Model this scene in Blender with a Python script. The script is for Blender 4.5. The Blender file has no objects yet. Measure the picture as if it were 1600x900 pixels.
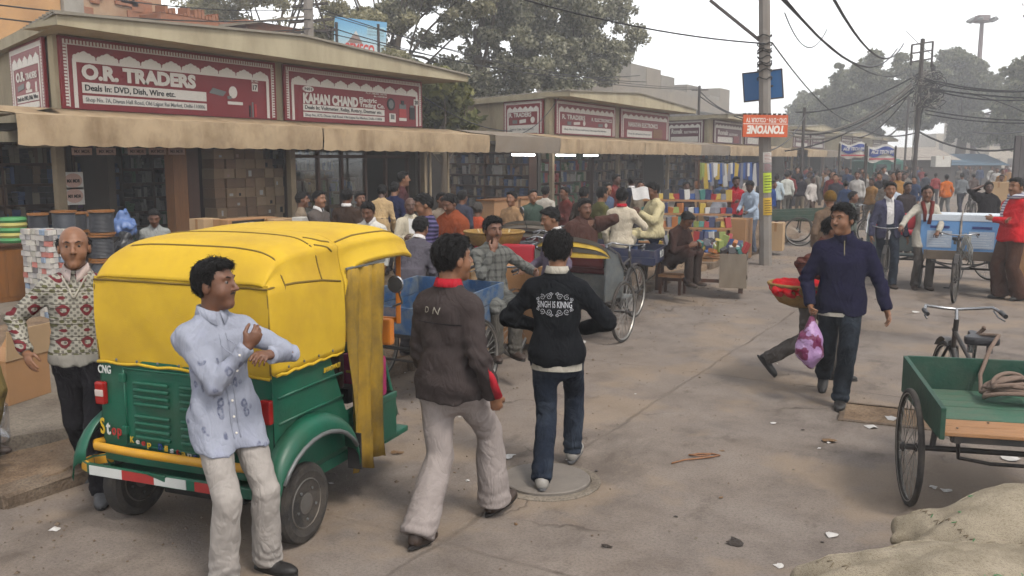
import bpy, bmesh, math, random
import numpy as np
from math import sin, cos, pi, radians, sqrt, atan2
from mathutils import Vector, Matrix
from mathutils.bvhtree import BVHTree

# ------------------------------------------------------------------ camera, sky, sun, exposure
SC = bpy.context.scene
COL = SC.collection
CAM_H, FPX, PITCH, YAW = 2.1, 1400.0, math.atan(200 / 1400), math.atan(800 / 1400)
cam_d = bpy.data.cameras.new('camera'); CAM = bpy.data.objects.new('camera', cam_d); COL.objects.link(CAM)
CAM.location = (0, 0, CAM_H); CAM.rotation_euler = (pi / 2 - PITCH, 0, YAW)
cam_d.sensor_width = 36; cam_d.lens = 36 * FPX / 1600; cam_d.clip_start = 0.05; cam_d.clip_end = 4000
SC.camera = CAM
SUN_EL, SUN_AZ = radians(55), radians(115)      # azimuth measured from +Y towards +X
W = bpy.data.worlds.new('World'); SC.world = W; W.use_nodes = True
nt = W.node_tree; bg = nt.nodes['Background']
sky = nt.nodes.new('ShaderNodeTexSky'); sky.sky_type = 'NISHITA'; sky.sun_disc = False
sky.sun_elevation = SUN_EL; sky.sun_rotation = SUN_AZ; sky.air_density = 1.0; sky.dust_density = 0.8; sky.ozone_density = 1.0; sky.altitude = 200
hs = nt.nodes.new('ShaderNodeHueSaturation'); hs.inputs['Saturation'].default_value = 0.10
nt.links.new(sky.outputs[0], hs.inputs['Color']); nt.links.new(hs.outputs[0], bg.inputs['Color'])
bg.inputs['Strength'].default_value = 0.15
sl = bpy.data.lights.new('sun', 'SUN'); sl.energy = 1.5; sl.angle = radians(14); sl.color = (1, .93, .83)
SUN = bpy.data.objects.new('sun', sl); COL.objects.link(SUN)
SUN.rotation_euler = Vector((sin(SUN_AZ) * cos(SUN_EL), cos(SUN_AZ) * cos(SUN_EL), sin(SUN_EL))).to_track_quat('Z', 'Y').to_euler()
SC.view_settings.view_transform = 'Standard'; SC.view_settings.look = 'None'
SC.view_settings.exposure = 1.25; SC.view_settings.gamma = 1.0; SC.view_settings.use_curve_mapping = False
SC.render.engine = 'CYCLES'
SC.cycles.use_denoising = True; SC.cycles.use_adaptive_sampling = True; SC.cycles.adaptive_threshold = .04; SC.cycles.max_bounces = 4; SC.cycles.diffuse_bounces = 3; SC.cycles.glossy_bounces = 2
SC.cycles.transmission_bounces = 4; SC.cycles.transparent_max_bounces = 12; SC.cycles.volume_bounces = 0
SC.cycles.caustics_reflective = False; SC.cycles.caustics_refractive = False

# ------------------------------------------------------------------ helpers
RND = random.Random(7)
def ray(x, y):
    u, v = (x - 800) / FPX, (450 - y) / FPX
    a, b, c = u, cos(PITCH) + v * sin(PITCH), -sin(PITCH) + v * cos(PITCH)
    return Vector((a * cos(YAW) - b * sin(YAW), a * sin(YAW) + b * cos(YAW), c))
def G(x, y, z=0.0):                 # the place on the level z that stands at this spot of the photograph
    r = ray(x, y); s = (z - CAM_H) / r.z
    return Vector((r.x * s, r.y * s, z))
def onX(x, y, X):                   # the place on the upright plane X = const
    r = ray(x, y); s = X / r.x
    return Vector((X, r.y * s, CAM_H + r.z * s))
def atD(x, y, D):                   # at a distance D ahead of the camera (level)
    r = ray(x, y); b = -r.x * sin(YAW) + r.y * cos(YAW); s = D / b
    return Vector((r.x * s, r.y * s, CAM_H + r.z * s))
def link(o): COL.objects.link(o); return o
def tag(o, label=None, cat=None, group=None, kind=None):
    if label: o['label'] = label
    if cat: o['category'] = cat
    if group: o['group'] = group
    if kind: o['kind'] = kind
    return o
def thing(name, label, cat, loc=(0, 0, 0), rz=0.0, group=None, rot=None):
    o = link(bpy.data.objects.new(name, None)); o.location = loc
    o.rotation_euler = rot if rot is not None else (0, 0, rz); o.empty_display_size = .1
    return tag(o, label, cat, group)
def basis(o, x, y):
    x = Vector(x).normalized(); y = Vector(y); z = x.cross(y).normalized(); y = z.cross(x)
    M = Matrix.Identity(4)
    for i in range(3): M[i][0], M[i][1], M[i][2], M[i][3] = x[i], y[i], z[i], o[i]
    return M
class MB:
    def __init__(s): s.v = []; s.f = []; s.m = []; s.mi = 0; s.T = None
    def add(s, vs, fs):
        b = len(s.v)
        if s.T is not None: vs = [tuple(s.T @ Vector(p)) for p in vs]
        s.v += [tuple(p) for p in vs]; s.f += [tuple(i + b for i in f) for f in fs]; s.m += [s.mi] * len(fs); return s
    def box(s, a, b, M=None):
        (x0, y0, z0), (x1, y1, z1) = a, b
        vs = [(x0, y0, z0), (x1, y0, z0), (x1, y1, z0), (x0, y1, z0), (x0, y0, z1), (x1, y0, z1), (x1, y1, z1), (x0, y1, z1)]
        if M is not None: vs = [tuple(M @ Vector(p)) for p in vs]
        return s.add(vs, [(0, 3, 2, 1), (4, 5, 6, 7), (0, 1, 5, 4), (1, 2, 6, 5), (2, 3, 7, 6), (3, 0, 4, 7)])
    def bar(s, p, q, w, h, up=(0, 0, 1)):       # box section beam from p to q
        p, q = Vector(p), Vector(q); d = (q - p); L = d.length; d.normalize(); u = Vector(up)
        if abs(d.dot(u)) > .98: u = Vector((1, 0, 0))
        x = d.cross(u).normalized(); z = x.cross(d)
        M = Matrix((( x.x, d.x, z.x, p.x), (x.y, d.y, z.y, p.y), (x.z, d.z, z.z, p.z), (0, 0, 0, 1)))
        return s.box((-w / 2, 0, -h / 2), (w / 2, L, h / 2), M)
    def tube(s, pts, r, n=8, cap=True, closed=False):
        pts = [Vector(p) for p in pts]; N = len(pts); rs = r if isinstance(r, (list, tuple)) else [r] * N
        ref = None; vs = []; fs = []
        for i, p in enumerate(pts):
            if closed: d = pts[(i + 1) % N] - pts[i - 1]
            else: d = pts[min(i + 1, N - 1)] - pts[max(i - 1, 0)]
            if d.length < 1e-9: d = Vector((0, 0, 1))
            d.normalize()
            if ref is None: ref = Vector((0, 0, 1)) if abs(d.z) < .9 else Vector((1, 0, 0))
            x = ref - d * ref.dot(d)
            if x.length < 1e-6: x = d.orthogonal()
            x.normalize(); ref = x; y = d.cross(x)
            for k in range(n):
                a = 2 * pi * k / n; vs.append(p + x * (cos(a) * rs[i]) + y * (sin(a) * rs[i]))
        for i in range(N if closed else N - 1):
            j = (i + 1) % N
            for k in range(n):
                l = (k + 1) % n; fs.append((i * n + k, i * n + l, j * n + l, j * n + k))
        if cap and not closed: fs += [tuple(reversed(range(n))), tuple(range((N - 1) * n, N * n))]
        return s.add(vs, fs)
    def lathe(s, prof, n=16, M=None, cap=True):   # prof: (radius, z)
        vs = []; fs = []; K = len(prof)
        for r, z in prof:
            for k in range(n):
                a = 2 * pi * k / n; vs.append((r * cos(a), r * sin(a), z))
        for i in range(K - 1):
            for k in range(n):
                l = (k + 1) % n; fs.append((i * n + k, i * n + l, (i + 1) * n + l, (i + 1) * n + k))
        if cap: fs += [tuple(reversed(range(n))), tuple(range((K - 1) * n, K * n))]
        if M is not None: vs = [tuple(M @ Vector(p)) for p in vs]
        return s.add(vs, fs)
    def grid(s, rows, closed=False):              # rows of points -> quads
        n = len(rows[0]); vs = [p for r in rows for p in r]; fs = []
        for i in range(len(rows) - 1):
            for k in range(n if closed else n - 1):
                l = (k + 1) % n; fs.append((i * n + k, i * n + l, (i + 1) * n + l, (i + 1) * n + k))
        return s.add(vs, fs)
    def prism(s, poly, z0, z1, M=None):           # polygon in xy, extruded in z
        n = len(poly); vs = [(x, y, z0) for x, y in poly] + [(x, y, z1) for x, y in poly]
        if M is not None: vs = [tuple(M @ Vector(p)) for p in vs]
        return s.add(vs, [tuple(reversed(range(n))), tuple(range(n, 2 * n))] + [(i, (i + 1) % n, n + (i + 1) % n, n + i) for i in range(n)])
    def mesh(s, name, mats, smooth=False, bevel=0):
        me = bpy.data.meshes.new(name); me.from_pydata(s.v, [], s.f)
        for m in (mats if isinstance(mats, (list, tuple)) else [mats]): me.materials.append(m)
        if max(s.m or [0]): me.polygons.foreach_set('material_index', s.m)
        if bevel:
            bm = bmesh.new(); bm.from_mesh(me); bmesh.ops.remove_doubles(bm, verts=bm.verts, dist=1e-5)
            ed = [e for e in bm.edges if len(e.link_faces) == 2 and e.calc_face_angle() > .5]
            bmesh.ops.bevel(bm, geom=ed, offset=bevel, segments=2, profile=.6, affect='EDGES', clamp_overlap=True); bm.to_mesh(me); bm.free()
        if smooth: shade(me, smooth if isinstance(smooth, float) else None)
        me.update(); return me
    def build(s, name, mats, parent=None, smooth=False, bevel=0, loc=None, rot=None):
        return obj(name, s.mesh(name, mats, smooth, bevel), parent, loc, rot)
def shade(me, ang=None):
    me.polygons.foreach_set('use_smooth', [True] * len(me.polygons))
    if ang: me.set_sharp_from_angle(angle=ang)
def obj(name, me, parent=None, loc=None, rot=None):
    o = link(bpy.data.objects.new(name, me))
    if parent is not None: o.parent = parent
    if loc is not None: o.location = loc
    if rot is not None: o.rotation_euler = rot
    return o
def copy_tree(o, parent=None):
    c = link(o.copy()); c.parent = parent
    for ch in list(o.children): copy_tree(ch, c)
    return c
_txt = {}
def text_mesh(body, bold=0.0):
    k = (body, bold)
    if k not in _txt:
        cu = bpy.data.curves.new('lettering', 'FONT'); cu.body = body; cu.size = 1; cu.offset = bold; cu.resolution_u = 3; cu.extrude = .004
        o = bpy.data.objects.new('t', cu); me = bpy.data.meshes.new_from_object(o); bpy.data.objects.remove(o)
        _txt[k] = me
    return _txt[k]
def lettering(body, M, h, width=None, mat=None, parent=None, bold=0.02, slant=0, flip=False, center=False, name='lettering'):
    # capital height h, optional total width; M maps the sign plane (x right, y up, z out)
    src = text_mesh(body, bold); me = src.copy(); n = len(me.vertices)
    if n == 0: return None
    co = np.empty(n * 3); me.vertices.foreach_get('co', co); co = co.reshape(-1, 3)
    co[:, 0] -= co[:, 0].min(); w = co[:, 0].max(); s = h / .70; sx = (width / w) if width else s
    co[:, 0] = co[:, 0] * sx + co[:, 1] * s * slant; co[:, 1] *= s; co[:, 2] = co[:, 2] * .5 + .003
    if center: co[:, 0] -= co[:, 0].max() / 2
    if flip: co[:, 0] = co[:, 0].max() - co[:, 0]; co[:, 1] = h - co[:, 1]
    me.vertices.foreach_set('co', co.ravel()); me.transform(M); me.materials.clear(); me.materials.append(mat); me.update()
    return obj(name, me, parent)

# ------------------------------------------------------------------ materials
_M = {}
def L(c):                                            # sRGB 0..255 -> linear rgba
    f = lambda u: u / 12.92 if u <= .04045 else ((u + .055) / 1.055) ** 2.4
    return tuple(f(x / 255) * .64 for x in c) + (1,)     # seen colour -> surface colour under this exposure
class N:
    def __init__(s, name):
        s.mat = bpy.data.materials.new(name); s.mat.use_nodes = True; s.t = s.mat.node_tree; s.b = s.t.nodes['Principled BSDF']
        s.co = None
    def new(s, t, **kw):
        n = s.t.nodes.new(t)
        for k, v in kw.items():
            if k in n.inputs: n.inputs[k].default_value = v
            else: setattr(n, k, v)
        return n
    def lk(s, a, b): s.t.links.new(a, b)
    def coord(s):
        if s.co is None: s.co = s.new('ShaderNodeTexCoord').outputs['Object']
        return s.co
    def mapped(s, scale=(1, 1, 1), rot=(0, 0, 0), loc=(0, 0, 0)):
        m = s.new('ShaderNodeMapping'); m.inputs['Scale'].default_value = scale; m.inputs['Rotation'].default_value = rot; m.inputs['Location'].default_value = loc
        s.lk(s.coord(), m.inputs['Vector']); return m.outputs[0]
    def noise(s, scale, detail=4, rough=.55, vec=None, dist=0):
        n = s.new('ShaderNodeTexNoise'); n.inputs['Scale'].default_value = scale; n.inputs['Detail'].default_value = detail
        n.inputs['Roughness'].default_value = rough; n.inputs['Distortion'].default_value = dist
        s.lk(vec if vec is not None else s.coord(), n.inputs['Vector']); return n.outputs['Fac']
    def ramp(s, fac, stops):
        r = s.new('ShaderNodeValToRGB'); e = r.color_ramp.elements
        while len(e) < len(stops): e.new(.5)
        for i, (p, c) in enumerate(stops):
            e[i].position = p; e[i].color = c if len(c) == 4 else tuple(c) + (1,)
        s.lk(fac, r.inputs[0]); return r.outputs[0]
    def mix(s, fac, a, b, mode='MIX'):
        m = s.new('ShaderNodeMix', data_type='RGBA', blend_type=mode)
        for k, v in ((0, fac), (6, a), (7, b)):
            if hasattr(v, 'links') or isinstance(v, bpy.types.NodeSocket): s.lk(v, m.inputs[k])
            else: m.inputs[k].default_value = v
        return m.outputs[2]
    def math(s, op, a, b=0.0, c=None):
        m = s.new('ShaderNodeMath', operation=op)
        for k, v in enumerate((a, b, c)):
            if v is None: continue
            if isinstance(v, bpy.types.NodeSocket): s.lk(v, m.inputs[k])
            else: m.inputs[k].default_value = v
        return m.outputs[0]
    def bump(s, h, strength=.3, dist=.01):
        b = s.new('ShaderNodeBump'); b.inputs['Strength'].default_value = strength; b.inputs['Distance'].default_value = dist
        s.lk(h, b.inputs['Height']); s.lk(b.outputs[0], s.b.inputs['Normal'])
    def out(s, col=None, rough=None, metal=None, spec=None):
        for k, v in (('Base Color', col), ('Roughness', rough), ('Metallic', metal), ('Specular IOR Level', spec)):
            if v is None: continue
            if isinstance(v, bpy.types.NodeSocket): s.lk(v, s.b.inputs[k])
            else: s.b.inputs[k].default_value = v
        return s.mat
def sc_(c, k): return tuple(min(1, x * k) for x in c[:3]) + (1,)
def mk(name, rgb, rough=.75, var=.25, vs=3.0, bump=.15, bs=40.0, metal=0.0, dirt=0.0, dcol=(120, 100, 80), grain=None, spec=.35, streak=None):
    """plain weathered surface: base colour with blotches, fine relief and optional dust"""
    if name in _M: return _M[name]
    n = N(name); c = L(rgb)
    vec = n.mapped(grain) if grain else None
    a = n.noise(vs, 4, .65, vec)
    col = n.ramp(a, [(.25, sc_(c, 1 - var)), (.5, c), (.75, sc_(c, 1 + var * .6))])
    if dirt:
        d = n.noise(vs * .7, 5, .7, n.mapped(streak) if streak else None)
        col = n.mix(n.ramp(d, [(.42, (0, 0, 0, 1)), (.7, (dirt, dirt, dirt, 1))]), col, L(dcol))
    if bump: n.bump(n.noise(bs, 2, .6, vec), bump, .01)
    _M[name] = n.out(col, rough, metal, spec); return n.mat
def cloth(name, rgb, var=.18, weave=900, rough=.9, extra=None, fold=.5):
    if name in _M: return _M[name]
    n = N(name); c = L(rgb)
    col = n.ramp(n.noise(9, 3, .6), [(.3, sc_(c, 1 - var)), (.7, sc_(c, 1 + var * .7))])
    if extra: col = extra(n, col)
    w = n.noise(weave, 1, .5)
    f = n.noise(14, 2, .5, n.mapped((1, 1, .55)), 1.2)
    g = n.math('ABSOLUTE', n.math('SUBTRACT', n.noise(7, 2, .5, n.mapped((1, 1, .6)), 1.8), .5))
    n.bump(n.math('ADD', n.math('MULTIPLY', w, .05), n.math('ADD', n.math('MULTIPLY', f, .7), n.math('MULTIPLY', g, 2.2))), fold, .03)
    _M[name] = n.out(col, rough, 0, .06); return n.mat
# ------------------------------------------------------------------ ground
KX = -5.35                                           # the kerb line; the road lies at X > KX
FX = -12.6                                           # the plane of the shop fronts
def mat_road():
    n = N('dusty_road')
    big = n.noise(.45, 6, .65); mid = n.noise(2.2, 6, .68); fine = n.noise(60, 3, .7); grit = n.noise(190, 2, .7)
    col = n.ramp(mid, [(.28, L((106, 97, 91))), (.5, L((134, 124, 117))), (.74, L((150, 140, 132)))])
    col = n.mix(n.ramp(big, [(.42, (0, 0, 0, 1)), (.66, (.45, .45, .45, 1))]), col, L((146, 130, 115)))
    st = n.ramp(n.noise(.9, 7, .7, n.mapped((1, .35, 1))), [(.54, (0, 0, 0, 1)), (.66, (.6, .6, .6, 1))])
    col = n.mix(st, col, L((86, 77, 71)))
    col = n.mix(n.ramp(fine, [(.36, (.4, .4, .4, 1)), (.55, (0, 0, 0, 1))]), col, L((88, 78, 70)))
    col = n.mix(n.ramp(grit, [(.62, (0, 0, 0, 1)), (.70, (.4, .4, .4, 1))]), col, L((184, 172, 158)))
    col = n.mix(n.ramp(n.noise(2.6, 5, .7, n.mapped((1, .6, 1), (0, 0, .4), (7, 3, 0))), [(.58, (0, 0, 0, 1)), (.68, (.45,) * 3 + (1,))]), col, L((82, 72, 64)))
    col = n.mix(n.ramp(n.noise(.8, 4, .6, n.mapped((1, 1, 1), (0, 0, 0), (31, 17, 0))), [(.52, (0, 0, 0, 1)), (.6, (.4,) * 3 + (1,))]), col, L((158, 138, 116)))
    sep = n.new('ShaderNodeSeparateXYZ'); wob = n.mapped()
    nz = n.noise(1.4, 5, .6); n.lk(n.coord(), sep.inputs[0])
    wx = n.math('ADD', sep.outputs[0], n.math('MULTIPLY', n.math('SUBTRACT', nz, .5), .12))
    wy = n.math('ADD', sep.outputs[1], n.math('MULTIPLY', n.math('SUBTRACT', nz, .5), .12))
    def line(v, period, off):
        a = n.math('ABSOLUTE', n.math('SUBTRACT', n.math('FLOORED_MODULO', n.math('ADD', v, off + period / 2), period), period / 2))
        return n.ramp(a, [(.006, (1, 1, 1, 1)), (.022, (0, 0, 0, 1))])
    j = n.math('MAXIMUM', line(wx, 3.6, 2.7), line(wy, 4.6, -8.5))
    vo = n.new('ShaderNodeTexVoronoi', feature='DISTANCE_TO_EDGE'); vo.inputs['Scale'].default_value = .34
    wv = n.new('ShaderNodeVectorMath', operation='ADD'); nn = n.new('ShaderNodeTexNoise'); nn.inputs['Scale'].default_value = 2.2; nn.inputs['Detail'].default_value = 4
    n.lk(n.coord(), nn.inputs['Vector']); n.lk(n.coord(), wv.inputs[0]); n.lk(nn.outputs['Color'], wv.inputs[1]); n.lk(wv.outputs[0], vo.inputs['Vector'])
    cr = n.math('MULTIPLY', n.ramp(vo.outputs['Distance'], [(.002, (1, 1, 1, 1)), (.009, (0, 0, 0, 1))]), n.ramp(n.noise(.5, 3), [(.54, (0, 0, 0, 1)), (.6, (1, 1, 1, 1))]))
    cr = n.math('MAXIMUM', n.math('MULTIPLY', j, n.ramp(n.noise(1.1, 4), [(.38, (.15, .15, .15, 1)), (.6, (.8, .8, .8, 1))])), cr)
    col = n.mix(n.math('MULTIPLY', cr, .55), col, L((66, 57, 50)))
    n.bump(n.math('SUBTRACT', n.math('ADD', n.math('MULTIPLY', fine, .5), n.math('ADD', n.math('MULTIPLY', mid, 1.0), n.math('MULTIPLY', grit, .25))), n.math('MULTIPLY', cr, 1.2)), .55, .012)
    return n.out(col, n.ramp(mid, [(.3, (.7,) * 3 + (1,)), (.7, (.9,) * 3 + (1,))]), 0, .08)
def mat_dirt(name, c0, c1, c2, sc=3.0):
    n = N(name); a = n.noise(sc, 5, .68); f = n.noise(60, 3, .7); g = n.noise(26, 2, .65)
    col = n.ramp(a, [(.3, L(c0)), (.5, L(c1)), (.72, L(c2))])
    col = n.mix(n.ramp(f, [(.36, (.5,) * 3 + (1,)), (.56, (0, 0, 0, 1))]), col, L(tuple(int(x * .66) for x in c0)))
    n.bump(n.math('ADD', n.math('MULTIPLY', f, .4), n.math('ADD', n.math('MULTIPLY', g, .6), a)), .7, .02)
    return n.out(col, .95, 0, .08)
M_ROAD = mat_road()
M_DIRT = mat_dirt('trodden_dirt', (108, 89, 72), (141, 119, 98), (160, 140, 118))
M_SLAB = mat_dirt('worn_concrete', (108, 98, 88), (136, 126, 114), (154, 144, 131), 1.6)
M_KERB = mat_dirt('old_kerb_stone', (96, 82, 70), (124, 108, 93), (142, 127, 112), 4)
def wob(x, y, s=1.0):
    return (sin(x * 1.7 + y * .9) + sin(x * -.8 + y * 2.3 + 1) + .6 * sin(x * 4.1 + y * 3.2 + 2) + .4 * sin(x * 9.3 - y * 7.1)) * s / 3
g = MB(); g.add([(-300, -60, 0), (300, -60, 0), (300, 420, 0), (-300, 420, 0)], [(0, 1, 2, 3)])
tag(g.build('road', M_ROAD), kind='structure')
# trodden verge between the road and the shops, with a broken edge
def sheet(name, x0, x1, y0, y1, nx, ny, zf, edge, mat, kind='structure'):
    rows = []
    for j in range(ny + 1):
        y = y0 + (y1 - y0) * j / ny; r = []
        for i in range(nx + 1):
            u = i / nx; x = x0 + (x1 - x0) * u
            if i == nx: x += edge(y)
            r.append((x, y, zf(x, y)))
        x, yy, z = r[-1]; r.append((x + .015, yy, z - .05)); r.append((x + .03 + .02 * sin(yy * 7), yy, -.03)); rows.append(r)
    return tag(MB().grid([list(r) for r in rows]).build(name, mat, smooth=.8), kind=kind)
sheet('verge', -10.9, KX, -3, 30, 22, 150, lambda x, y: .105 + wob(x * 1.3, y * 1.3, .028) + .02 * sin(y * 5 + x * 3), lambda y: .10 * wob(3, y * 1.9) + .05 * sin(y * 6.1), M_DIRT)
sheet('verge', -10.9, KX + .1, 30, 120, 6, 60, lambda x, y: .10 + wob(x, y, .03), lambda y: .2 * wob(3, y), M_DIRT)
sheet('pavement', -8.3, KX - .62, -3, 7.9, 12, 40, lambda x, y: .185 + wob(x * .5, y * .5, .008), lambda y: .12 * wob(1, y * 2.2) + .05 * sin(y * 9) + .04 * sin(y * 17 + 1), M_SLAB)
m = MB()                                              # joints of the slabs are gaps: darker thin strips are avoided, slabs are pieces
kerb = tag(bpy.data.objects.new('kerb', None), kind='structure'); link(kerb)
kr = random.Random(3); y = -2.2
while y < 20:
    l = kr.uniform(.75, 1.1); b = MB(); h = kr.uniform(.10, .135); x = KX + .03 + kr.uniform(-.02, .02) + (.0 if y < 9 else kr.uniform(-.05, .05))
    b.box((-.09, 0, -.06), (.09, l - .03, h)); me = b.mesh('kerb_stone', M_KERB, bevel=.022)
    for v in me.vertices:
        v.co.x += kr.uniform(-.012, .012); v.co.z += kr.uniform(-.012, .006)
    if not (9.5 < y < 12.4 or 15 < y < 16.5): obj('kerb_stone', me, kerb, (x, y, 0), (kr.uniform(-.02, .02), kr.uniform(-.06, .04), kr.uniform(-.03, .03)))
    y += l
# cement floor in front of the shops
pl = MB(); pl.box((-30, -6, -.05), (-10.8, 100, .24)); tag(pl.build('shop_plinth', M_SLAB, bevel=.02), kind='structure')
# tiled paving at the right edge
tp = link(bpy.data.objects.new('paving', None)); tag(tp, kind='structure')
t0 = G(1545, 500); tm = mk('paver', (146, 133, 122), .9, .2, 6, .4, 60); tme = MB().box((0, 0, -.02), (.245, .245, .03)).mesh('paver', tm, bevel=.008)
for i in range(6):
    for j in range(12):
        if t0.y - 1.6 + j * .255 < 12.2: obj('paver', tme, tp, (.45 + i * .255, t0.y - 1.6 + j * .255, kr.uniform(-.012, .006)))

# manholes
p = G(853, 752); mh = thing('manhole_cover', 'round concrete manhole cover the black jacket man steps on', 'manhole', p)
M_CAST = mk('manhole_concrete', (124, 116, 108), .7, .25, 7, .4, 90)
MB().lathe([(.36, -.02), (.36, .006), (.345, .012), (.30, .012), (.298, .004)], 48).build('collar', M_SLAB, mh, smooth=.6)
MB().lathe([(.292, -.02), (.292, .024), (.284, .03), (.1, .032), (.0, .032)], 48, cap=False).build('cover', M_CAST, mh, smooth=.6)
p = G(1385, 650); mh = thing('manhole_cover', 'square sunken manhole frame filled with dirt beside the green cart', 'manhole', (p.x, p.y, 0), radians(6))
b = MB()
for a, c in (((-.36, -.3, -.03), (.36, -.26, .012)), ((-.36, .26, -.03), (.36, .3, .012)), ((-.36, -.26, -.03), (-.32, .26, .012)), ((.32, -.26, -.03), (.36, .26, .012))): b.box(a, c)
b.build('frame', M_KERB, mh, bevel=.006); MB().box((-.32, -.26, -.03), (.32, .26, .005)).build('cover', M_DIRT, mh)

# ------------------------------------------------------------------ shop buildings
M_WALL = mk('cream_distemper', (176, 162, 132), .85, .14, 1.2, .12, 30, dirt=.7, dcol=(116, 100, 78), streak=(2.2, 2.2, .5))
M_FASC = mk('fascia_plaster', (180, 168, 140), .85, .12, .9, .1, 25, dirt=.6, dcol=(126, 112, 88), streak=(2.5, 2.5, .8))
M_ROOF = mk('roof_sheet', (140, 132, 118), .8, .2, 2, .2, 20)
M_POST = mk('post_paint', (140, 124, 98), .7, .25, 4, .2, 40, dirt=.4)
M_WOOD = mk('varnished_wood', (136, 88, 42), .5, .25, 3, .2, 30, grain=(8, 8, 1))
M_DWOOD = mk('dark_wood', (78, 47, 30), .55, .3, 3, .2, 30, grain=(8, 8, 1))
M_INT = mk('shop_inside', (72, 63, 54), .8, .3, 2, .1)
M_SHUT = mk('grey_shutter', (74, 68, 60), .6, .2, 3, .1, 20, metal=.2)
M_CANV = mk('tan_canvas', (180, 158, 128), .92, .2, 2.2, .2, 260, dirt=.75, dcol=(128, 104, 78), streak=(1, 1.4, .9), spec=.1)
M_CANV2 = mk('dusty_canvas', (132, 120, 106), .92, .16, 1.6, .2, 260, dirt=.4, dcol=(118, 100, 80))
M_RED = mk('sign_red', (138, 28, 36), .45, .06, 2, 0)
M_RED2 = mk('sign_maroon', (98, 30, 48), .45, .06, 2, 0)
M_WHT = mk('sign_white', (236, 230, 220), .5, .05, 2, 0)
M_BLK = mk('sign_black', (24, 22, 24), .5, .1, 2, 0)
M_GRYP = mk('print_grey', (120, 124, 122), .5, .1, 2, 0)
M_GLASS = None
def glass(name, tint=(.9, .95, .95), a=.12):
    n = N(name); tr = n.new('ShaderNodeBsdfTransparent'); gl = n.new('ShaderNodeBsdfGlossy'); gl.inputs['Roughness'].default_value = .05
    tr.inputs[0].default_value = tint + (1,); mx = n.new('ShaderNodeMixShader'); mx.inputs[0].default_value = a
    n.lk(tr.outputs[0], mx.inputs[1]); n.lk(gl.outputs[0], mx.inputs[2]); n.lk(mx.outputs[0], n.t.nodes['Material Output'].inputs[0]); return n.mat
M_GLASS = glass('clear_glass')
SD = Vector((-.94, .34, 0)); SN = Vector((-.34, -.94, 0))      # side wall: direction to the back, outward normal

def sign_board(M, w, h, label, red, arches, items, group=None, cat='sign'):
    """M: plane with origin bottom-left, x right, y up, z out"""
    t = thing('sign_board', label, cat, M.translation, group=group); t.matrix_world = M
    MB().box((0, 0, -.03), (w, h, .02)).build('panel', red, t, bevel=.004)
    b = MB(); e = h * .05; nd = int(w / (h * .055))                # dentil strip along top and sides
    for i in range(nd):
        x = e + (w - 2 * e) * i / nd; b.box((x, h - e * 1.9, .02), (x + h * .03, h - e * .8, .026))
    b.box((e, h - e * 2.2, .02), (w - e, h - e * 1.9, .027))
    for sx in (e, w - e - h * .045):
        k = int((h * .86) / (h * .045))
        for i in range(k): b.box((sx, .04 * h + i * h * .045, .02), (sx + h * .045, .04 * h + i * h * .045 + h * .028, .026))
        b.box((sx + (h * .05 if sx == e else -h * .02), .03 * h, .02), (sx + (h * .065 if sx == e else -h * .005), h - 2 * e, .027))
    b.build('border_strip', M_WHT, t)
    ix0, ix1 = e + h * .13, w - e - h * .13; ytop = h * .82; yb = h * .70; aw = (ix1 - ix0) / arches
    for i in range(arches):                                        # row of cusped arches
        x0 = ix0 + i * aw; pts = [(x0 + aw * .02, yb), (x0 + aw * .98, yb)]
        for u, v in ((.97, .35), (.90, .55), (.84, .52), (.74, .78), (.66, .76), (.56, .95), (.5, 1.0), (.44, .95), (.34, .76), (.26, .78), (.16, .52), (.10, .55), (.03, .35)):
            pts.append((x0 + aw * u, yb + (ytop - yb) * v))
        MB().prism(pts, .02, .028).build('arch', M_WHT, t)
    fr = MB(); fr.box((ix0, .02 * h, .02), (ix0 + h * .06, yb, .0275)); fr.box((ix1 - h * .06, .02 * h, .02), (ix1, yb, .0275)); fr.box((ix0, yb - h * .04, .0202), (ix1, yb, .0282))
    fr.build('inner_frame', M_WHT, t)
    for it in items:
        k = it[0]
        if k == 't':                                               # text: body, x, y, height, width, material, bold
            _, s, x, y, hh, ww, mat = it[:7]; lettering(s, Matrix.Translation((x * w, y * h, .029)), hh * h, ww * w, mat, t, it[7] if len(it) > 7 else .03)
        elif k == 'r':                                             # white strip
            _, x0, y0, x1, y1, mat = it; MB().box((x0 * w, y0 * h, .02), (x1 * w, y1 * h, .028)).build('strip', mat, t)
        elif k == 'd':                                             # pictured goods: polygon
            _, pts, mat = it[:3]; z = it[3] if len(it) > 3 else .028; MB().prism([(x * w, y * h) for x, y in pts], .02, z).build('picture', mat, t)
    return t
def ell(cx, cy, rx, ry, n=18): return [(cx + rx * cos(2 * pi * i / n), cy + ry * sin(2 * pi * i / n)) for i in range(n)]
def quad(cx, cy, w, h, sk=0): return [(cx - w, cy - h), (cx + w, cy - h + sk), (cx + w, cy + h + sk), (cx - w, cy + h)]
def fsign(t, z, w, h, *a, **k): return sign_board(basis((FX + .05, t, z), (0, 1, 0), (0, 0, 1)), w, h, *a, **k)

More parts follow.
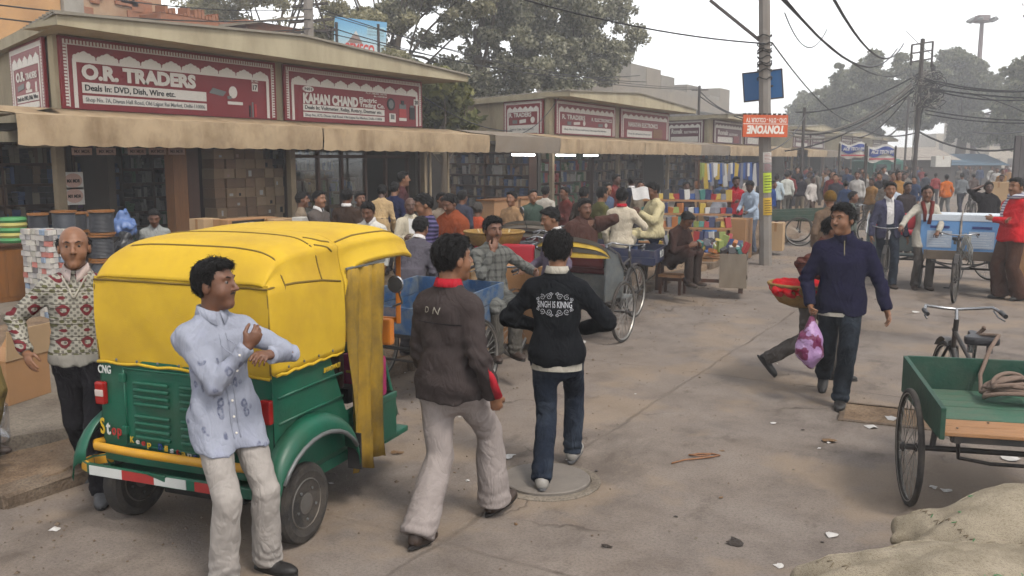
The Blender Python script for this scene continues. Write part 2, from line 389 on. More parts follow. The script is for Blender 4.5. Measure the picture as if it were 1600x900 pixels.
def awning(t0, t1, label, mat, x_out=1.2, zt=2.86, zo=2.70, zb=2.28, group='canvas awnings over the shop fronts', end=True, n=None):
    a = thing('awning', label, 'awning', (FX, t0, 0), group=group); rng = random.Random(int(t0 * 100)); Ln = t1 - t0; n = n or max(8, int(Ln / .36))
    rows = []
    for i in range(n * 4 + 1):
        y = Ln * i / (n * 4); sag = .025 * sin(pi * ((i / 8) % 1)) + rng.uniform(-.006, .006)
        rows.append([(.02, y, zt), (x_out * .5, y, (zt + zo) / 2 - sag - .02), (x_out - .03, y, zo + .008 - sag * .4), (x_out, y, zo - sag * .3)])
    MB().grid(rows).build('canopy', mat, a, smooth=True)
    rows = []
    for i in range(n * 4 + 1):
        y = Ln * i / (n * 4); ph = (i % 4) / 4; sc = .020 * abs(sin(pi * i / 4)); wv = .018 * sin(y * 3.1 + t0) + rng.uniform(-.004, .004)
        rows.append([(x_out + .002, y, zo - .004), (x_out + .012 + wv * .5, y, zo - (zo - zb) * .5), (x_out - .01 + wv, y, zb - sc + .02)])
    MB().grid(rows).build('valance', mat, a, smooth=True)
    if end:
        MB().add([(.02, Ln, zt - .005), (x_out, Ln, zo - .01), (x_out - .01, Ln, zb), (.02, Ln, zb + .1)], [(0, 1, 2, 3)]).build('end_flap', mat, a)
    MB().tube([(x_out - .04, .02, zo - .03), (x_out - .04, Ln - .02, zo - .03)], .018, 6).build('front_rail', M_POST, a)
    return a

def building(t0, t1, idx, label, posts=(), depth=6.5):
    bl = thing('shop_building', label, 'building', (FX, t0, .24), group='cream shop blocks along the market lane'); Ln = t1 - t0
    T = Matrix.Translation((-FX, -t0, -.24)); sd = SD * (depth / abs(SD.x)); back = [Vector((FX, t0, 0)) + sd, Vector((FX - depth, t1, 0))]
    P = [Vector((FX, t0, 0)), Vector((FX, t1, 0)), back[1], back[0]]
    def bt(mb, name, mat, **k): mb.T = None; me = mb.mesh(name, mat, **k); me.transform(T); return obj(name, me, bl)
    # upper wall band, side and back walls as slabs
    b = MB(); b.box((FX - .12, t0, 2.72), (FX, t1, 4.0)); bt(b, 'wall', M_WALL)
    def wall(p, q, z0, z1, th=.12):
        d = (q - p).normalized(); nrm = Vector((d.y, -d.x, 0)) * th; b = MB()
        b.add([(p.x, p.y, z0), (q.x, q.y, z0), (q.x - nrm.x, q.y - nrm.y, z0), (p.x - nrm.x, p.y - nrm.y, z0), (p.x, p.y, z1), (q.x, q.y, z1), (q.x - nrm.x, q.y - nrm.y, z1), (p.x - nrm.x, p.y - nrm.y, z1)],
              [(0, 3, 2, 1), (4, 5, 6, 7), (0, 1, 5, 4), (1, 2, 6, 5), (2, 3, 7, 6), (3, 0, 4, 7)]); return b
    o = Vector((-.002, 0, 0))
    bt(wall(P[3] + SN * .0, P[0] + SN * .0 + o, 2.3, 4.0), 'wall', M_WALL)
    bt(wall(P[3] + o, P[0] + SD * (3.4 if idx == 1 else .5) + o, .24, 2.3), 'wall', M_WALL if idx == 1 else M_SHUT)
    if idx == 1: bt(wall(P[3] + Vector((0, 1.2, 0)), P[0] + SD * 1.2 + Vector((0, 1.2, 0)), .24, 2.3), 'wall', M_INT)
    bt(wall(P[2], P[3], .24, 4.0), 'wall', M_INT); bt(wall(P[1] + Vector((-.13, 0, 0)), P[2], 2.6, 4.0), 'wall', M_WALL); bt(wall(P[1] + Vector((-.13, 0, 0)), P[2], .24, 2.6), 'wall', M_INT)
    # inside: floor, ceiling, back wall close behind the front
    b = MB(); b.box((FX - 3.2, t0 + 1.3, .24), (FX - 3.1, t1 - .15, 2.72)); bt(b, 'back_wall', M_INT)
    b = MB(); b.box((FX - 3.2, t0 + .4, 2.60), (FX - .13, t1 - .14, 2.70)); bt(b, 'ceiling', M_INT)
    # roof: shallow gabled fascia with an overhang
    ov, so = .95, .55; x = FX + ov; ya, yb = t0 - so, t1 + so; ym = (t0 + t1) / 2 - .4; zl, zh, zp = 3.93, 4.10, 4.36
    A = Vector((x, ya, 0)); Bk = A + sd * 1.15; b = MB()
    b.add([(x, ya, zl), (x, ym, zl - .03), (x, yb, zl), (x, ya, zh), (x, ym, zp), (x, yb, zh)], [(0, 1, 4, 3), (1, 2, 5, 4)])
    b.add([(x - .06, ya, zl), (x - .06, ym, zl - .03), (x - .06, yb, zl), (FX - .02, ya + .1, zl + .02), (FX - .02, ym, zl + .02), (FX - .02, yb, zl + .02), (x, ya, zl), (x, ym, zl - .03), (x, yb, zl)],
          [(3, 4, 1, 0), (4, 5, 2, 1), (0, 1, 7, 6), (1, 2, 8, 7)])
    b.add([(A.x, A.y, zl), (A.x, A.y, zh), (Bk.x, Bk.y, zh - .05), (Bk.x, Bk.y, zl - .05)], [(0, 1, 2, 3)])
    b.add([(x, yb, zl), (FX - depth, yb, zl), (FX - depth, yb, zh), (x, yb, zh)], [(0, 1, 2, 3)])
    b.add([(A.x, A.y, zl), (Bk.x, Bk.y, zl - .05), (P[3].x, P[3].y, zl), (FX - .02, t0 + .1, zl)], [(0, 3, 2, 1)])
    b.add([(FX - .02, t1, zl + .01), (x, yb, zl), (FX - depth, yb, zl), (FX - depth, t1, zl)], [(0, 1, 2, 3)])
    bt(b, 'fascia', M_FASC)
    b = MB(); xr = FX - depth - .3
    b.add([(x + .05, ya - .06, zh + .004), (x + .05, ym, zp + .004), (x + .05, yb + .05, zh + .004), (xr, ya + 3.2, zh), (xr, ym + .8, zp - .1), (xr, yb, zh)], [(0, 1, 4, 3), (1, 2, 5, 4)])
    b.add([(x + .05, ya - .06, zh - .035), (x + .05, ym, zp - .035), (x + .05, yb + .05, zh - .035), (x + .05, ya - .06, zh + .004), (x + .05, ym, zp + .004), (x + .05, yb + .05, zh + .004)], [(0, 1, 4, 3), (1, 2, 5, 4)])
    b.add([(x + .05, ya - .06, zh - .035), (x + .05, ya - .06, zh + .004), (xr, ya + 3.2, zh), (xr, ya + 3.2, zh - .035)], [(0, 3, 2, 1)])
    rf = bt(b, 'roof', M_ROOF)
    b = MB(); e0, e1 = Vector((x + .05, ya - .06, zh)), Vector((xr, ya + 3.2, zh)); d = (e1 - e0)      # corrugation ridges on the side edge
    for i in range(34):
        p = e0 + d * (i + .5) / 34; b.bar(p + Vector((.0, -.02, .012)), p + Vector((0, .5, .03)), .08, .03)
    bm = b.mesh('corrugation', M_ROOF); bm.transform(T); obj('corrugation', bm, rf)
    # posts and lintel beam under the awning
    for tp in list(posts):
        b = MB(); b.box((FX - .02, tp - .07, .24), (FX + .10, tp + .07, 2.75)); bt(b, 'post', M_POST, bevel=.01)
    b = MB(); b.box((FX - .14, t0 + .05, 2.5), (FX + .02, t1 - .05, 2.715)); bt(b, 'lintel', M_POST, bevel=.01)
    b = MB()
    for k in range(int(Ln / .25)): b.box((FX - .3, t0 + .1 + k * .25, 2.36), (FX - .28, t0 + .34 + k * .25, 2.49))
    bt(b, 'shutter_box', M_SHUT)
    return bl
def Tf(px, X=FX): return onX(px, 250, X).y

B1a, B1b = Tf(95), Tf(660)
print('building 1', B1a, B1b, 'sign z', onX(100, 168, FX).z, onX(100, 63, FX).z, onX(655, 200, FX).z, onX(655, 130, FX).z)
P1 = (Tf(88) , Tf(452), Tf(660))
building(B1a, B1b, 1, 'cream shop block nearest the camera with two maroon signs and a gabled fascia', P1)
RT, WT = M_RED, M_WHT
cab = [('d', quad(.845, .12, .005, .10), M_BLK), ('d', quad(.86, .15, .004, .13), M_GRYP), ('d', quad(.875, .14, .006, .11), mk('print_red', (190, 50, 50), .5, .05, 2, 0)),
       ('d', ell(.755, .42, .022, .10), WT), ('d', quad(.765, .24, .04, .025, .0), WT), ('d', [(.63, .38), (.70, .34), (.72, .42), (.65, .47)], M_GRYP), ('d', ell(.735, .33, .012, .03), M_GRYP)]
s1a, s1b = Tf(100), Tf(431)
fsign(s1a, 2.86, s1b - s1a, 1.06, 'long maroon O.R. TRADERS shop sign with white arches and pictured goods', M_RED, 10,
      [('t', 'O.R. TRADERS', .075, .44, .19, .49, WT, .055), ('r', .075, .235, .615, .385, WT), ('t', 'Deals In: DVD, Dish, Wire etc.', .085, .27, .085, .38, M_BLK, .02),
       ('r', .075, .09, .615, .20, WT), ('t', 'Shop No. 7A, Diwan Hall Road, Old Lajpat Rai Market, Delhi-110006', .085, .115, .06, .52, M_GRYP, .01),
       ('r', .86, .47, .892, .60, WT), ('t', '17', .864, .495, .08, .024, M_BLK, .03), ('t', 'SR. NO.', .856, .62, .035, .04, WT, .01)] + cab)
s2a, s2b = Tf(444), Tf(657)
fsign(s2a, 2.86, s2b - s2a, 1.06, 'maroon KAHAN CHAND Electric Trading sign with white arches and pictured meters', M_RED, 10,
      [('t', 'KAHAN CHAND', .11, .345, .17, .37, WT, .055), ('t', 'Electric', .49, .45, .085, .13, WT, .03), ('t', 'Trading Co.', .49, .35, .085, .19, WT, .03),
       ('d', ell(.145, .60, .035, .055), WT), ('t', 'NS1', .122, .575, .05, .046, M_BLK, .02),
       ('r', .11, .20, .68, .32, WT), ('t', 'Deals In: Voltmeter, Relay, Rotary, Deemer etc.', .12, .23, .07, .54, M_BLK, .015),
       ('r', .11, .08, .68, .175, WT), ('t', 'Shop No. K72, Diwan Hall Road, Old Lajpat Rai Market, Delhi-110006', .12, .10, .05, .54, M_GRYP, .008),
       ('t', 'Ph. 011-23863045, 23867396', .54, .62, .03, .16, WT, .006), ('t', 'Mo. 9350748568', .60, .57, .03, .10, WT, .006),
       ('d', ell(.735, .45, .032, .13), M_BLK), ('d', ell(.735, .45, .02, .09), M_GRYP, .030), ('d', quad(.745, .17, .025, .09), WT), ('d', quad(.745, .19, .015, .05), M_GRYP, .030),
       ('d', quad(.83, .28, .03, .09), mk('print_red', (190, 50, 50))), ('d', quad(.83, .42, .028, .05), M_GRYP), ('d', quad(.83, .15, .03, .03), WT), ('d', quad(.83, .5, .012, .05), M_BLK), ('d', quad(.91, .29, .022, .13), M_BLK), ('d', quad(.91, .43, .016, .03), M_GRYP),
       ('r', .925, .47, .965, .60, WT), ('t', '20', .93, .495, .08, .03, M_BLK, .03)])
o = Vector((FX, B1a, 0)) + SD * 2.45 + SN * .06
sign_board(basis((o.x, o.y, 2.86), -SD, (0, 0, 1)), 2.15, 1.06, 'small O.R. TRADERS sign on the side wall around the corner', M_RED, 5,
           [('t', 'O.R.', .2, .47, .13, .27, WT, .05), ('t', 'TRADERS', .5, .47, .09, .33, WT, .03), ('d', quad(.32, .36, .1, .04, .03), M_GRYP), ('d', ell(.55, .38, .06, .06), WT), ('d', quad(.56, .3, .09, .02), WT), ('d', quad(.78, .34, .02, .07), WT),
            ('r', .18, .15, .84, .26, WT), ('t', 'Deals In: DVD, Dish, Wire', .2, .175, .06, .62, M_BLK, .02), ('r', .18, .05, .84, .13, WT)])
awning(Tf(30, FX + 1.2), Tf(505, FX + 1.2), 'long tan canvas awning below the O.R. TRADERS sign', M_CANV)
awning(Tf(505, FX + 1.2) + .03, Tf(765, FX + 1.2), 'tan canvas awning below the KAHAN CHAND sign', M_CANV, zt=2.85, zo=2.69, zb=2.27)
a = awning(0, 3.4, 'tan awning around the left corner of the nearest block', M_CANV, end=False); a.location = (FX + 1.1, Tf(28, FX + 1.2) - .1, 0)
a.rotation_euler = (0, 0, pi + atan2(-SD.x, SD.y) - pi / 2 + 0.0); a.rotation_euler = (0, 0, -radians(110)); a.location = (FX + .2 + SD.x * 3.0, B1a - .15 + SD.y * 3.0 , 0)

# blocks further down the lane
B2a, B2b = Tf(858), Tf(1043)
building(B2a, B2b, 2, 'cream shop block in the middle with R. TRADERS and NARAYAN ELECTRONICS signs', (B2a + .1, (B2a + B2b) / 2, B2b - .1))
a, b_ = Tf(865), Tf(958)
fsign(a, 2.88, b_ - a, 1.04, 'red R. TRADERS and R. ELECTRONICS double sign on the middle block', M_RED, 11,
      [('t', 'R. TRADERS', .09, .46, .13, .36, WT, .03), ('t', 'R. ELECTRONICS', .56, .46, .10, .36, WT, .02), ('r', .09, .04, .91, .26, WT), ('t', 'Shop No. 8, Diwan Hall Road, Old Lajpat Rai Market', .12, .14, .05, .7, M_GRYP, .01),
       ('d', quad(.2, .34, .03, .05), M_GRYP), ('d', quad(.32, .34, .05, .04, .02), WT), ('d', ell(.44, .37, .02, .08), WT), ('d', quad(.72, .34, .04, .05), M_GRYP), ('d', ell(.82, .36, .025, .07), WT)])
a, b_ = Tf(966), Tf(1041)
fsign(a, 2.88, b_ - a, 1.04, 'red NARAYAN ELECTRONICS sign with white lower strip', M_RED, 9,
      [('t', 'NARAYAN ELECTRONICS', .14, .40, .15, .6, WT, .03), ('r', .12, .04, .62, .28, WT), ('t', 'Deals In: All kinds of Remotes', .14, .13, .06, .45, M_GRYP, .01), ('d', quad(.75, .2, .10, .16), M_WOOD)])
o = Vector((FX, B2a, 0)) + SD * 2.05 + SN * .06
sign_board(basis((o.x, o.y, 2.88), -SD, (0, 0, 1)), 1.85, 1.04, 'smaller R. TRADERS sign on the side wall of the middle block', M_RED, 6,
           [('t', 'R. TRADERS', .16, .52, .12, .56, WT, .03), ('r', .14, .04, .86, .28, WT), ('t', 'Deals In: Cable, Dish and Wire', .18, .13, .06, .6, M_GRYP, .01), ('d', quad(.3, .38, .06, .05), M_GRYP), ('d', quad(.5, .38, .08, .05, .02), WT), ('d', ell(.75, .42, .05, .09), WT)])
awning(Tf(774, FX + 1.2), Tf(875, FX + 1.2), 'dusty grey awning at the left end of the middle block', M_CANV2)
awning(Tf(875, FX + 1.2) + .03, Tf(1008, FX + 1.2), 'tan awning below the R. TRADERS sign', M_CANV)
awning(Tf(1008, FX + 1.2) + .03, Tf(1103, FX + 1.2), 'tan awning below the NARAYAN ELECTRONICS sign', M_CANV)
B3a = Tf(1108); B3b = B3a + 10
building(B3a, B3b, 3, 'cream shop block right of the middle block, behind the utility pole', (B3a + .1, B3a + 5, B3b - .1))
a, b_ = Tf(1112), Tf(1157)
fsign(a, 2.88, b_ - a, 1.04, 'maroon Ronak ELECTRONICS sign left of the utility pole', M_RED2, 9, [('t', 'Ronak', .12, .38, .2, .35, WT, .03), ('t', 'ELECTRONICS', .5, .36, .1, .3, WT, .02), ('r', .12, .04, .62, .28, WT), ('d', quad(.76, .2, .1, .16), M_RED)])
o = Vector((FX, B3a, 0)) + SD * 2.5 + SN * .06
sign_board(basis((o.x, o.y, 2.88), -SD, (0, 0, 1)), 2.2, 1.04, 'dark maroon Ronak sign on the side wall left of the pole', M_RED2, 6, [('t', 'Ronak', .16, .42, .2, .3, WT, .03), ('t', 'ELECTRONICS', .5, .42, .1, .36, WT, .02), ('r', .14, .04, .86, .28, WT)])
fsign(b_ + .4, 2.88, 4.2, 1.04, 'maroon shop sign partly behind the hanging orange board', M_RED2, 9, [('r', .12, .04, .62, .34, WT), ('t', 'ELECTRONICS', .2, .45, .12, .5, WT, .02)])
awning(Tf(1085, FX + 1.2), Tf(1140, FX + 1.2), 'dusty grey awning left of the utility pole', M_CANV2)
awning(Tf(1140, FX + 1.2) + .03, Tf(1200, FX + 1.2), 'tan awning passing behind the utility pole', M_CANV)
awning(Tf(1200, FX + 1.2) + .03, Tf(1245, FX + 1.2), 'tan awning right of the utility pole', M_CANV)
for k, (lab) in enumerate(('cream shop block with pale signs beyond the utility pole', 'hazy shop block behind the white and blue banner', 'farthest cream shop block under the trees')):
    a = B3a + 16.2 * (k + 1); building(a, a + 10, 4 + k, lab, (a + .1, a + 5, a + 9.9))
    for q in range(2):
        fsign(a + .2 + q * 5, 2.88, 4.6, 1.04, ['left', 'right'][q] + ' maroon sign on the ' + ('fourth', 'fifth', 'sixth')[k] + ' shop block from the camera', M_RED2, 8,
              [('r', .14, .06, .86, .28, WT), ('t', ['SURYA', 'KIRAN'][q] if False else 'ELECTRONICS', .16, .42, .16, .62, WT, .03)])
    o = Vector((FX, a, 0)) + SD * 2.5 + SN * .06
    awning(a - 1, a + 4.9, 'left awning of the ' + ('fourth', 'fifth', 'sixth')[k] + ' shop block from the camera', M_CANV); awning(a + 5, a + 11, 'right awning of the ' + ('fourth', 'fifth', 'sixth')[k] + ' shop block from the camera', [M_CANV2, M_CANV, M_CANV2][k])

# ------------------------------------------------------------------ buildings behind
M_ORNG = mk('ochre_plaster', (203, 158, 108), .9, .2, .8, .3, 12, dirt=.5, dcol=(150, 110, 80))
M_BRK = mk('old_brick', (158, 104, 76), .95, .3, 6, .6, 30, dirt=.5, dcol=(128, 108, 92))
M_CONC = mk('stained_concrete', (136, 126, 110), .95, .3, .7, .4, 14, dirt=.6, dcol=(84, 78, 70))
def block(name, label, px0, px1, ytop, X, depth, mat, cat='building', ztop=None):
    a, b = onX(px0, ytop, X), onX(px1, ytop, X); z = ztop or max(a.z, b.z)
    t = thing(name, label, cat, (X, a.y, 0)); MB().box((-depth, 0, 0), (0, b.y - a.y, z)).build('wall', mat, t, bevel=.03); return t, b.y - a.y, z
t, w, z = block('plastered_house', 'ochre plastered house behind the nearest shop roof at the left edge', -160, 92, -40, -21, 6, M_ORNG)
MB().box((-.3, w, 0), (.12, w + .55, z + .3)).build('corner_pier', mk('pier_grey', (158, 152, 142)), t, bevel=.02)
t, w, z = block('ruined_house', 'crumbling plaster and brick house behind the nearest shop roof', 118, 252, -8, -23, 5, mk('flaking_plaster', (178, 150, 122), .95, .3, 1.2, .6, 10, dirt=.7, dcol=(150, 96, 68)))
rr = random.Random(5)
for i in range(22):                                   # broken brick coping
    MB().box((-.5, 0, 0), (.05, w / 22 - .03, rr.uniform(.05, .34))).build('brick_course', M_BRK, t, loc=(0, i * w / 22, z))
for i in range(10): MB().box((0, 0, 0), (.06, rr.uniform(.3, .9), rr.uniform(.15, .4))).build('exposed_brick', M_BRK, t, loc=(.0, rr.uniform(0, w - .9), z - rr.uniform(.4, 1.3)), bevel=.02)
t, w, z = block('ruined_wall', 'low broken brick wall right of the crumbling house', 252, 342, 34, -22, 3, M_BRK)
for i in range(16): MB().box((-.4, 0, 0), (.02, w / 16 - .03, rr.uniform(.02, .28))).build('brick_course', M_BRK, t, loc=(0, i * w / 16, z))
t, w, z = block('brick_house', 'small orange brick house with sloping grey roof behind the shops', 385, 470, 45, -24, 4, M_BRK)
MB().add([(.4, -1.6, z - .5), (.4, w + .3, z + .45), (-4.4, w + .3, z + .45), (-4.4, -1.6, z - .5), (.4, -1.6, z - .42), (.4, w + .3, z + .53), (-4.4, w + .3, z + .53), (-4.4, -1.6, z - .42)],
         [(0, 3, 2, 1), (4, 5, 6, 7), (0, 1, 5, 4), (1, 2, 6, 5), (2, 3, 7, 6), (3, 0, 4, 7)]).build('roof', M_CONC, t)
block('parapet_wall', 'low grey concrete parapet behind the KAHAN CHAND block roof', 598, 654, 92, -22, 1.5, M_CONC, 'wall')
t, w, z = block('brown_shed', 'brown shed with sloping roof in the gap between the blocks', 690, 790, 150, -21, 4, mk('rust_brown', (128, 72, 52), .9, .3, 3, .2))
MB().add([(.3, -2.2, z + .75), (.3, w + .6, z - .3), (-4.4, w + .6, z - .3), (-4.4, -2.2, z + .75), (.3, -2.2, z + .83), (.3, w + .6, z - .22), (-4.4, w + .6, z - .22), (-4.4, -2.2, z + .83)],
         [(0, 3, 2, 1), (4, 5, 6, 7), (0, 1, 5, 4), (1, 2, 6, 5), (2, 3, 7, 6), (3, 0, 4, 7)]).build('roof', M_ROOF, t)
# the old two-storey house behind the middle block
HX = -34
a, b_ = onX(958, 120, HX), onX(1140, 150, HX); t = thing('old_house', 'old grey concrete house with broken roofline behind the middle block', 'building', (HX, a.y, 0)); w = b_.y - a.y; z = onX(1030, 140, HX).z
M_OLD = mk('weathered_facade', (138, 124, 104), .95, .25, .5, .3, 10, dirt=.7, dcol=(106, 96, 82))
wn = MB(); rw = random.Random(8); cols = 11
zz = [0, z - 3.1, z - 1.9, z]
wn.box((-8, 0, 0), (0, w, zz[1])); wn.box((-8, 0, zz[2]), (0, w, zz[3])); cw = w / cols
for i in range(cols): wn.box((-8, i * cw, zz[1]), (0, i * cw + cw * .55, zz[2]))
wn.build('wall', M_OLD, t)
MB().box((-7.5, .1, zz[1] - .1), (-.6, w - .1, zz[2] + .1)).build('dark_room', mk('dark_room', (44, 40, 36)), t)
for i in range(cols):
    f = MB(); y0, y1 = i * cw + cw * .56, i * cw + cw * .99; f.box((-.25, y0, zz[1]), (-.18, y0 + .1, zz[2])); f.box((-.25, y1 - .1, zz[1]), (-.18, y1, zz[2])); f.box((-.25, (y0 + y1) / 2 - .05, zz[1]), (-.18, (y0 + y1) / 2 + .05, zz[2]))
    f.build('window', M_DWOOD, t)
MB().box((0, w * .3, zz[2] + .1), (1.2, w * .78, zz[2] + .22)).build('sunshade', M_CONC, t)
for i in range(9): MB().box((-3, 0, 0), (.02, w / 9 - .1, rw.uniform(.1, 1.6) if i not in (1, 2) else 2.0)).build('parapet_piece', [M_OLD, M_CONC][i % 2], t, loc=(0, i * w / 9, z))
# pale far buildings seen through the haze at the end of the street
MFAR = mk('far_plaster', (188, 176, 158), .9, .2, .4, .1)
for i, (px, d, wd, h, lab) in enumerate(((1555, 150, 10, 9, 'pale far building at the end of the street, right of the lamp mast'), (1498, 170, 9, 7, 'pale far building at the end of the street, left of the lamp mast'), (1592, 120, 8, 8, 'pale far building beside the trees at the right edge'))):
    p = atD(px, 250, d); t = thing('far_building', lab, 'building', (p.x, p.y, 0), YAW); nst = int(h / 3)
    MB().box((-wd / 2, 0, 0), (wd / 2, 8, h)).build('wall', MFAR, t)
    for r in range(nst):
        for c in range(4): MB().box((-.5, -.06, 0), (.5, .1, 1.3)).build('window', M_INT, t, loc=(-wd / 2 + wd * (c + .5) / 4, 0, 1 + r * 2.9))

# ------------------------------------------------------------------ trees
def mat_leaf(name, c0, c1, c2):
    n = N(name); at = n.new('ShaderNodeObjectInfo'); g = n.new('ShaderNodeNewGeometry')
    col = n.ramp(g.outputs['Random Per Island'], [(.0, L(c0)), (.5, L(c1)), (1.0, L(c2))])
    n.b.inputs['Subsurface Weight'].default_value = 0
    tl = n.new('ShaderNodeBsdfTranslucent'); n.lk(col, tl.inputs[0]); mx = n.new('ShaderNodeMixShader'); mx.inputs[0].default_value = .45
    n.out(col, .6, 0, .3); n.lk(n.b.outputs[0], mx.inputs[1]); n.lk(tl.outputs[0], mx.inputs[2]); n.lk(mx.outputs[0], n.t.nodes['Material Output'].inputs[0]); return n.mat
M_BARK = mk('bark', (96, 84, 70), .95, .3, 5, .7, 25, grain=(6, 6, 1))
LF_OLIVE = mat_leaf('olive_leaf', (124, 122, 86), (168, 162, 122), (212, 204, 174)); LF_DARK = mat_leaf('dark_leaf', (92, 96, 74), (142, 140, 112), (200, 196, 172)); LF_FAR = mat_leaf('grey_green_leaf', (74, 82, 60), (112, 116, 86), (156, 156, 124))
def tree(label, base, H, blobs, nleaf, leaf, mat, seed, trunk_r=.3, group=None, stems=1):
    """blobs: (dx, dy, z, radius) foliage masses"""
    rg = np.random.default_rng(seed); t = thing('tree', label, 'tree', base, group=group); rp = random.Random(seed)
    C = []                                            # leaf clumps on and inside each mass
    tot = sum(b[3] ** 2 for b in blobs)
    for (x, y, z, r) in blobs:
        k = max(6, int(210 * r * r / tot)); d = rg.normal(size=(k, 3)); d /= np.linalg.norm(d, axis=1)[:, None]; rad = r * rg.uniform(.45, 1.05, (k, 1)); pts = d * rad * np.array([1, 1, .8]) + np.array([x, y, z])
        C.append(np.c_[pts, rg.uniform(.15, .34, k) * r])
    C = np.concatenate(C); w = C[:, 3] ** 2; idx = rg.choice(len(C), nleaf, p=w / w.sum())
    d = rg.normal(size=(nleaf, 3)); d *= (rg.random((nleaf, 1)) ** .5) / np.linalg.norm(d, axis=1)[:, None]
    pos = C[idx, :3] + d * C[idx, 3:4] * np.array([1.25, 1.25, .8])
    a = rg.normal(size=(nleaf, 3)); a /= np.linalg.norm(a, axis=1)[:, None]; b = rg.normal(size=(nleaf, 3)); b = np.cross(a, b); b /= np.linalg.norm(b, axis=1)[:, None]
    s = leaf * rg.uniform(.6, 1.4, (nleaf, 1)); V = np.stack([pos - a * s, pos + b * s * .55, pos + a * s, pos - b * s * .55], 1).reshape(-1, 3)
    me = bpy.data.meshes.new('crown'); F = np.arange(nleaf * 4, dtype=np.int32)
    me.vertices.add(nleaf * 4); me.vertices.foreach_set('co', V.ravel()); me.loops.add(nleaf * 4); me.loops.foreach_set('vertex_index', F)
    me.polygons.add(nleaf); me.polygons.foreach_set('loop_start', np.arange(0, nleaf * 4, 4, dtype=np.int32)); me.materials.append(mat); me.update(calc_edges=True); obj('crown', me, t)
    zc = min(b[2] for b in blobs); m = MB()
    for q in range(stems):
        dx, dy = (rp.uniform(-.6, .6), rp.uniform(-.6, .6)) if stems > 1 else (0, 0); top = Vector((dx * 2, dy * 2, H * .62))
        m.tube([(dx, dy, -.1), (dx * 1.2 + rp.uniform(-.1, .1), dy * 1.2, H * .2), (dx * 1.6 + rp.uniform(-.2, .2), dy * 1.6, H * .42), top], [trunk_r * 1.25, trunk_r, trunk_r * .8, trunk_r * .45], 8)
        for c in rp.sample(range(len(C)), min(len(C), 12 if stems == 1 else 5)):
            e = Vector(C[c, :3]); s0 = Vector((dx, dy, H * rp.uniform(.3, .6))); mid = (s0 + e) / 2 + Vector((rp.uniform(-.4, .4), rp.uniform(-.4, .4), rp.uniform(-.3, .3)))
            m.tube([s0, mid, e], [trunk_r * .35, trunk_r * .2, .025], 5, cap=False)
    m.build('trunk', M_BARK, t, smooth=True); return t
def blobset(seed, n, rx, ry, z0, z1, r0, r1):
    r = random.Random(seed); return [(r.uniform(-rx, rx) * (1 - .4 * k / n), r.uniform(-ry, ry), z0 + (z1 - z0) * (k + r.random()) / n, r.uniform(r0, r1)) for k in range(n)]
def at_ground(px, D): p = atD(px, 250, D); return (p.x, p.y, 0)
tree('tall olive green tree behind the blue GEMECO billboard', at_ground(600, 36), 11, blobset(1, 16, 3.9, 2.5, 4.2, 11, 1.3, 1.9), 62000, .08, LF_OLIVE, 1, .22, stems=3)
tree('tall dark leafy tree above the gap between the blocks', at_ground(745, 38), 12, blobset(2, 16, 3.2, 3, 4.5, 12, 1.4, 2.1), 62000, .088, LF_DARK, 2, .3)
tree('spreading dark tree above the middle shop block', at_ground(885, 42), 11, blobset(3, 13, 3.0, 2.8, 5.2, 10, 1.2, 1.8), 46000, .088, LF_DARK, 3, .3)
tree('sparse olive tree above the crumbling brick wall', at_ground(420, 44), 12, blobset(4, 9, 2.6, 2.5, 8.2, 12, 1.2, 1.8), 14000, .10, LF_OLIVE, 4, .25)
tree('small bright green tree in the gap between the blocks', at_ground(690, 27), 5, blobset(6, 5, .9, .8, 2.9, 4.6, .5, .8), 6000, .12, mat_leaf('yellow_green_leaf', (74, 78, 36), (110, 112, 56), (150, 146, 90)), 6, .12)
def bl_px(D, lst): return [((px - lst[0][0]) * D / 1400, random.Random(px * 7 + py).uniform(-2, 2), CAM_H + (250 - py) * D / 1400, r) for px, py, r in lst]
tree('large hazy tree left of the tangled wire pole', at_ground(1360, 88), 12, bl_px(88, [(1360, 130, 3.2), (1375, 110, 2.2), (1335, 125, 2.2), (1320, 165, 3.0), (1290, 185, 2.6), (1400, 170, 3.0), (1350, 190, 3.0), (1420, 125, 2.2), (1300, 150, 2.0)]), 56000, .19, LF_FAR, 7, .45)
tree('large hazy tree behind the lamp mast', at_ground(1500, 92), 13, bl_px(92, [(1500, 130, 3.0), (1470, 120, 2.6), (1540, 140, 3.0), (1480, 170, 3.0), (1530, 180, 3.0), (1575, 165, 2.6), (1450, 175, 2.6), (1510, 205, 2.4), (1565, 125, 1.8), (1445, 135, 1.6)]), 60000, .19, LF_FAR, 8, .5)
tree('low hazy tree far off beyond the blue board', at_ground(1262, 110), 8, bl_px(110, [(1262, 175, 2.4), (1245, 195, 2.2), (1285, 185, 2.4), (1225, 205, 2.0)]), 14000, .26, LF_FAR, 9, .35)
tree('hazy tree at the right edge of the street', at_ground(1610, 70), 9, bl_px(70, [(1610, 150, 2.2), (1590, 180, 2.0), (1580, 205, 1.6), (1600, 120, 1.6)]), 16000, .2, LF_FAR, 10, .35)
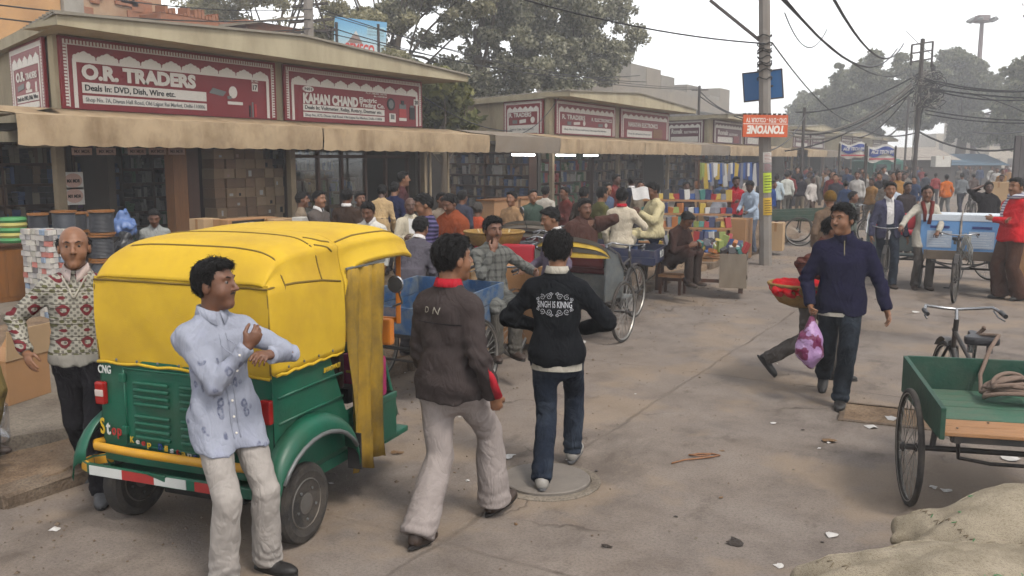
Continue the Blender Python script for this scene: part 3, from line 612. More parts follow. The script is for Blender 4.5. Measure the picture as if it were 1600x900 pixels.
# ------------------------------------------------------------------ figures: one continuous implicit surface per body and per garment
def axis_(lo, hi, h, fine):
    xs = [lo]
    while xs[-1] < hi:
        x = xs[-1]; s = h
        for a, b, q in fine:
            if a - h <= x <= b: s = min(s, q)
        xs.append(x + s)
    return np.array(xs)
class Fld:
    def __init__(s, lo, hi, h, fine=()):       # fine: (centre, half size, step) regions with smaller cells
        s.ax = [axis_(lo[i], hi[i], h, [(c[i] - r, c[i] + r, q) for c, r, q in fine]) for i in range(3)]
        s.F = np.full([len(a) for a in s.ax], .3, np.float32)
    def sl(s, lo, hi):
        r = []
        for a, l, h in zip(s.ax, lo, hi): r.append(slice(max(0, np.searchsorted(a, l) - 1), min(len(a), np.searchsorted(a, h) + 1)))
        return tuple(r)
    def pts(s, S): return s.ax[0][S[0]][:, None, None], s.ax[1][S[1]][None, :, None], s.ax[2][S[2]][None, None, :]
    def join(s, S, d, k, sub=False):
        f = s.F[S]; d = d.astype(np.float32)
        if sub:
            h = np.clip(.5 - .5 * (f + d) / k, 0, 1) if k else 0
            s.F[S] = f * (1 - h) - d * h + k * h * (1 - h) if k else np.maximum(f, -d)
        elif k > 0:
            h = np.clip(.5 + .5 * (d - f) / k, 0, 1); s.F[S] = d * (1 - h) + f * h - k * h * (1 - h)
        else: s.F[S] = np.minimum(f, d)
        return s
    def cap(s, p, q, r0, r1=None, k=.02, flat=None, sub=False):
        p, q = Vector(p), Vector(q); r1 = r0 if r1 is None else r1; m = max(r0, r1) + k + .03
        S = s.sl([min(p[i], q[i]) - m for i in range(3)], [max(p[i], q[i]) + m for i in range(3)]); x, y, z = s.pts(S)
        d = q - p; L2 = max(d.dot(d), 1e-9); t = np.clip(((x - p.x) * d.x + (y - p.y) * d.y + (z - p.z) * d.z) / L2, 0, 1)
        a, b, c = x - p.x - t * d.x, y - p.y - t * d.y, z - p.z - t * d.z
        if flat is not None:                   # (direction, factor): squash the section along a direction
            n, f = flat; e = a * n.x + b * n.y + c * n.z; g = 1 / f - 1; a, b, c = a + n.x * e * g, b + n.y * e * g, c + n.z * e * g
        return s.join(S, np.sqrt(a * a + b * b + c * c) - (r0 + (r1 - r0) * t), k, sub)
    def ell(s, c, R, fr=None, k=.02, sub=False):
        c = Vector(c); m = max(R) + k + .03; S = s.sl([c[i] - m for i in range(3)], [c[i] + m for i in range(3)]); x, y, z = s.pts(S); x, y, z = x - c.x, y - c.y, z - c.z
        if fr is None: a, b, e = x / R[0], y / R[1], z / R[2]
        else: a, b, e = [(x * v.x + y * v.y + z * v.z) / R[i] for i, v in enumerate(fr)]
        return s.join(S, (np.sqrt(a * a + b * b + e * e) - 1) * min(R), k, sub)
    def loft(s, o, fr, prof, k=.02, yo=None):  # prof: (height, half width, half depth, forward offset) along the frame's third axis
        hs = [p[0] for p in prof]; x, y, z = s.pts((slice(None),) * 3); x, y, z = x - o.x, y - o.y, z - o.z
        a, b, u = [x * v.x + y * v.y + z * v.z for v in fr]
        w = np.interp(u, hs, [p[1] for p in prof]); dp = np.interp(u, hs, [p[2] for p in prof]); b = b - np.interp(u, hs, [p[3] for p in prof])
        q = (np.abs(a / w) ** 2.4 + np.abs(b / dp) ** 2.4) ** (1 / 2.4); d = (q - 1) * np.minimum(w, dp)
        d = np.maximum(d, np.maximum(hs[0] - u, u - hs[-1])); return s.join((slice(None),) * 3, d, k)
    def cut(s, o, n):                          # remove everything on the n side of the plane
        x, y, z = s.pts((slice(None),) * 3); s.F = np.maximum(s.F, ((x - o[0]) * n[0] + (y - o[1]) * n[1] + (z - o[2]) * n[2]).astype(np.float32)); return s
    def wrinkle(s, amp, seed, freq=55, zs=1.0):
        r = np.random.default_rng(seed); x, y, z = s.pts((slice(None),) * 3); t = 0
        for i in range(5):
            d = r.normal(size=3); d /= np.linalg.norm(d); f = freq * r.uniform(.5, 1.3); e = r.normal(size=3) * 9
            t = t + (1 - 2 * np.abs(np.sin(f * .5 * (x * d[0] + y * d[1] + z * d[2] * zs) + 1.7 * np.sin(x * e[0] + y * e[1] + z * e[2] + i) + i * 1.3)))
        s.F = s.F + (amp * t / 3).astype(np.float32); return s
    def mesh(s, name, mats, scale=1.0):
        F = s.F; neg = F < 0
        if not neg.any(): return None
        n = neg.astype(np.int8); c8 = sum(n[i:F.shape[0] - 1 + i, j:F.shape[1] - 1 + j, k:F.shape[2] - 1 + k] for i in (0, 1) for j in (0, 1) for k in (0, 1))
        I = np.argwhere((c8 > 0) & (c8 < 8)); ax = s.ax; P = np.zeros((len(I), 3)); cnt = np.zeros(len(I))
        co = [(i, j, k) for i in (0, 1) for j in (0, 1) for k in (0, 1)]
        for a in co:
            for d in range(3):
                if a[d]: continue
                b = list(a); b[d] = 1; A = I + a; B = I + b; fa = F[A[:, 0], A[:, 1], A[:, 2]]; fb = F[B[:, 0], B[:, 1], B[:, 2]]; m = (fa < 0) != (fb < 0)
                t = np.where(m, fa / np.where(m, fa - fb, 1), 0)
                for e in range(3):
                    ca = ax[e][A[:, e]]; cb = ax[e][B[:, e]]; P[:, e] += np.where(m, ca + (cb - ca) * t, 0)
                cnt += m
        P /= cnt[:, None]; vid = np.full([q - 1 for q in F.shape], -1, np.int64); vid[I[:, 0], I[:, 1], I[:, 2]] = np.arange(len(I)); Q = []
        for d in range(3):
            sa = [slice(1, -1)] * 3; sa[d] = slice(0, -1); sb = [slice(1, -1)] * 3; sb[d] = slice(1, None); a, b = neg[tuple(sa)], neg[tuple(sb)]
            e1, e2 = [q for q in range(3) if q != d]
            for sgn in (0, 1):
                E = np.argwhere(a & ~b) if sgn == 0 else np.argwhere(~a & b)
                if not len(E): continue
                off = np.zeros(3, int); off[e1] = 1; off[e2] = 1; E = E + off
                def cell(o1, o2):
                    C = E.copy(); C[:, e1] += o1; C[:, e2] += o2; return vid[C[:, 0], C[:, 1], C[:, 2]]
                q = np.stack([cell(-1, -1), cell(0, -1), cell(0, 0), cell(-1, 0)], 1)
                if (sgn == 1) != (d == 1): q = q[:, ::-1]
                Q.append(q)
        Q = np.concatenate(Q); Q = Q[(Q >= 0).all(1)]; me = bpy.data.meshes.new(name); nq = len(Q)
        me.vertices.add(len(P)); me.vertices.foreach_set('co', (P * scale).ravel()); me.loops.add(nq * 4); me.loops.foreach_set('vertex_index', Q.ravel().astype(np.int32))
        me.polygons.add(nq); me.polygons.foreach_set('loop_start', np.arange(0, nq * 4, 4, dtype=np.int32)); me.polygons.foreach_set('use_smooth', np.ones(nq, bool))
        for m_ in (mats if isinstance(mats, (list, tuple)) else [mats]): me.materials.append(m_)
        me.update(calc_edges=True); return me
def ik(a, t, l1, l2, pole):
    a, t = Vector(a), Vector(t); d = t - a; D = d.length
    if D > (l1 + l2) * .995: t = a + d * ((l1 + l2) * .995 / D); d = t - a; D = d.length
    u = d / max(D, 1e-6); x = (l1 * l1 - l2 * l2 + D * D) / (2 * D); h = sqrt(max(0, l1 * l1 - x * x)); pole = Vector(pole); n = pole - u * pole.dot(u)
    n = n.normalized() if n.length > 1e-5 else u.orthogonal().normalized()
    return a + u * x + n * h, t
def skin_mat(name, rgb):
    if name in _M: return _M[name]
    n = N(name); c = L(rgb); col = n.ramp(n.noise(22, 5, .6), [(.3, sc_(c, .82)), (.7, sc_(c, 1.12))]); n.bump(n.noise(180, 3), .12, .004)
    n.b.inputs['Subsurface Weight'].default_value = .06; n.b.inputs['Subsurface Radius'].default_value = (.012, .005, .003)
    _M[name] = n.out(col, .5, 0, .35); return n.mat
def hair_mat(name, rgb):
    if name in _M: return _M[name]
    n = N(name); c = L(rgb); f = n.noise(1.0, 5, .7, n.mapped((260, 260, 60))); n.bump(f, 1.0, .012); _M[name] = n.out(n.ramp(f, [(.3, sc_(c, .4)), (.7, sc_(c, 1.3))]), .6, 0, .2); return n.mat
SK = [skin_mat('brown_skin', (116, 78, 58)), skin_mat('tan_skin', (138, 96, 70)), skin_mat('dark_skin', (88, 60, 47))]
HR = [hair_mat('black_hair', (26, 23, 23)), hair_mat('greying_hair', (84, 78, 74)), hair_mat('hennaed_hair', (92, 62, 40))]
M_EYE = mk('eye_white', (112, 100, 92), .3, .03, 3, 0); M_PUP = mk('dark_iris', (22, 16, 14), .2, .03, 3, 0); M_LIP = skin_mat('lip', (112, 66, 56))
SHOE = {c: mk('shoe_' + c, v, .55, .25, 8, .2, 60) for c, v in dict(black=(34, 31, 30), brown=(62, 48, 40), white=(150, 146, 140), grey=(92, 92, 94)).items()}
HS = 1.08
BUILD = {'slim': (.87, .86), 'mid': (.93, .93), 'stout': (1.02, 1.10)}

def strands(body, mat, hc, Hm, S, n, seed):
    """fine locks lying over the hair mass so that its outline breaks up"""
    ho = [c for c in body.children if c.name.startswith('hair')][-1]; me0 = ho.data; nv = len(me0.vertices); co = np.empty(nv * 3); no = np.empty(nv * 3); me0.vertices.foreach_get('co', co); me0.vertices.foreach_get('normal', no); co = co.reshape(-1, 3); no = no.reshape(-1, 3)
    rg = np.random.default_rng(seed); ii = rg.integers(0, nv, n); p = co[ii]; nn = no[ii]; up = np.array(Hm.col[2]); fw = np.array(Hm.col[1]); d = -up[None] * .8 + fw[None] * .45 + rg.normal(size=(n, 3)) * .45; d -= nn * (d * nn).sum(1)[:, None]; d /= np.linalg.norm(d, axis=1)[:, None] + 1e-6
    s = np.cross(d, nn); s /= np.linalg.norm(s, axis=1)[:, None] + 1e-6; Ln = rg.uniform(.012, .032, (n, 1)) * S; w = .0013 * S; lift = rg.uniform(.001, .006, (n, 1))
    V_ = np.stack([p - s * w, p + s * w, p + d * Ln * .6 + nn * lift + s * w * .8, p + d * Ln + nn * lift * .8, p + d * Ln * .6 + nn * lift - s * w * .8], 1).reshape(-1, 3); F_ = (np.arange(n)[:, None] * 5 + np.arange(5)[None]).tolist()
    me = bpy.data.meshes.new('hair_strands'); me.from_pydata(V_.tolist(), [], F_); me.materials.append(mat); tag(obj('hair_strands', me, ho), kind='stuff')

def person(label, loc, face, h=1.68, top=None, legs=None, skin=0, hair='short', hcol=0, shoe='black', lod=1, seed=1, pelvis=(0, 0, .93), lean=0, side=0, twist=0,
           head=(0, 0, 0), hR=None, hL=None, eR=(.5, -.8, -.4), eL=(-.5, -.8, -.4), fR=(.09, 0, .085), fL=(-.09, 0, .085), yR=-8, yL=8, pR=0, pL=0, style='shirt', build='mid', loose=1.0,
           curlR=.45, curlL=.45, palmR=None, palmL=None, moust=True, collar=None, inner=None, extra=None, hem=None, group=None, rz=None, cat='person', wr=1.0, knee=(0, 1, 0), bell=.066, kR=None, kL=None):
    S = h / 1.72; a = radians(face); toC = Vector((sin(YAW), -cos(YAW))); ri = Vector((cos(YAW), sin(YAW))); d = toC * cos(a) + ri * sin(a)
    rz = atan2(-d.x, d.y) if rz is None else rz
    lo = {0: (.0115, .0058, .0052), 1: (.017, .0095, .0095), 2: (.027, .016, .02)}[lod]; hb, hh, hf = lo
    V = Vector; pel = V(pelvis); la, sa = radians(lean), radians(side)
    u = V((sin(sa), sin(la), cos(la) * cos(sa))).normalized(); tw = radians(twist); r = V((cos(tw), sin(tw), 0)); r = (r - u * r.dot(u)).normalized(); f = u.cross(r)
    bw, bd = BUILD[build]; neck = pel + u * .515 - f * .01; sh = {1: neck - u * .105 + r * .170 * bw, -1: neck - u * .105 - r * .170 * bw}
    hy, hp, ho = [radians(q) for q in head]; R = Matrix.Rotation(hy, 3, 'Z') @ Matrix.Rotation(hp, 3, 'X') @ Matrix.Rotation(ho, 3, 'Y')
    B3 = Matrix((r, f, u)).transposed(); Ut = B3 @ Matrix.Identity(3)
    upm = V((u.x * .4, u.y * .4, 1)).normalized(); fm = (f - upm * f.dot(upm)).normalized(); Hm = Matrix((fm.cross(upm), fm, upm)).transposed() @ R
    hc = neck + upm * .055 + Hm @ V((0, .035, .085)); hx = [Hm.col[0].copy(), Hm.col[1].copy(), Hm.col[2].copy()]; hv = lambda x, y, z: hc + Hm @ V((x * HS, y * HS, z * HS)); hR3 = lambda *q: tuple(w_ * HS for w_ in q)
    arms = {}
    for s, t, pole in ((1, hR, eR), (-1, hL, eL)):
        if t is None: t = sh[s] + V((s * .06, .05, -.50))
        e, w = ik(sh[s], t, .285, .255, pole); arms[s] = (e, w)
    hip = {s: pel + V((s * .088, 0, -.02)) for s in (1, -1)}; lg = {}
    for s, t, kp in ((1, fR, kR), (-1, fL, kL)): lg[s] = ik(hip[s], t, .435, .425, kp or knee)
    allp = [hc, neck] + [q for s in (1, -1) for q in arms[s] + lg[s]] + [pel]; mn = [min(p[i] for p in allp) - .22 for i in range(3)]; mx = [max(p[i] for p in allp) + .22 for i in range(3)]
    # ---- body: head with features, neck, arms, five-fingered hands, trunk and legs in one surface
    fine = [(hc, .135, hh)] + ([(arms[s][1] + (arms[s][1] - arms[s][0]).normalized() * .08, .12, hf) for s in (1, -1)] if lod < 2 else [])
    B = Fld(mn, mx, max(hb * 1.25, .014), fine)
    for s in (1, -1):
        e, w = arms[s]; B.cap(sh[s], e, .045, .036, .03); B.cap(e, w, .037, .026, .02); k_, t = lg[s]; B.cap(hip[s], k_, .07, .05, .03); B.cap(k_, t, .048, .034, .02)
    B.loft(pel, (r, f, u), [(-.08, .13, .09, 0), (.15, .115, .08, 0), (.35, .13, .085, 0), (.46, .10, .06, -.01), (.5, .04, .04, -.01)], .03)
    B.cap(neck - u * .05, hv(0, -.025, -.03), .058, .050, .03)
    B.ell(hv(0, -.010, .028), hR3(.075, .094, .090), hx, .02).ell(hv(0, .022, -.040), hR3(.056, .064, .074), hx, .035).ell(hv(0, .060, -.092), hR3(.026, .024, .022), hx, .025)
    for s in (1, -1):
        B.ell(hv(s * .036, .045, -.03), hR3(.026, .03, .03), hx, .02); B.cap(hv(s * .012, .079, .036), hv(s * .042, .068, .036), .010, .009, .012)
        B.ell(hv(s * .030, .100, .014), hR3(.016, .020, .0095), hx, .008, True); B.ell(hv(s * .077, -.008, -.006), hR3(.010, .021, .031), hx, .006)
    B.cap(hv(0, .082, .022), hv(0, .108, -.020), .0085, .0125, .010).ell(hv(.011, .096, -.024), hR3(.008, .009, .007), hx, .006).ell(hv(-.011, .096, -.024), hR3(.008, .009, .007), hx, .006)
    B.cap(hv(-.018, .074, -.053), hv(.018, .074, -.053), .0078, .0078, .006).cap(hv(-.016, .073, -.0615), hv(.016, .073, -.0615), .0078, .0078, .006)
    hands = {}
    for s, curl, pn in ((1, curlR, palmR), (-1, curlL, palmL)):
        e, w = arms[s]; wd = (w - e).normalized(); n = V(pn) if pn is not None else V((-s, 0, 0)); n = (n - wd * n.dot(wd)); n = n.normalized() if n.length > 1e-3 else wd.orthogonal().normalized()
        ac = wd.cross(n) * s                       # towards the thumb
        hands[s] = (w, wd, n, ac)
        B.cap(w, w + wd * .045, .023, .027, .015, (n, .62)).ell(w + wd * .048, (.035, .014, .043), (ac, n, wd), .012)
        if lod == 2: B.cap(w + wd * .07, w + wd * .13 + n * .03 * curl, .028, .018, .015, (n, .7)); continue
        for q, (o_, ln, c_) in enumerate(((.025, .062, 1), (.009, .069, 1.05), (-.008, .065, 1.1), (-.024, .052, 1.2))):
            p = w + wd * (.080 - .006 * abs(q - 1)) + ac * o_; an = curl * c_ * .25; rr = .0086 - .0005 * q
            for j in range(3):
                an += curl * c_ * .62; dd = wd * cos(an) + n * sin(an) + ac * (o_ * .8 * (1 - min(1, curl))); qv = p + dd.normalized() * ln * (.44, .32, .26)[j]; B.cap(p, qv, rr, rr - .001, .004); p = qv; rr -= .001
        p = w + wd * .024 + ac * .024; q1 = p + (ac * .75 + wd * .7 + n * .35).normalized() * .036; q2 = q1 + (ac * .15 + wd * 1 + n * (.3 + .5 * curl)).normalized() * .028; q3 = q2 + (wd + n * (.3 + curl) - ac * .2).normalized() * .023
        B.cap(p, q1, .014, .011, .012).cap(q1, q2, .0105, .0095, .004).cap(q2, q3, .0095, .008, .003)
    me = B.mesh('person', SK[skin], S); body = obj('person', me, None, loc, (0, 0, rz)); tag(body, label, cat, group)
    add = lambda name, fl, mat: obj(name, fl.mesh(name, mat, S), body)
    # ---- face details
    if lod < 2:
        for s in (1, -1):
            m = MB(); Mx = Matrix.Translation(hv(s * .030,  .0700, .013)) @ Hm.to_4x4()
            m.lathe([(.0112 * sin(pi * i / 8), -.0112 * cos(pi * i / 8)) for i in range(1, 8)], 10, Mx @ Matrix.Rotation(-pi / 2, 4, 'X')); m.mi = 1
            m.lathe([(.0068, .0), (.0068, .0102), (.004, .0118), (.0001, .0121)], 8, Mx @ Matrix.Rotation(-pi / 2, 4, 'X'))
            me = m.mesh('eye', [M_EYE, M_PUP], smooth=True); me.transform(Matrix.Scale(S, 4)); obj('eye', me, body)
            m = MB(); m.tube([hv(s * .012, .0875, .032), hv(s * .030, .084, .040), hv(s * .048, .068, .034)], [.003, .0042, .002], 6); me = m.mesh('eyebrow', HR[0 if hcol != 1 else 1], smooth=True); me.transform(Matrix.Scale(S, 4)); obj('eyebrow', me, body)
        if moust:
            m = MB(); m.tube([hv(-.030, .066, -.050), hv(-.015, .083, -.042), hv(0, .087, -.039), hv(.015, .083, -.042), hv(.030, .066, -.050)], [.0015, .005, .0045, .005, .0015], 6)
            me = m.mesh('moustache', HR[0 if hcol != 1 else 1], smooth=True); me.transform(Matrix.Scale(S, 4)); obj('moustache', me, body)
    # ---- hair
    hf_ = Fld([hc[i] - .17 for i in range(3)], [hc[i] + .19 for i in range(3)], {0: .0052, 1: .0085, 2: .013}[lod])
    if hair in ('short', 'thick', 'bald', 'cap', 'longish'):
        th = {'short': .008, 'thick': .0105, 'bald': .013, 'cap': .016, 'longish': .014}[hair]
        hf_.ell(hv(0, -.012, .030), hR3(.075 + th, .094 + th, .089 + th), hx, .0)
        if hair == 'thick': hf_.ell(hv(.0, .052, .094), (.050, .034, .022), hx, .03)
        x, y, z = hf_.pts((slice(None),) * 3); x, y, z = x - hc.x, y - hc.y, z - hc.z; lx, ly, lz = [x * v.x + y * v.y + z * v.z for v in hx]
        hl = np.interp(ly, [-.12, -.06, -.035, -.012, .010, .028, .05, .075, .10], {'bald': [-.07, -.06, -.02, .0, .02, .1, .2, .2, .2], 'cap': [-.03, -.03, -.03, -.02, .0, .01, .03, .045, .05]}.get(hair, [-.095, -.09, -.035, .014, -.05 if hair == 'longish' else -.008, .038, .064, .088, .097]))
        keep = (hl - lz)
        if hair == 'bald': keep = np.maximum(keep, lz - .062 + np.clip(ly + .05, 0, 1) * .6)
        kk = .018; q_ = np.clip(.5 + .5 * (keep - hf_.F) / kk, 0, 1); hf_.F = (hf_.F * (1 - q_) + keep * q_ + kk * q_ * (1 - q_)).astype(np.float32)
        if hair != 'cap':
            rg = np.random.default_rng(seed); t = 0
            for i in range(4): dv = rg.normal(size=3) * (60, 95, 130, 170)[i]; t = t + np.sin(lx * dv[0] + ly * dv[1] + lz * dv[2] * .5 + i)
            hf_.F = hf_.F + (.0026 * t).astype(np.float32)
        nm = 'knitted_cap' if hair == 'cap' else 'hair'; add(nm, hf_, cloth('brown_knit_cap', (104, 78, 34), .2, 400) if hair == 'cap' else HR[hcol])
        if lod < 2 and hair in ('thick', 'short', 'longish', 'bald'): strands(body, HR[hcol], hc * S, Hm, S, {0: 2600, 1: 700}[lod] // (3 if hair == 'bald' else 1), seed)
    tm = top[0] if isinstance(top, tuple) else top
    # ---- trousers
    zl = [min(lg[s][1].z, lg[s][0].z) for s in (1, -1)]; T = Fld([mn[0], mn[1], min(zl) - .12], [mx[0], mx[1], pel.z + .22], hb)
    T.loft(pel, (V((1, 0, 0)), V((0, 1, 0)), V((0, 0, 1))), [(-.10, .155 * bw, .10 * bd, 0), (-.02, .165 * bw, .118 * bd, -.008), (.07, .158 * bw, .108 * bd, 0), (.14, .15 * bw, .10 * bd, 0)], .02)
    for s in (1, -1):
        k_, t = lg[s]; T.cap(hip[s] + V((0, 0, .0)), k_, .088 * loose, .069 * loose, .05); T.cap(k_, t + (t - k_).normalized() * .01, .069 * loose, bell * loose, .008)
    T.ell(pel + V((0, .0, -.11)), (.10, .085 * bd, .10), None, .04)
    T.wrinkle(.0055 * wr, seed + 11, 44, .6)
    if lod < 2:                                    # folds breaking over the shoe and at the knee
        x, y, z = T.pts((slice(None),) * 3)
        for s in (1, -1):
            k_, t = lg[s]
            for c, rad, am in ((t, .16, .008), (k_, .10, .0022), (hip[s], .12, .004)):
                g = np.exp(-((x - c.x) ** 2 + (y - c.y) ** 2 + (z - c.z) ** 2) / (rad * .6) ** 2); T.F = T.F + (g * am * np.sin((z - c.z) * 105 + 7 * (x - c.x) * s + 5 * np.sin(y * 14 + s))).astype(np.float32)
    for s in (1, -1):
        k_, t = lg[s]; dn = (t - k_).normalized(); o_ = t + dn * .035
        x, y, z = T.pts((slice(None),) * 3); dd = (x - o_.x) * dn.x + (y - o_.y) * dn.y + (z - o_.z) * dn.z; near = (x - t.x) ** 2 + (y - t.y) ** 2 + (z - t.z) ** 2 < .2 ** 2
        T.F = np.where(near, np.maximum(T.F, dd), T.F).astype(np.float32)
    add('trousers', T, legs)
    # ---- upper garment
    hem = hem if hem is not None else {'shirt': -.13, 'jacket': -.09, 'sweater': -.06, 'kurta': -.36, 'shawl': -.12}[style]; fat = {'shirt': 0, 'jacket': .013, 'sweater': .006, 'kurta': .006, 'shawl': .025}[style]
    U = Fld(mn, [mx[0], mx[1], neck.z + .12], hb); hw = .165 * bw + fat
    U.loft(pel, (r, f, u), [(hem, hw + (.006 if style == 'shirt' else -.012 if style == 'jacket' else .01), .116 * bd + fat, 0), (hem + .07, hw + .004, .115 * bd + fat, .0), (.14, .152 * bw + fat * 1.2, .108 * bd + fat, .004), (.30, .172 * bw + fat, .112 * bd + fat * .8, .002),
                            (.39, .178 * bw + fat * .7, .100 + fat * .5, -.006), (.44, .158 * bw, .082 + fat * .3, -.012), (.475, .105, .068, -.014), (.50, .066, .060, -.01), (.525, .060, .058, -.005)], .0)
    x, y, z = U.pts((slice(None),) * 3)
    U.loft(pel, (V((1, 0, 0)), V((0, 1, 0)), V((0, 0, 1))), [(-.12, .17 * bw + .012, .115 * bd + .012, 0), (-.02, .175 * bw + .010, .128 * bd + .010, -.008), (.07, .165 * bw + .008, .115 * bd + .008, 0), (.14, .15 * bw + .004, .10 * bd + .004, 0)], .02)
    for s in (1, -1): U.cap(hip[s], lg[s][0], .088 * loose + .010, .069 * loose + .018, .04)
    o_ = pel + V((0, 0, 1)) * (hem + .004) ; U.F = np.maximum(U.F, (o_.z - z + .012 * np.sin(x * 21 + seed) + .10 * (y - pel.y) * (lean > 12)).astype(np.float32))
    sl = {'shirt': (.056, .046, .038), 'jacket': (.063, .054, .044), 'sweater': (.058, .049, .040), 'kurta': (.058, .048, .042), 'shawl': (.072, .066, .052)}[style]
    for s in (1, -1):
        e, w = arms[s]; U.cap(neck - u * .055 + r * s * .05, sh[s] - u * .005, .052, .056, .05); U.cap(sh[s], e, sl[0], sl[1], .035); U.cap(e, w - (w - e).normalized() * .012, sl[1], sl[2], .010)
    if style == 'shawl':
        for s in (1, -1): U.cap(neck - u * .05 + r * s * .04, sh[s] * .7 + arms[s][0] * .3, .075, .09, .06)
        U.cap(pel + u * .1, neck - u * .12, .17, .15, .05, (f, .8))
    U.wrinkle(.0072 * wr, seed, 40, .8)
    if lod < 2:                                    # sleeve creases inside the elbow, drapes under the arm
        x, y, z = U.pts((slice(None),) * 3)
        for s in (1, -1):
            e, w = arms[s]; ax_ = (w - sh[s]).normalized()
            for c, rad, am, fq in ((e, .16, .0085, 92), (w, .10, .006, 120), (sh[s] - u * .06, .13, .006, 70)):
                dd = (x - c.x) * ax_.x + (y - c.y) * ax_.y + (z - c.z) * ax_.z; g = np.exp(-((x - c.x) ** 2 + (y - c.y) ** 2 + (z - c.z) ** 2) / (rad * .6) ** 2)
                U.F = U.F + (g * am * wr * np.sin(dd * fq + 9 * np.sin((x + y) * 11 + s))).astype(np.float32)
    x, y, z = U.pts((slice(None),) * 3)
    for s in (1, -1):
        e, w = arms[s]; wd = (w - e).normalized(); dd = (x - w.x) * wd.x + (y - w.y) * wd.y + (z - w.z) * wd.z; near = (x - w.x) ** 2 + (y - w.y) ** 2 + (z - w.z) ** 2 < .10 ** 2
        U.F = np.where(near, np.maximum(U.F, dd), U.F).astype(np.float32)
    if inner:                                      # open front over an inner shirt
        I_ = Fld(mn, [mx[0], mx[1], neck.z + .1], hb); I_.loft(pel, (r, f, u), [(hem - .03, .15 * bw, .112 * bd, 0), (.14, .145 * bw, .11 * bd, .004), (.30, .165 * bw, .114 * bd, .002), (.42, .15, .085, -.008), (.475, .09, .07, -.01), (.52, .06, .06, -.004)], 0); add('shirt', I_, inner[0])
        lt = (x - pel.x) * r.x + (y - pel.y) * r.y + (z - pel.z) * r.z; ff = (x - pel.x) * f.x + (y - pel.y) * f.y + (z - pel.z) * f.z; uu = (x - pel.x) * u.x + (y - pel.y) * u.y + (z - pel.z) * u.z
        wdt = np.interp(uu, [hem, .2, .48, .55], inner[1]); U.F = np.where(ff > .02, np.maximum(U.F, wdt - np.abs(lt)), U.F).astype(np.float32)
    nm = {'shirt': 'shirt', 'jacket': 'jacket', 'sweater': 'sweater', 'kurta': 'kurta', 'shawl': 'shawl'}[style]; gm = add(nm, U, tm)
    if collar:
        m = MB(); nb = neck + u * .012; pts = [nb + r * (.066 * sin(q)) + f * (.062 * cos(q) - .002) - u * (.022 * max(0, cos(q))) for q in [2 * pi * i / 20 for i in range(20)]]
        rows = [];
        for i in range(21):
            q = 2 * pi * (.03 + .94 * i / 20); rd = r * sin(q) + f * cos(q); c = nb - u * (.03 * max(0, cos(q)) ** 2); tip = .018 * max(0, cos(q)) ** 6
            rows.append([c + rd * .058 + u * .010, c + rd * .062 + u * .030, c + rd * .070 + u * .032, c + rd * (.084 + tip) - u * (.012 + tip * 1.6), c + rd * (.080 + tip) - u * (.016 + tip * 1.6)])
        me = m.grid(rows).mesh('collar', collar, smooth=True); me.transform(Matrix.Scale(S, 4)); obj('collar', me, body)
    # ---- shoes
    for s, yw, pt in ((1, yR, pR), (-1, yL, pL)):
        k_, t = lg[s]; q = Matrix.Rotation(radians(yw), 3, 'Z') @ Matrix.Rotation(radians(pt), 3, 'X'); fx = [q.col[0].copy(), q.col[1].copy(), q.col[2].copy()]; tv = lambda x, y, z: t + q @ V((x, y, z))
        Z = Fld([t[i] - .24 for i in range(3)], [t[i] + .24 for i in range(3)], {0: .0085, 1: .012, 2: .02}[lod]); Z.cap(tv(0, -.035, -.045), tv(0, .03, -.045), .042, .042, .02).ell(tv(0, .095, -.058), (.045, .098, .036), fx, .03).cap(tv(0, -.02, -.02), tv(0, -.01, .03), .043, .040, .02)
        n_ = -fx[2]; Z.cut(tv(0, 0, -.085), n_); zo = add('shoe', Z, SHOE[shoe])
        if lod == 0:
            m = MB(); m.prism([(.043 * cos(2 * pi * i / 16) * (1.06 if sin(2 * pi * i / 16) > 0 else .9), .05 + .145 * sin(2 * pi * i / 16)) for i in range(16)], -.0865, -.070, Matrix.Translation(t) @ q.to_4x4()); me = m.mesh('sole', SHOE['black' if shoe != 'white' else 'grey'], bevel=.004); me.transform(Matrix.Scale(S, 4)); so = obj('sole', me, zo)
    body['_'] = 0; del body['_']
    return dict(o=body, gm=gm, S=S, pel=pel, u=u, r=r, f=f, neck=neck, arms=arms, hands=hands, hc=hc, hx=hx, sh=sh, lg=lg, add=add)
def onto(me_obj, pts, d):
    """carry points along d onto the surface of a garment (both in the person's own space)"""
    bv = BVHTree.FromPolygons([v.co for v in me_obj.data.vertices], [p.vertices for p in me_obj.data.polygons]); out = []
    for p in pts:
        h = bv.ray_cast(Vector(p) - d * .4, d, 1.0); out.append((h[0] - d * .003) if h[0] is not None else None)
    return out
def print_on(P, body_text, centre, right, up, out, h, width, mat, bold=.01, slant=0, name='lettering'):
    src = text_mesh(body_text, bold); me = src.copy(); bm = bmesh.new(); bm.from_mesh(me)
    bm.verts.ensure_lookup_table(); lo_ = min(v.co.x for v in bm.verts); hi_ = max(v.co.x for v in bm.verts); S = P['S']
    bmesh.ops.delete(bm, geom=[f for f in bm.faces if f.normal.z < .5], context='FACES'); bmesh.ops.triangulate(bm, faces=bm.faces[:]); bmesh.ops.subdivide_edges(bm, edges=bm.edges[:], cuts=1)
    pts = [(centre + right * (((v.co.x - lo_) / (hi_ - lo_) - .5) * width + v.co.y * h / .7 * slant) + up * (v.co.y * h / .7 - h / 2)) * S for v in bm.verts]; res = onto(P['gm'], pts, -out)
    for v, q, p in zip(bm.verts, res, pts): v.co = q if q is not None else p
    bm.to_mesh(me); bm.free(); me.materials.clear(); me.materials.append(mat); return obj(name, me, P['gm'])
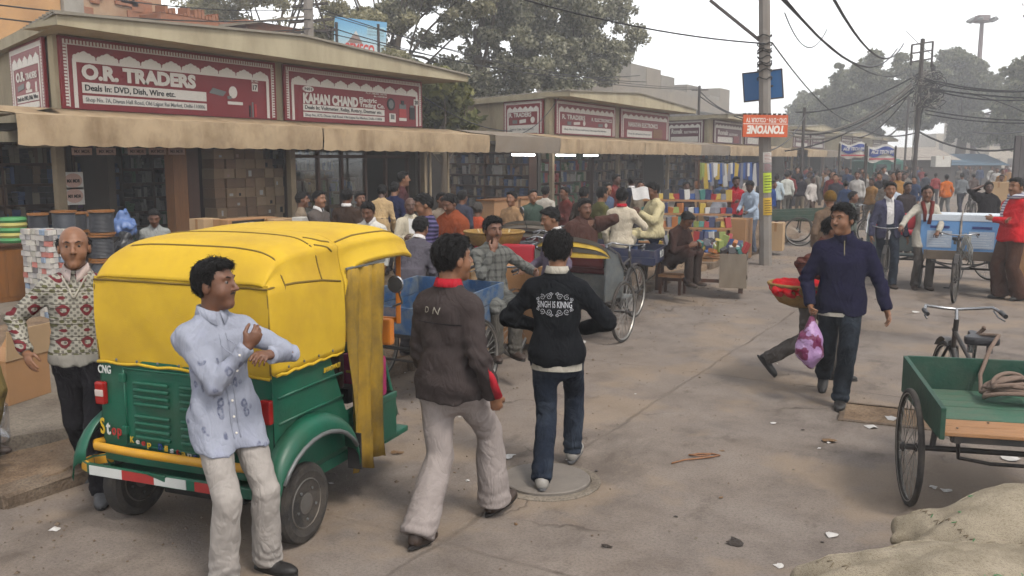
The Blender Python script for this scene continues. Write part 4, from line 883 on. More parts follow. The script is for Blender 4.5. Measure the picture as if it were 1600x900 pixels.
def curve_on(P, paths, out, r, mat, name):
    m = MB()
    for pts in paths:
        q = [x for x in onto(P['gm'], [p * P['S'] for p in pts], -out) if x is not None]
        if len(q) > 1: m.tube(q, r * P['S'], 5)
    return m.build(name, mat, P['gm'], smooth=True)
# ------------------------------------------------------------------ the people in front
def px_shirt(n, col):                                  # pale shirt printed with grey paisley drops
    vo = n.new('ShaderNodeTexVoronoi', feature='F1'); vo.inputs['Scale'].default_value = 17; vo.inputs['Randomness'].default_value = .8
    wv = n.new('ShaderNodeVectorMath', operation='ADD'); nn = n.new('ShaderNodeTexNoise'); nn.inputs['Scale'].default_value = 9; m = n.new('ShaderNodeVectorMath', operation='SCALE'); m.inputs['Scale'].default_value = .05
    n.lk(n.coord(), nn.inputs['Vector']); n.lk(nn.outputs['Color'], m.inputs[0]); n.lk(n.mapped((1, 1, .62)), wv.inputs[0]); n.lk(m.outputs[0], wv.inputs[1]); n.lk(wv.outputs[0], vo.inputs['Vector'])
    ring = n.ramp(vo.outputs['Distance'], [(.10, (.25,) * 3 + (1,)), (.17, (1,) * 4), (.27, (1,) * 4), (.33, (0, 0, 0, 1))])
    sp = n.new('ShaderNodeSeparateXYZ'); n.lk(n.coord(), sp.inputs[0]); low = n.ramp(sp.outputs[2], [(.98, (.75,) * 3 + (1,)), (1.0, (.08,) * 3 + (1,))]); low = n.math('MULTIPLY', n.math('LESS_THAN', sp.outputs[2], 1.16), .75); low = n.math('ADD', low, .12)
    st = n.math('MULTIPLY', n.math('GREATER_THAN', n.math('SINE', n.math('MULTIPLY', n.math('ADD', sp.outputs[0], sp.outputs[1]), 620)), .5), .14)
    col = n.mix(n.math('MULTIPLY', n.math('MULTIPLY', ring, low), n.ramp(n.noise(90, 3), [(.35, (.3,) * 3 + (1,)), (.6, (1,) * 3 + (1,))])), col, L((76, 82, 108)))
    col = n.mix(n.ramp(n.noise(5, 3), [(.5, (0, 0, 0, 1)), (.7, (.5,) * 3 + (1,))]), col, L((168, 172, 196)))
    return n.mix(st, col, L((140, 148, 170)))
def px_isle(n, col):                                   # knitted bands: white diamonds, maroon motifs, olive leaves
    sp = n.new('ShaderNodeSeparateXYZ'); n.lk(n.coord(), sp.inputs[0]); x = n.math('ADD', sp.outputs[0], n.math('MULTIPLY', sp.outputs[1], .6)); z = sp.outputs[2]; S = lambda v, f, p=0.0: n.math('SINE', n.math('ADD', n.math('MULTIPLY', v, f), p))
    gt = lambda a, b: n.math('GREATER_THAN', a, b)
    d1 = gt(n.math('MULTIPLY', S(x, 170), S(z, 170)), .25); band = S(z, 2 * pi / .20, .6)
    big = n.math('ADD', S(x, 2 * pi / .13), S(z, 2 * pi / .20 * 1, .6)); ring = n.math('MULTIPLY', gt(big, .55), n.math('LESS_THAN', n.math('ABSOLUTE', n.math('SUBTRACT', n.math('ADD', S(x, 2 * pi / .13), S(z, 2 * pi / .1, 1.2)), 1.0)), .62))
    col = n.mix(n.math('MULTIPLY', d1, .75), col, L((84, 80, 74)))
    col = n.mix(n.math('MULTIPLY', ring, .95), col, L((112, 34, 44)))
    ol = n.math('MULTIPLY', n.math('LESS_THAN', band, -.55), gt(n.math('MULTIPLY', S(x, 95, 1), S(z, 120)), .3)); col = n.mix(n.math('MULTIPLY', ol, .9), col, L((92, 92, 56)))
    edge = n.math('LESS_THAN', n.math('ABSOLUTE', n.math('SUBTRACT', n.math('ABSOLUTE', band), .93)), .02); col = n.mix(edge, col, L((66, 54, 50)))
    return n.mix(n.math('LESS_THAN', z, .93), col, L((150, 146, 138)))
def px_stripe(c, f, th=.2, ax=2):
    def g(n, col):
        sp = n.new('ShaderNodeSeparateXYZ'); n.lk(n.coord(), sp.inputs[0]); return n.mix(n.math('GREATER_THAN', n.math('SINE', n.math('ADD', n.math('MULTIPLY', sp.outputs[ax], f), n.math('MULTIPLY', n.noise(3, 2), 5))), th), col, L(c))
    return g
def px_check(c, f):
    def g(n, col):
        sp = n.new('ShaderNodeSeparateXYZ'); n.lk(n.coord(), sp.inputs[0]); a = n.math('GREATER_THAN', n.math('SINE', n.math('MULTIPLY', n.math('ADD', sp.outputs[0], sp.outputs[1]), f)), .6); b = n.math('GREATER_THAN', n.math('SINE', n.math('MULTIPLY', sp.outputs[2], f)), .6)
        return n.mix(n.math('MULTIPLY', n.math('ADD', a, b), .45), col, L(c))
    return g
def px_denim(n, col): return n.mix(n.ramp(n.noise(4.5, 4, .6), [(.48, (0, 0, 0, 1)), (.75, (.45,) * 3 + (1,))]), col, L((84, 94, 106)))
C_PRINT = cloth('printed_shirt', (158, 162, 176), .08, extra=px_shirt, fold=.35); C_WHITE = cloth('offwhite_trousers', (168, 161, 155), .08, fold=.4)
C_ISLE = cloth('patterned_knit', (166, 162, 150), .1, 500, extra=px_isle, fold=.2); C_DK = cloth('dark_trousers', (36, 34, 38), .2)
C_GREYB = cloth('taupe_fleece', (66, 58, 57), .12, fold=.3); C_KHAKI = cloth('khaki_grey_trousers', (156, 146, 142), .08, fold=.4)
C_BLK = cloth('black_jacket_cloth', (23, 25, 29), .15, fold=.45); C_DENIM = cloth('washed_denim', (34, 41, 54), .2, extra=px_denim); C_DENIM2 = cloth('dark_denim', (30, 35, 42), .2, extra=px_denim)
C_NAVY = cloth('navy_jacket_cloth', (30, 29, 52), .15, fold=.4); C_BRN = cloth('maroon_quilted_cloth', (86, 52, 46), .2, extra=px_stripe((62, 36, 34), 150, .75)); C_GREY = cloth('grey_trousers', (92, 86, 82), .15)
C_SLATE = cloth('slate_blue_jacket', (66, 66, 88), .15); C_WSH = cloth('white_shirt', (214, 210, 208), .06); C_RED = cloth('red_knit', (196, 32, 40), .12, 500); C_BROWNP = cloth('brown_trousers', (78, 54, 44), .15)
C_REDC = cloth('red_collar_cloth', (176, 40, 52), .1); C_CREAM = cloth('cream_shirt', (196, 186, 160), .1); C_LGREY = cloth('light_grey_shirt', (178, 172, 160), .1); V = Vector

# 1 man leaning on the auto rickshaw
p = G(380, 900); A = person('man in pale printed shirt and off-white trousers leaning on the auto rickshaw', p, 42, 1.64, C_PRINT, C_WHITE, 0, 'thick', 0, 'black', 0, 21, pelvis=(.045, -.045, .915), lean=-2, side=3, twist=0, hem=-.19, head=(36, 2, -2),
    hR=(.01, .19, 1.285), eR=(.6, -.45, -1), hL=(-.06, .28, 1.245), eL=(-1, .1, -.5), fR=(.13, .06, .085), fL=(-.13, .03, .085), yR=-12, yL=25, style='shirt', curlR=.9, curlL=.75, palmR=(-.2, -1, 0), palmL=(0, -.4, -1), collar=C_PRINT, loose=.98, bell=.078, build='slim')
for i in range(6):
    z = -.10 + i * .085; q = onto(A['gm'], [(A['pel'] + A['u'] * z + A['f'] * .05) * A['S']], -A['f'])[0]
    if q is not None: MB().lathe([(.006, -.002), (.006, .002), (.001, .003)], 8, Matrix.Translation(q) @ A['f'].to_track_quat('Z', 'Y').to_matrix().to_4x4()).build('button', M_WHT, A['gm'])
curve_on(A, [[A['pel'] + A['u'] * (-.125 + i * .03) + A['f'] * .05 + A['r'] * .018 for i in range(19)], [A['pel'] + A['u'] * (-.125 + i * .03) + A['f'] * .05 - A['r'] * .018 for i in range(19)]], A['f'], .0022, C_PRINT, 'placket')
m = MB(); rg = random.Random(4)                           # stray tufts on top of the head
for i in range(9): b = A['hc'] + Vector((rg.uniform(-.03, .03), rg.uniform(-.03, .03), .115)); m.tube([b * A['S'], (b + Vector((rg.uniform(-.01, .01), rg.uniform(-.01, .01), .025))) * A['S'], (b + Vector((rg.uniform(-.03, .03), rg.uniform(-.02, .02), .045))) * A['S']], [.0016, .001, .0004], 4)
m.build('hair_tuft', HR[0], A['o'])
# 2 balding man in the patterned sweater
p = G(150, 772); A = person('balding man in white and maroon patterned sweater walking beside the auto rickshaw', p, 14, 1.72, C_ISLE, C_DK, 1, 'bald', 0, 'grey', 0, 22, pelvis=(.02, 0, .92), lean=4, head=(8, 3, 0),
    hR=(.30, .14, .96), eR=(1, -.6, 0), hL=(-.28, .02, .93), fR=(.10, -.34, .14), fL=(-.06, .12, .085), pR=-35, style='sweater', curlR=.3, palmR=(-.6, -.7, 0), collar=cloth('pale_pink_collar', (200, 182, 176), .06), moust=False, build='mid')
curve_on(A, [[A['neck'] - A['u'] * (.02 + .13 * i / 8) + A['r'] * s * (.07 * (1 - i / 8)) for i in range(9)] for s in (1, -1)], A['f'], .007, C_LGREY, 'neckband')
# 3 man in the taupe fleece seen from behind
p = (G(655, 862) + G(770, 797)) / 2; A = person('man in taupe fleece jacket with red collar walking away beside the auto rickshaw', p, 147, 1.73, C_GREYB, C_KHAKI, 1, 'thick', 0, 'brown', 0, 23, pelvis=(-.04, -.03, .89), lean=3, head=(-22, 4, 0),
    hR=(.215, .05, .80), eR=(.4, -.9, 0), hL=(-.23, .10, .80), fR=(.05, .29, .11), fL=(-.05, -.29, .09), pR=12, pL=-8, style='jacket', collar=C_REDC, hem=-.12, curlR=.8, palmR=(-.7, .5, 0), loose=1.08, bell=.088, build='slim')
bk = -A['f']
print_on(A, 'D', A['pel'] + A['u'] * .385 - A['r'] * .075, A['r'], A['u'], bk, .035, .028, C_LGREY, .0, .25); print_on(A, 'N', A['pel'] + A['u'] * .385 - A['r'] * .005, A['r'], A['u'], bk, .04, .045, C_LGREY, .0, .3)
e, w = A['arms'][1]; m = MB(); ax = (w - e).normalized(); o_ = A['r'] * .05 - A['f'] * .02; m.tube([(e + ax * .04 + o_ * .85) * A['S'], (e + ax * .12 + o_ * .95) * A['S'], (w - ax * .01 + o_ * .95) * A['S']], [.008, .02, .024], 8); m.build('red_sleeve_panel', C_REDC, A['gm'], smooth=True)
curve_on(A, [[A['pel'] + A['u'] * .315 + A['r'] * (-.15 + .3 * i / 14) for i in range(15)]], bk, .0022, C_BLK, 'yoke_seam')
# 4 man in the black jacket
p = G(868, 748); A = person('man in black jacket with white scroll print walking away over the manhole cover', p, 168, 1.70, C_BLK, C_DENIM, 1, 'thick', 0, 'white', 0, 24, pelvis=(0, 0, .885), lean=2, head=(4, 0, 0),
    hR=(.13, .17, 1.00), eR=(1, -.5, .1), hL=(-.13, .17, 1.00), eL=(-1, -.5, .1), fR=(.07, .32, .12), fL=(-.05, -.24, .10), pL=-14, pR=8, style='jacket', collar=C_LGREY, hem=-.09, loose=.98, build='slim', moust=False)
bk = -A['f']; M_PR = mk('white_print', (196, 198, 204), .7, .05, 3, 0); ce = A['pel'] + A['u'] * .315
print_on(A, 'SINGH IS KINNG', ce, A['r'], A['u'], bk, .042, .225, M_PR, .012)
pa = []
for sx in (-1, 1):
    for sy in (-1, 1):
        for k, (cx, cy, r0, tn) in enumerate(((.035, .050, .022, 1.6), (.08, .046, .020, 1.4), (.112, .034, .012, 1.5), (.02, .072, .012, 1.3))):
            pa.append([ce + A['r'] * sx * (cx + r0 * (1 - i / 26) * cos(i * tn * 2 * pi / 22 + k)) + A['u'] * sy * (cy + r0 * (1 - i / 26) * sin(i * tn * 2 * pi / 22 + k)) for i in range(23)])
curve_on(A, pa, bk, .0015, M_PR, 'scroll_print')
m = MB(); rows = []
for i in range(25):
    q = 2 * pi * i / 24; c = A['pel'] + A['r'] * cos(q) * .172 + A['f'] * sin(q) * .122; rows.append([(c - A['u'] * .125) * A['S'], (c - A['u'] * .075) * A['S']])
m.grid(rows).build('shirt_tail', C_LGREY, A['o'], smooth=True)
# 5 man in the navy jacket with the purple bag
p = G(1310, 628); A = person('man in navy zip jacket and dark jeans carrying a purple plastic bag', p, -16, 1.76, C_NAVY, C_DENIM2, 1, 'thick', 0, 'black', 0, 25, pelvis=(.02, -.02, .905), lean=-2, head=(-38, -2, 0),
    hR=(.27, .10, .84), eR=(.8, -.8, 0), hL=(-.34, .08, .80), eL=(-.9, -.6, 0), fR=(.11, -.36, .17), fL=(.0, .16, .085), pR=-42, yL=-6, style='jacket', collar=C_NAVY, hem=-.13, build='stout', curlL=.5, curlR=1.5, palmL=(.8, .3, 0), palmR=(-1, .2, 0), loose=1.05)
curve_on(A, [[A['pel'] + A['u'] * (.36 + .12 * i / 8) for i in range(9)]], A['f'], .004, mk('zip_metal', (150, 140, 110), .4, .1, 3, 0, metal=.8), 'zip')
m = MB(); rows = []
for i in range(25):
    q = 2 * pi * i / 24; c = A['pel'] + A['r'] * cos(q) * .188 + A['f'] * sin(q) * .147; rows.append([(c - A['u'] * .152) * A['S'], (c - A['u'] * .12) * A['S']])
m.grid(rows).build('shirt_tail', C_LGREY, A['o'], smooth=True); NAVY = A
# 6 man carrying the basket
p = G(1262, 592); A = person('man in maroon quilted jacket carrying a cane basket on his hip', p, 68, 1.64, C_BRN, C_GREY, 0, 'short', 0, 'black', 0, 26, pelvis=(0, -.02, .89), lean=16, head=(0, -8, 0),
    hR=(.34, .02, .99), eR=(.8, -.9, .2), hL=(-.2, .2, .95), fR=(.06, -.38, .2), fL=(-.06, .28, .085), pR=-48, style='jacket', hem=-.1, curlR=.9, palmR=(-.6, 0, -.8), collar=cloth('rust_collar', (104, 62, 50)), wr=1.6); BASK = A
# 7 man in the slate jacket
p = G(1382, 448); A = person('young man in slate blue jacket over white shirt walking towards the camera', p, -4, 1.75, C_SLATE, C_DENIM, 1, 'thick', 0, 'brown', 1, 27, lean=-2, head=(-6, -4, 0), hR=(.27, .04, .83), hL=(-.29, .08, .80), fR=(.06, -.28, .13), fL=(-.06, .16, .085), pR=-30,
    style='jacket', hem=-.12, inner=(C_WSH, [.06, .055, .06, .05]), collar=C_WSH, build='slim')
# 8 rickshaw puller
p = G(1438, 452); A = person('rickshaw puller in pale grey shirt with maroon scarf leaning on his handlebar', p, -8, 1.70, C_LGREY, C_GREY, 0, 'short', 0, 'brown', 1, 28, lean=5, head=(-14, -2, 0), hR=(.46, .36, 1.06), eR=(1, -.3, -.4), hL=(-.10, .38, .98), eL=(-1, -.4, -.3), fR=(.1, 0, .085), fL=(-.1, .05, .085), style='shirt', hem=-.22, build='slim', palmR=(0, 0, -1), palmL=(0, 0, -1), curlR=1.2, curlL=1.2)
sc = cloth('maroon_scarf', (112, 50, 46), .2); m = MB(); n_, u_, f_, r_ = A['neck'], A['u'], A['f'], A['r']
m.tube([(n_ - u_ * .30 + f_ * .15 + r_ * .05) * A['S'], (n_ - u_ * .14 + f_ * .13 + r_ * .05) * A['S'], (n_ - u_ * .0 + f_ * .06 + r_ * .075) * A['S'], (n_ + u_ * .01 - f_ * .075) * A['S'], (n_ - u_ * .0 + f_ * .06 - r_ * .08) * A['S'], (n_ - u_ * .13 + f_ * .13 - r_ * .05) * A['S'], (n_ - u_ * .34 + f_ * .155 - r_ * .02) * A['S']], [.02, .032, .035, .035, .035, .034, .03], 8)
m.build('scarf', sc, A['gm'], smooth=True)
# 9 man in the red sweater at the right edge
p = G(1574, 468); A = person('man in bright red sweater with arms folded at the right edge', p, -78, 1.84, C_RED, C_BROWNP, 1, 'thick', 0, 'black', 1, 29, lean=-2, head=(6, 0, 0), hR=(-.10, .20, 1.12), eR=(.8, -.5, -.6), hL=(.12, .23, 1.14), eL=(-.8, -.4, -.6), fR=(.12, .02, .085), fL=(-.12, -.1, .085), style='sweater', hem=-.1, loose=1.25, bell=.10, build='stout')
m = MB(); n_, u_, f_, r_ = A['neck'], A['u'], A['f'], A['r']; m.tube([(n_ + r_ * .10 * sin(q) + f_ * .085 * cos(q) + u_ * (.03 - .02 * cos(q))) * A['S'] for q in [2 * pi * i / 16 for i in range(16)]], .038, 8, closed=True)
m.tube([(n_ + r_ * .09 + f_ * .02) * A['S'], (n_ - u_ * .12 + r_ * .11 + f_ * .10) * A['S'], (n_ - u_ * .32 + r_ * .08 + f_ * .15) * A['S']], [.04, .035, .03], 8); m.build('scarf', cloth('white_blue_scarf', (206, 204, 212), .06, extra=px_stripe((60, 64, 104), 160, .6, 2)), A['gm'], smooth=True)
# ------------------------------------------------------------------ people in the middle distance and the far crowd
PAL = {}
def CL(rgb, extra=None):
    k = 'cloth_%d_%d_%d' % rgb + ('_p' if extra else '')
    return cloth(k, rgb, .15, extra=extra)
def stand(label, px, ytop, D, face, rgb, trouser=(60, 56, 58), z0=0.10, **k):
    """a person standing at a distance D whose crown reaches the height seen at ytop"""
    p = atD(px, ytop, D); h = min(1.86, max(1.5, (p.z - z0))); lod = k.pop('lod', 1 if D < 16 else 2); pat = k.pop('pat', None); sd = int(px * 3 + ytop)
    return person(label, (p.x, p.y, z0), face, h, CL(rgb, pat) if not isinstance(rgb, bpy.types.Material) else rgb, CL(trouser), k.pop('skin', sd % 3), k.pop('hair', 'thick'), k.pop('hcol', 0), 'brown', lod, sd, **k)
SIT = dict(pelvis=(0, 0, .56), fR=(.10, .40, .085), fL=(-.10, .42, .085), knee=(0, .6, 1))
def sit(label, px, ytop, D, face, rgb, trouser=(60, 56, 58), **k):
    sh_ = k.pop('seat', .56); q = dict(SIT); q['pelvis'] = (0, 0, sh_); q['fR'] = (.10, .42, k.get('foot', .085)); q['fL'] = (-.10, .40, k.pop('foot', .085)); q.update(k)
    p = atD(px, ytop, D); z0 = p.z - (sh_ + .515 + .27) * 1.66 / 1.72; pat = q.pop('pat', None)
    return person(label, (p.x, p.y, max(0, z0)), face, 1.66, CL(rgb, pat), CL(trouser), q.pop('skin', 0), q.pop('hair', 'thick'), q.pop('hcol', 0), 'brown', q.pop('lod', 1), int(px), **q)
DOWN = dict(head=(0, -24, 0)); FOLD = dict(hR=(-.10, .19, 1.10), hL=(.10, .21, 1.13), eR=(.8, -.5, -.6), eL=(-.8, -.4, -.6)); READ = dict(hR=(.10, .30, 1.12), hL=(-.10, .30, 1.12), eR=(.6, -.4, -.8), eL=(-.6, -.4, -.8))
WALK = dict(fR=(.07, .26, .09), fL=(-.07, -.26, .12), pL=-25); WALK2 = dict(fL=(-.07, .26, .09), fR=(.07, -.26, .12), pR=-25)
stand('man in grey sweater with white scarf and folded arms outside the KAHAN CHAND shop', 497, 298, 12.6, 62, (92, 84, 80), z0=.12, style='sweater', collar=C_WSH, **FOLD)
stand('man in dark brown sweater seen from behind outside the KAHAN CHAND shop', 541, 294, 12.8, 170, (62, 48, 40), z0=.12, style='sweater', collar=C_WSH, hair='short')
stand('man in white shirt looking down just behind the auto rickshaw roof', 577, 312, 10.6, -12, (206, 202, 194), z0=.11, style='shirt', collar=C_WSH, **DOWN)
stand('man in beige shirt bending at the shop counter', 592, 290, 14.5, 175, (176, 150, 112), z0=.24, lean=22, hem=-.15)
stand('man in navy jacket with white stripe at the shop counter', 612, 292, 15.0, 160, (34, 38, 66), z0=.24, style='jacket', lean=10)
stand('man in maroon shirt standing in the shadow of the KAHAN CHAND shop', 628, 268, 15.6, 100, (76, 46, 48), z0=.24)
stand('bald man in pale shirt with a cloth on his shoulder', 641, 308, 12.0, 10, (190, 180, 160), z0=.11, hair='bald', hcol=1, skin=2, **READ)
stand('man in purple and navy striped sweater looking down to the left', 668, 300, 9.8, -72, (96, 88, 124), z0=.09, style='sweater', pat=px_stripe((40, 38, 66), 150, -.1), head=(0, -18, 0), skin=1, moust=False, hair='thick', **READ)
stand('man in orange vest with maroon shawl looking down', 706, 300, 11.0, -35, (132, 66, 40), z0=.11, style='shawl', **dict(DOWN, **READ))
stand('man in grey vest stooping between the rickshaw and the blue tricycle', 640, 346, 9.0, 160, (88, 84, 92), z0=.08, lean=28, style='sweater', collar=C_WSH)
sit('grey-haired man in orange shirt sitting in front of the middle block', 746, 316, 15.5, 165, (172, 74, 46), hcol=1, hair='short', seat=.5)
s_ = sit('thin man in grey checked shirt sitting on the blue tricycle with hand at his mouth', 768, 350, 8.55, 20, (112, 112, 108), (88, 84, 78), seat=.84, foot=.36, pat=px_check((60, 60, 58), 90), hR=(.06, .20, 1.30), eR=(.4, .3, -1), hL=(-.36, .28, 1.08), eL=(-.8, -.2, -.5), palmR=(0, -1, 0), head=(8, -4, 0), hair='thick', build='slim', lod=0)
stand('man in purple-grey vest over white shirt looking down by the tin rickshaw', 866, 322, 9.3, -70, (104, 94, 110), z0=.06, style='sweater', collar=C_WSH, head=(0, -16, 0), skin=1, hR=(.22, .26, .98), moust=False)
sit('man in brown shawl with hand on his neck, sitting on the hooded rickshaw', 912, 310, 11.3, 12, (78, 54, 48), seat=.9, foot=.49, style='shawl', hL=(-.14, .05, 1.38), eL=(-1, .3, .1), head=(10, -6, 0))
sit('man in off-white shirt with red scarf sitting with his back to the camera', 972, 294, 13.0, 165, (196, 184, 164), seat=.74, foot=.3, collar=C_REDC, hR=(.3, .3, .95), style='kurta', hem=-.1)
stand('man in olive shirt behind the seated man with the red scarf', 934, 292, 14.4, 120, (84, 82, 50), z0=.11, lean=8)
stand('man in a dark cap of hair seated behind the olive shirt', 912, 292, 15.6, 150, (60, 52, 46), z0=.11)
sit('young man in cream jacket reading a paper on the navy tricycle', 1024, 284, 13.6, -70, (198, 186, 148), (52, 68, 104), seat=.80, foot=.34, style='jacket', **dict(hR=(.08, .30, 1.12), hL=(-.10, .32, 1.12), head=(0, -14, 0)))
stand('man in dark vest with his back to the camera at the middle block', 987, 275, 20, 175, (34, 38, 50), (96, 108, 128), z0=.15, style='sweater', collar=C_WSH, hair='short')
stand('man in red and brown sweater facing the man in the dark vest', 962, 272, 20.5, 60, (112, 52, 50), z0=.15, style='sweater')
sit('man in dark clothes squatting on a stool at the stall front', 1052, 322, 13.4, 40, (62, 44, 40), (58, 48, 44), seat=.42, head=(0, -30, 0), lean=22, lod=1, hR=(.10, .42, .62), hL=(-.1, .44, .62))
stand('stallholder in red shirt behind the large cardboard box', 1150, 276, 20.5, 5, (160, 34, 46), z0=.12, skin=2, lod=1, collar=CL((150, 30, 40)), **READ)
stand('man in light blue shirt handling the large cardboard box beside the pole', 1176, 280, 19.2, -40, (164, 178, 196), (92, 98, 112), z0=.1, lean=8, head=(0, -24, 0), skin=2, lod=1, collar=CL((170, 184, 200)), hR=(.16, .36, 1.0), hL=(-.08, .38, .98))
stand('man in grey shirt bending over the stall goods', 1112, 300, 19.6, 120, (150, 150, 156), (44, 42, 46), z0=.1, lean=42, hair='short', hcol=1, hR=(.1, .62, .82), hL=(-.1, .62, .82))
stand('man in ochre cap and white collar behind the stallholder', 1172, 268, 24, 30, (196, 186, 176), z0=.12, hcol=2)
far = [  # px, head top, distance, facing, shirt, trousers, description
    (1214, 272, 30, 170, (176, 190, 198), (60, 62, 66), 'man in pale blue shirt walking right of the pole'), (1230, 268, 32, 175, (196, 198, 190), (100, 96, 90), 'man in pale yellow vest and white sleeves by the green tricycle'),
    (1252, 272, 33, 175, (40, 34, 44), (120, 108, 92), 'man in black jacket walking away by the green tricycle'), (1270, 275, 30, 30, (204, 196, 190), (88, 70, 62), 'man in white shirt walking beside the black jacket'),
    (1296, 264, 36, -60, (204, 200, 204), (70, 64, 64), 'man in white shirt raised above the crowd'), (1312, 274, 34, 10, (66, 42, 44), (40, 40, 44), 'man in maroon sweater in the crowd'), (1322, 282, 26, 170, (34, 52, 84), (40, 40, 44), 'man in blue denim jacket in front of the green truck'),
    (1342, 278, 40, 60, (46, 84, 80), (60, 60, 62), 'man in teal shirt left of the green truck'), (1352, 276, 38, -40, (150, 132, 110), (60, 56, 50), 'man in tan coat left of the green truck'),
    (1332, 300, 17.5, 65, (92, 98, 92), (40, 42, 46), 'man in grey-green jacket just behind the slate jacket man'), (1397, 288, 24, 170, (176, 186, 200), (56, 60, 70), 'man in checked white shirt right of the slate jacket man'),
    (1418, 284, 20, 5, (54, 46, 48), (50, 48, 50), 'man in dark cardigan behind the puller'), (1480, 272, 33, 178, (206, 106, 28), (112, 112, 112), 'man in orange shirt walking away down the street'), (1504, 270, 35, 175, (112, 116, 120), (44, 44, 58), 'man with a backpack walking away beside the orange shirt'),
    (1522, 276, 40, 170, (92, 78, 74), (52, 50, 54), 'man in brown jacket walking away in the far street'), (1447, 272, 44, 160, (62, 66, 78), (52, 50, 54), 'man in dark jacket in the far crowd left of the orange shirt'), (1462, 278, 42, 165, (150, 52, 52), (62, 60, 64), 'person in red shirt in the far crowd'),
    (1430, 274, 48, 170, (66, 92, 110), (52, 50, 54), 'man in blue shirt below the wire pole'), (1410, 276, 50, 20, (176, 170, 160), (62, 60, 64), 'man in pale shirt below the wire pole'), (1560, 276, 50, 170, (86, 82, 88), (52, 50, 54), 'man in grey jacket near the stacked cartons'),
    (1380, 270, 44, 10, (96, 60, 54), (52, 50, 54), 'man in brick red shirt before the green truck'), (1366, 272, 46, 150, (190, 186, 178), (52, 50, 54), 'man in white shirt before the green truck'), (1240, 282, 40, 0, (120, 100, 80), (52, 50, 54), 'man in tan shirt near the shop fronts right of the pole'),
    (1262, 280, 44, 20, (90, 104, 130), (52, 50, 54), 'man in blue-grey shirt near the shop fronts'), (1285, 280, 46, -20, (150, 150, 146), (52, 50, 54), 'man in pale grey shirt near the shop fronts'), (1208, 282, 26, 60, (34, 62, 120), (52, 50, 54), 'person in bright blue jacket just right of the pole')]
for i, (px, yt, D, fc, c, tr, lab) in enumerate(far):
    k = dict(WALK if i % 2 else WALK2)
    if D < 24: k = {}
    stand(lab, px, yt, D, fc, c, tr, z0=.0, style=('shirt', 'sweater', 'jacket')[i % 3], hair='thick' if i % 4 else 'short', **k)
rf = random.Random(12); PRO = []; FAR = []
def ordn(n): return '%d%s' % (n, 'th' if 10 <= n % 100 <= 20 else {1: 'st', 2: 'nd', 3: 'rd'}.get(n % 10, 'th'))
def tone(c):
    r, g, b = c; return 'pale' if min(c) > 130 else 'dark' if max(c) < 70 else 'reddish' if r > 1.4 * b and r > 1.4 * g else 'bluish' if b > r else 'brownish'
for i in range(160):                                      # the dense far crowd that closes the street, still one person each
    px = rf.uniform(1395, 1590) if i % 3 else rf.uniform(1225, 1400); D = rf.uniform(34, 95) if 30 < i < 120 else rf.uniform(50, 95) if i < 120 else rf.uniform(26, 48); px = rf.uniform(1212, 1420) if i >= 120 and i % 4 else px; c = rf.choice([(150, 140, 132), (60, 58, 66), (120, 44, 44), (176, 172, 168), (52, 66, 96), (92, 74, 60), (120, 112, 104), (44, 42, 46), (150, 110, 60)])
    if 1440 < px < 1535 and D < 62: D += 30
    p = atD(px, 250, D)
    lab = 'one of the distant people crowding the far end of the street'; fc = rf.choice([0, 15, 170, 180, 165, -10, 90])
    if i < 14:
        A = person(lab, (p.x, p.y, 0), fc, rf.uniform(1.60, 1.76), CL(c), CL(rf.choice([(56, 54, 58), (92, 84, 78), (44, 50, 66)])), i % 3, 'thick', 0, 'brown', 2, 100 + i, group='distant crowd at the end of the street', style=('shirt', 'jacket')[i % 2], **(WALK if i % 2 else WALK2)); PRO.append((A['o'], c)); FAR.append((px, A['o'], c))
    else:
        o = copy_tree(PRO[i % 14][0]); FAR.append((px, o, PRO[i % 14][1])); o.location = (p.x, p.y, 0); o.rotation_euler = (0, 0, rf.uniform(-.6, .6) + (pi if i % 3 else 0)); o.scale = (rf.uniform(.95, 1.04),) * 3
for k, (px, o, c) in enumerate(sorted(FAR, key=lambda a: a[0])): tag(o, 'distant person in a %s top, %s from the left in the far crowd' % (tone(c), ordn(k + 1)))
for px, yt, D, fc, c, lab, kw in ((690, 318, 13.5, 30, (120, 108, 96), 'man in grey-brown shirt between the orange vest and the counter', {}), (722, 306, 14.6, 150, (60, 62, 76), 'man in dark blue sweater left of the plywood counters', {}), (800, 322, 14.0, -30, (150, 120, 90), 'man in tan shirt behind the bamboo basket', READ), (832, 316, 15.0, 20, (64, 78, 70), 'man in dark green shirt behind the parked bicycles', {}), (852, 306, 17.0, 160, (176, 170, 160), 'man in pale shirt at the right plywood counter', {}), (884, 300, 16.4, -60, (98, 50, 46), 'man in maroon shirt left of the brown shawl', FOLD), (948, 286, 17.5, 40, (84, 96, 120), 'man in blue-grey shirt behind the olive shirt', {}), (1002, 282, 18.5, -20, (140, 128, 110), 'man in beige shirt behind the paper reader', {}), (1072, 284, 20, 10, (70, 60, 62), 'man in dark brown shirt behind the goods rack', {}), (1090, 280, 22, -30, (160, 150, 140), 'man in pale grey shirt behind the goods line', {}), (1128, 276, 23, 30, (70, 84, 110), 'man in blue shirt behind the hanging goods', {}), (470, 300, 13.4, 100, (130, 116, 100), 'man in khaki shirt left of the grey sweater', {}), (562, 300, 13.8, 30, (70, 60, 54), 'man in brown coat between the sweater and the white shirt', {})):
    stand(lab, px, yt, D, fc, c, z0=.12, lod=2 if D > 14.5 else 1, **kw)
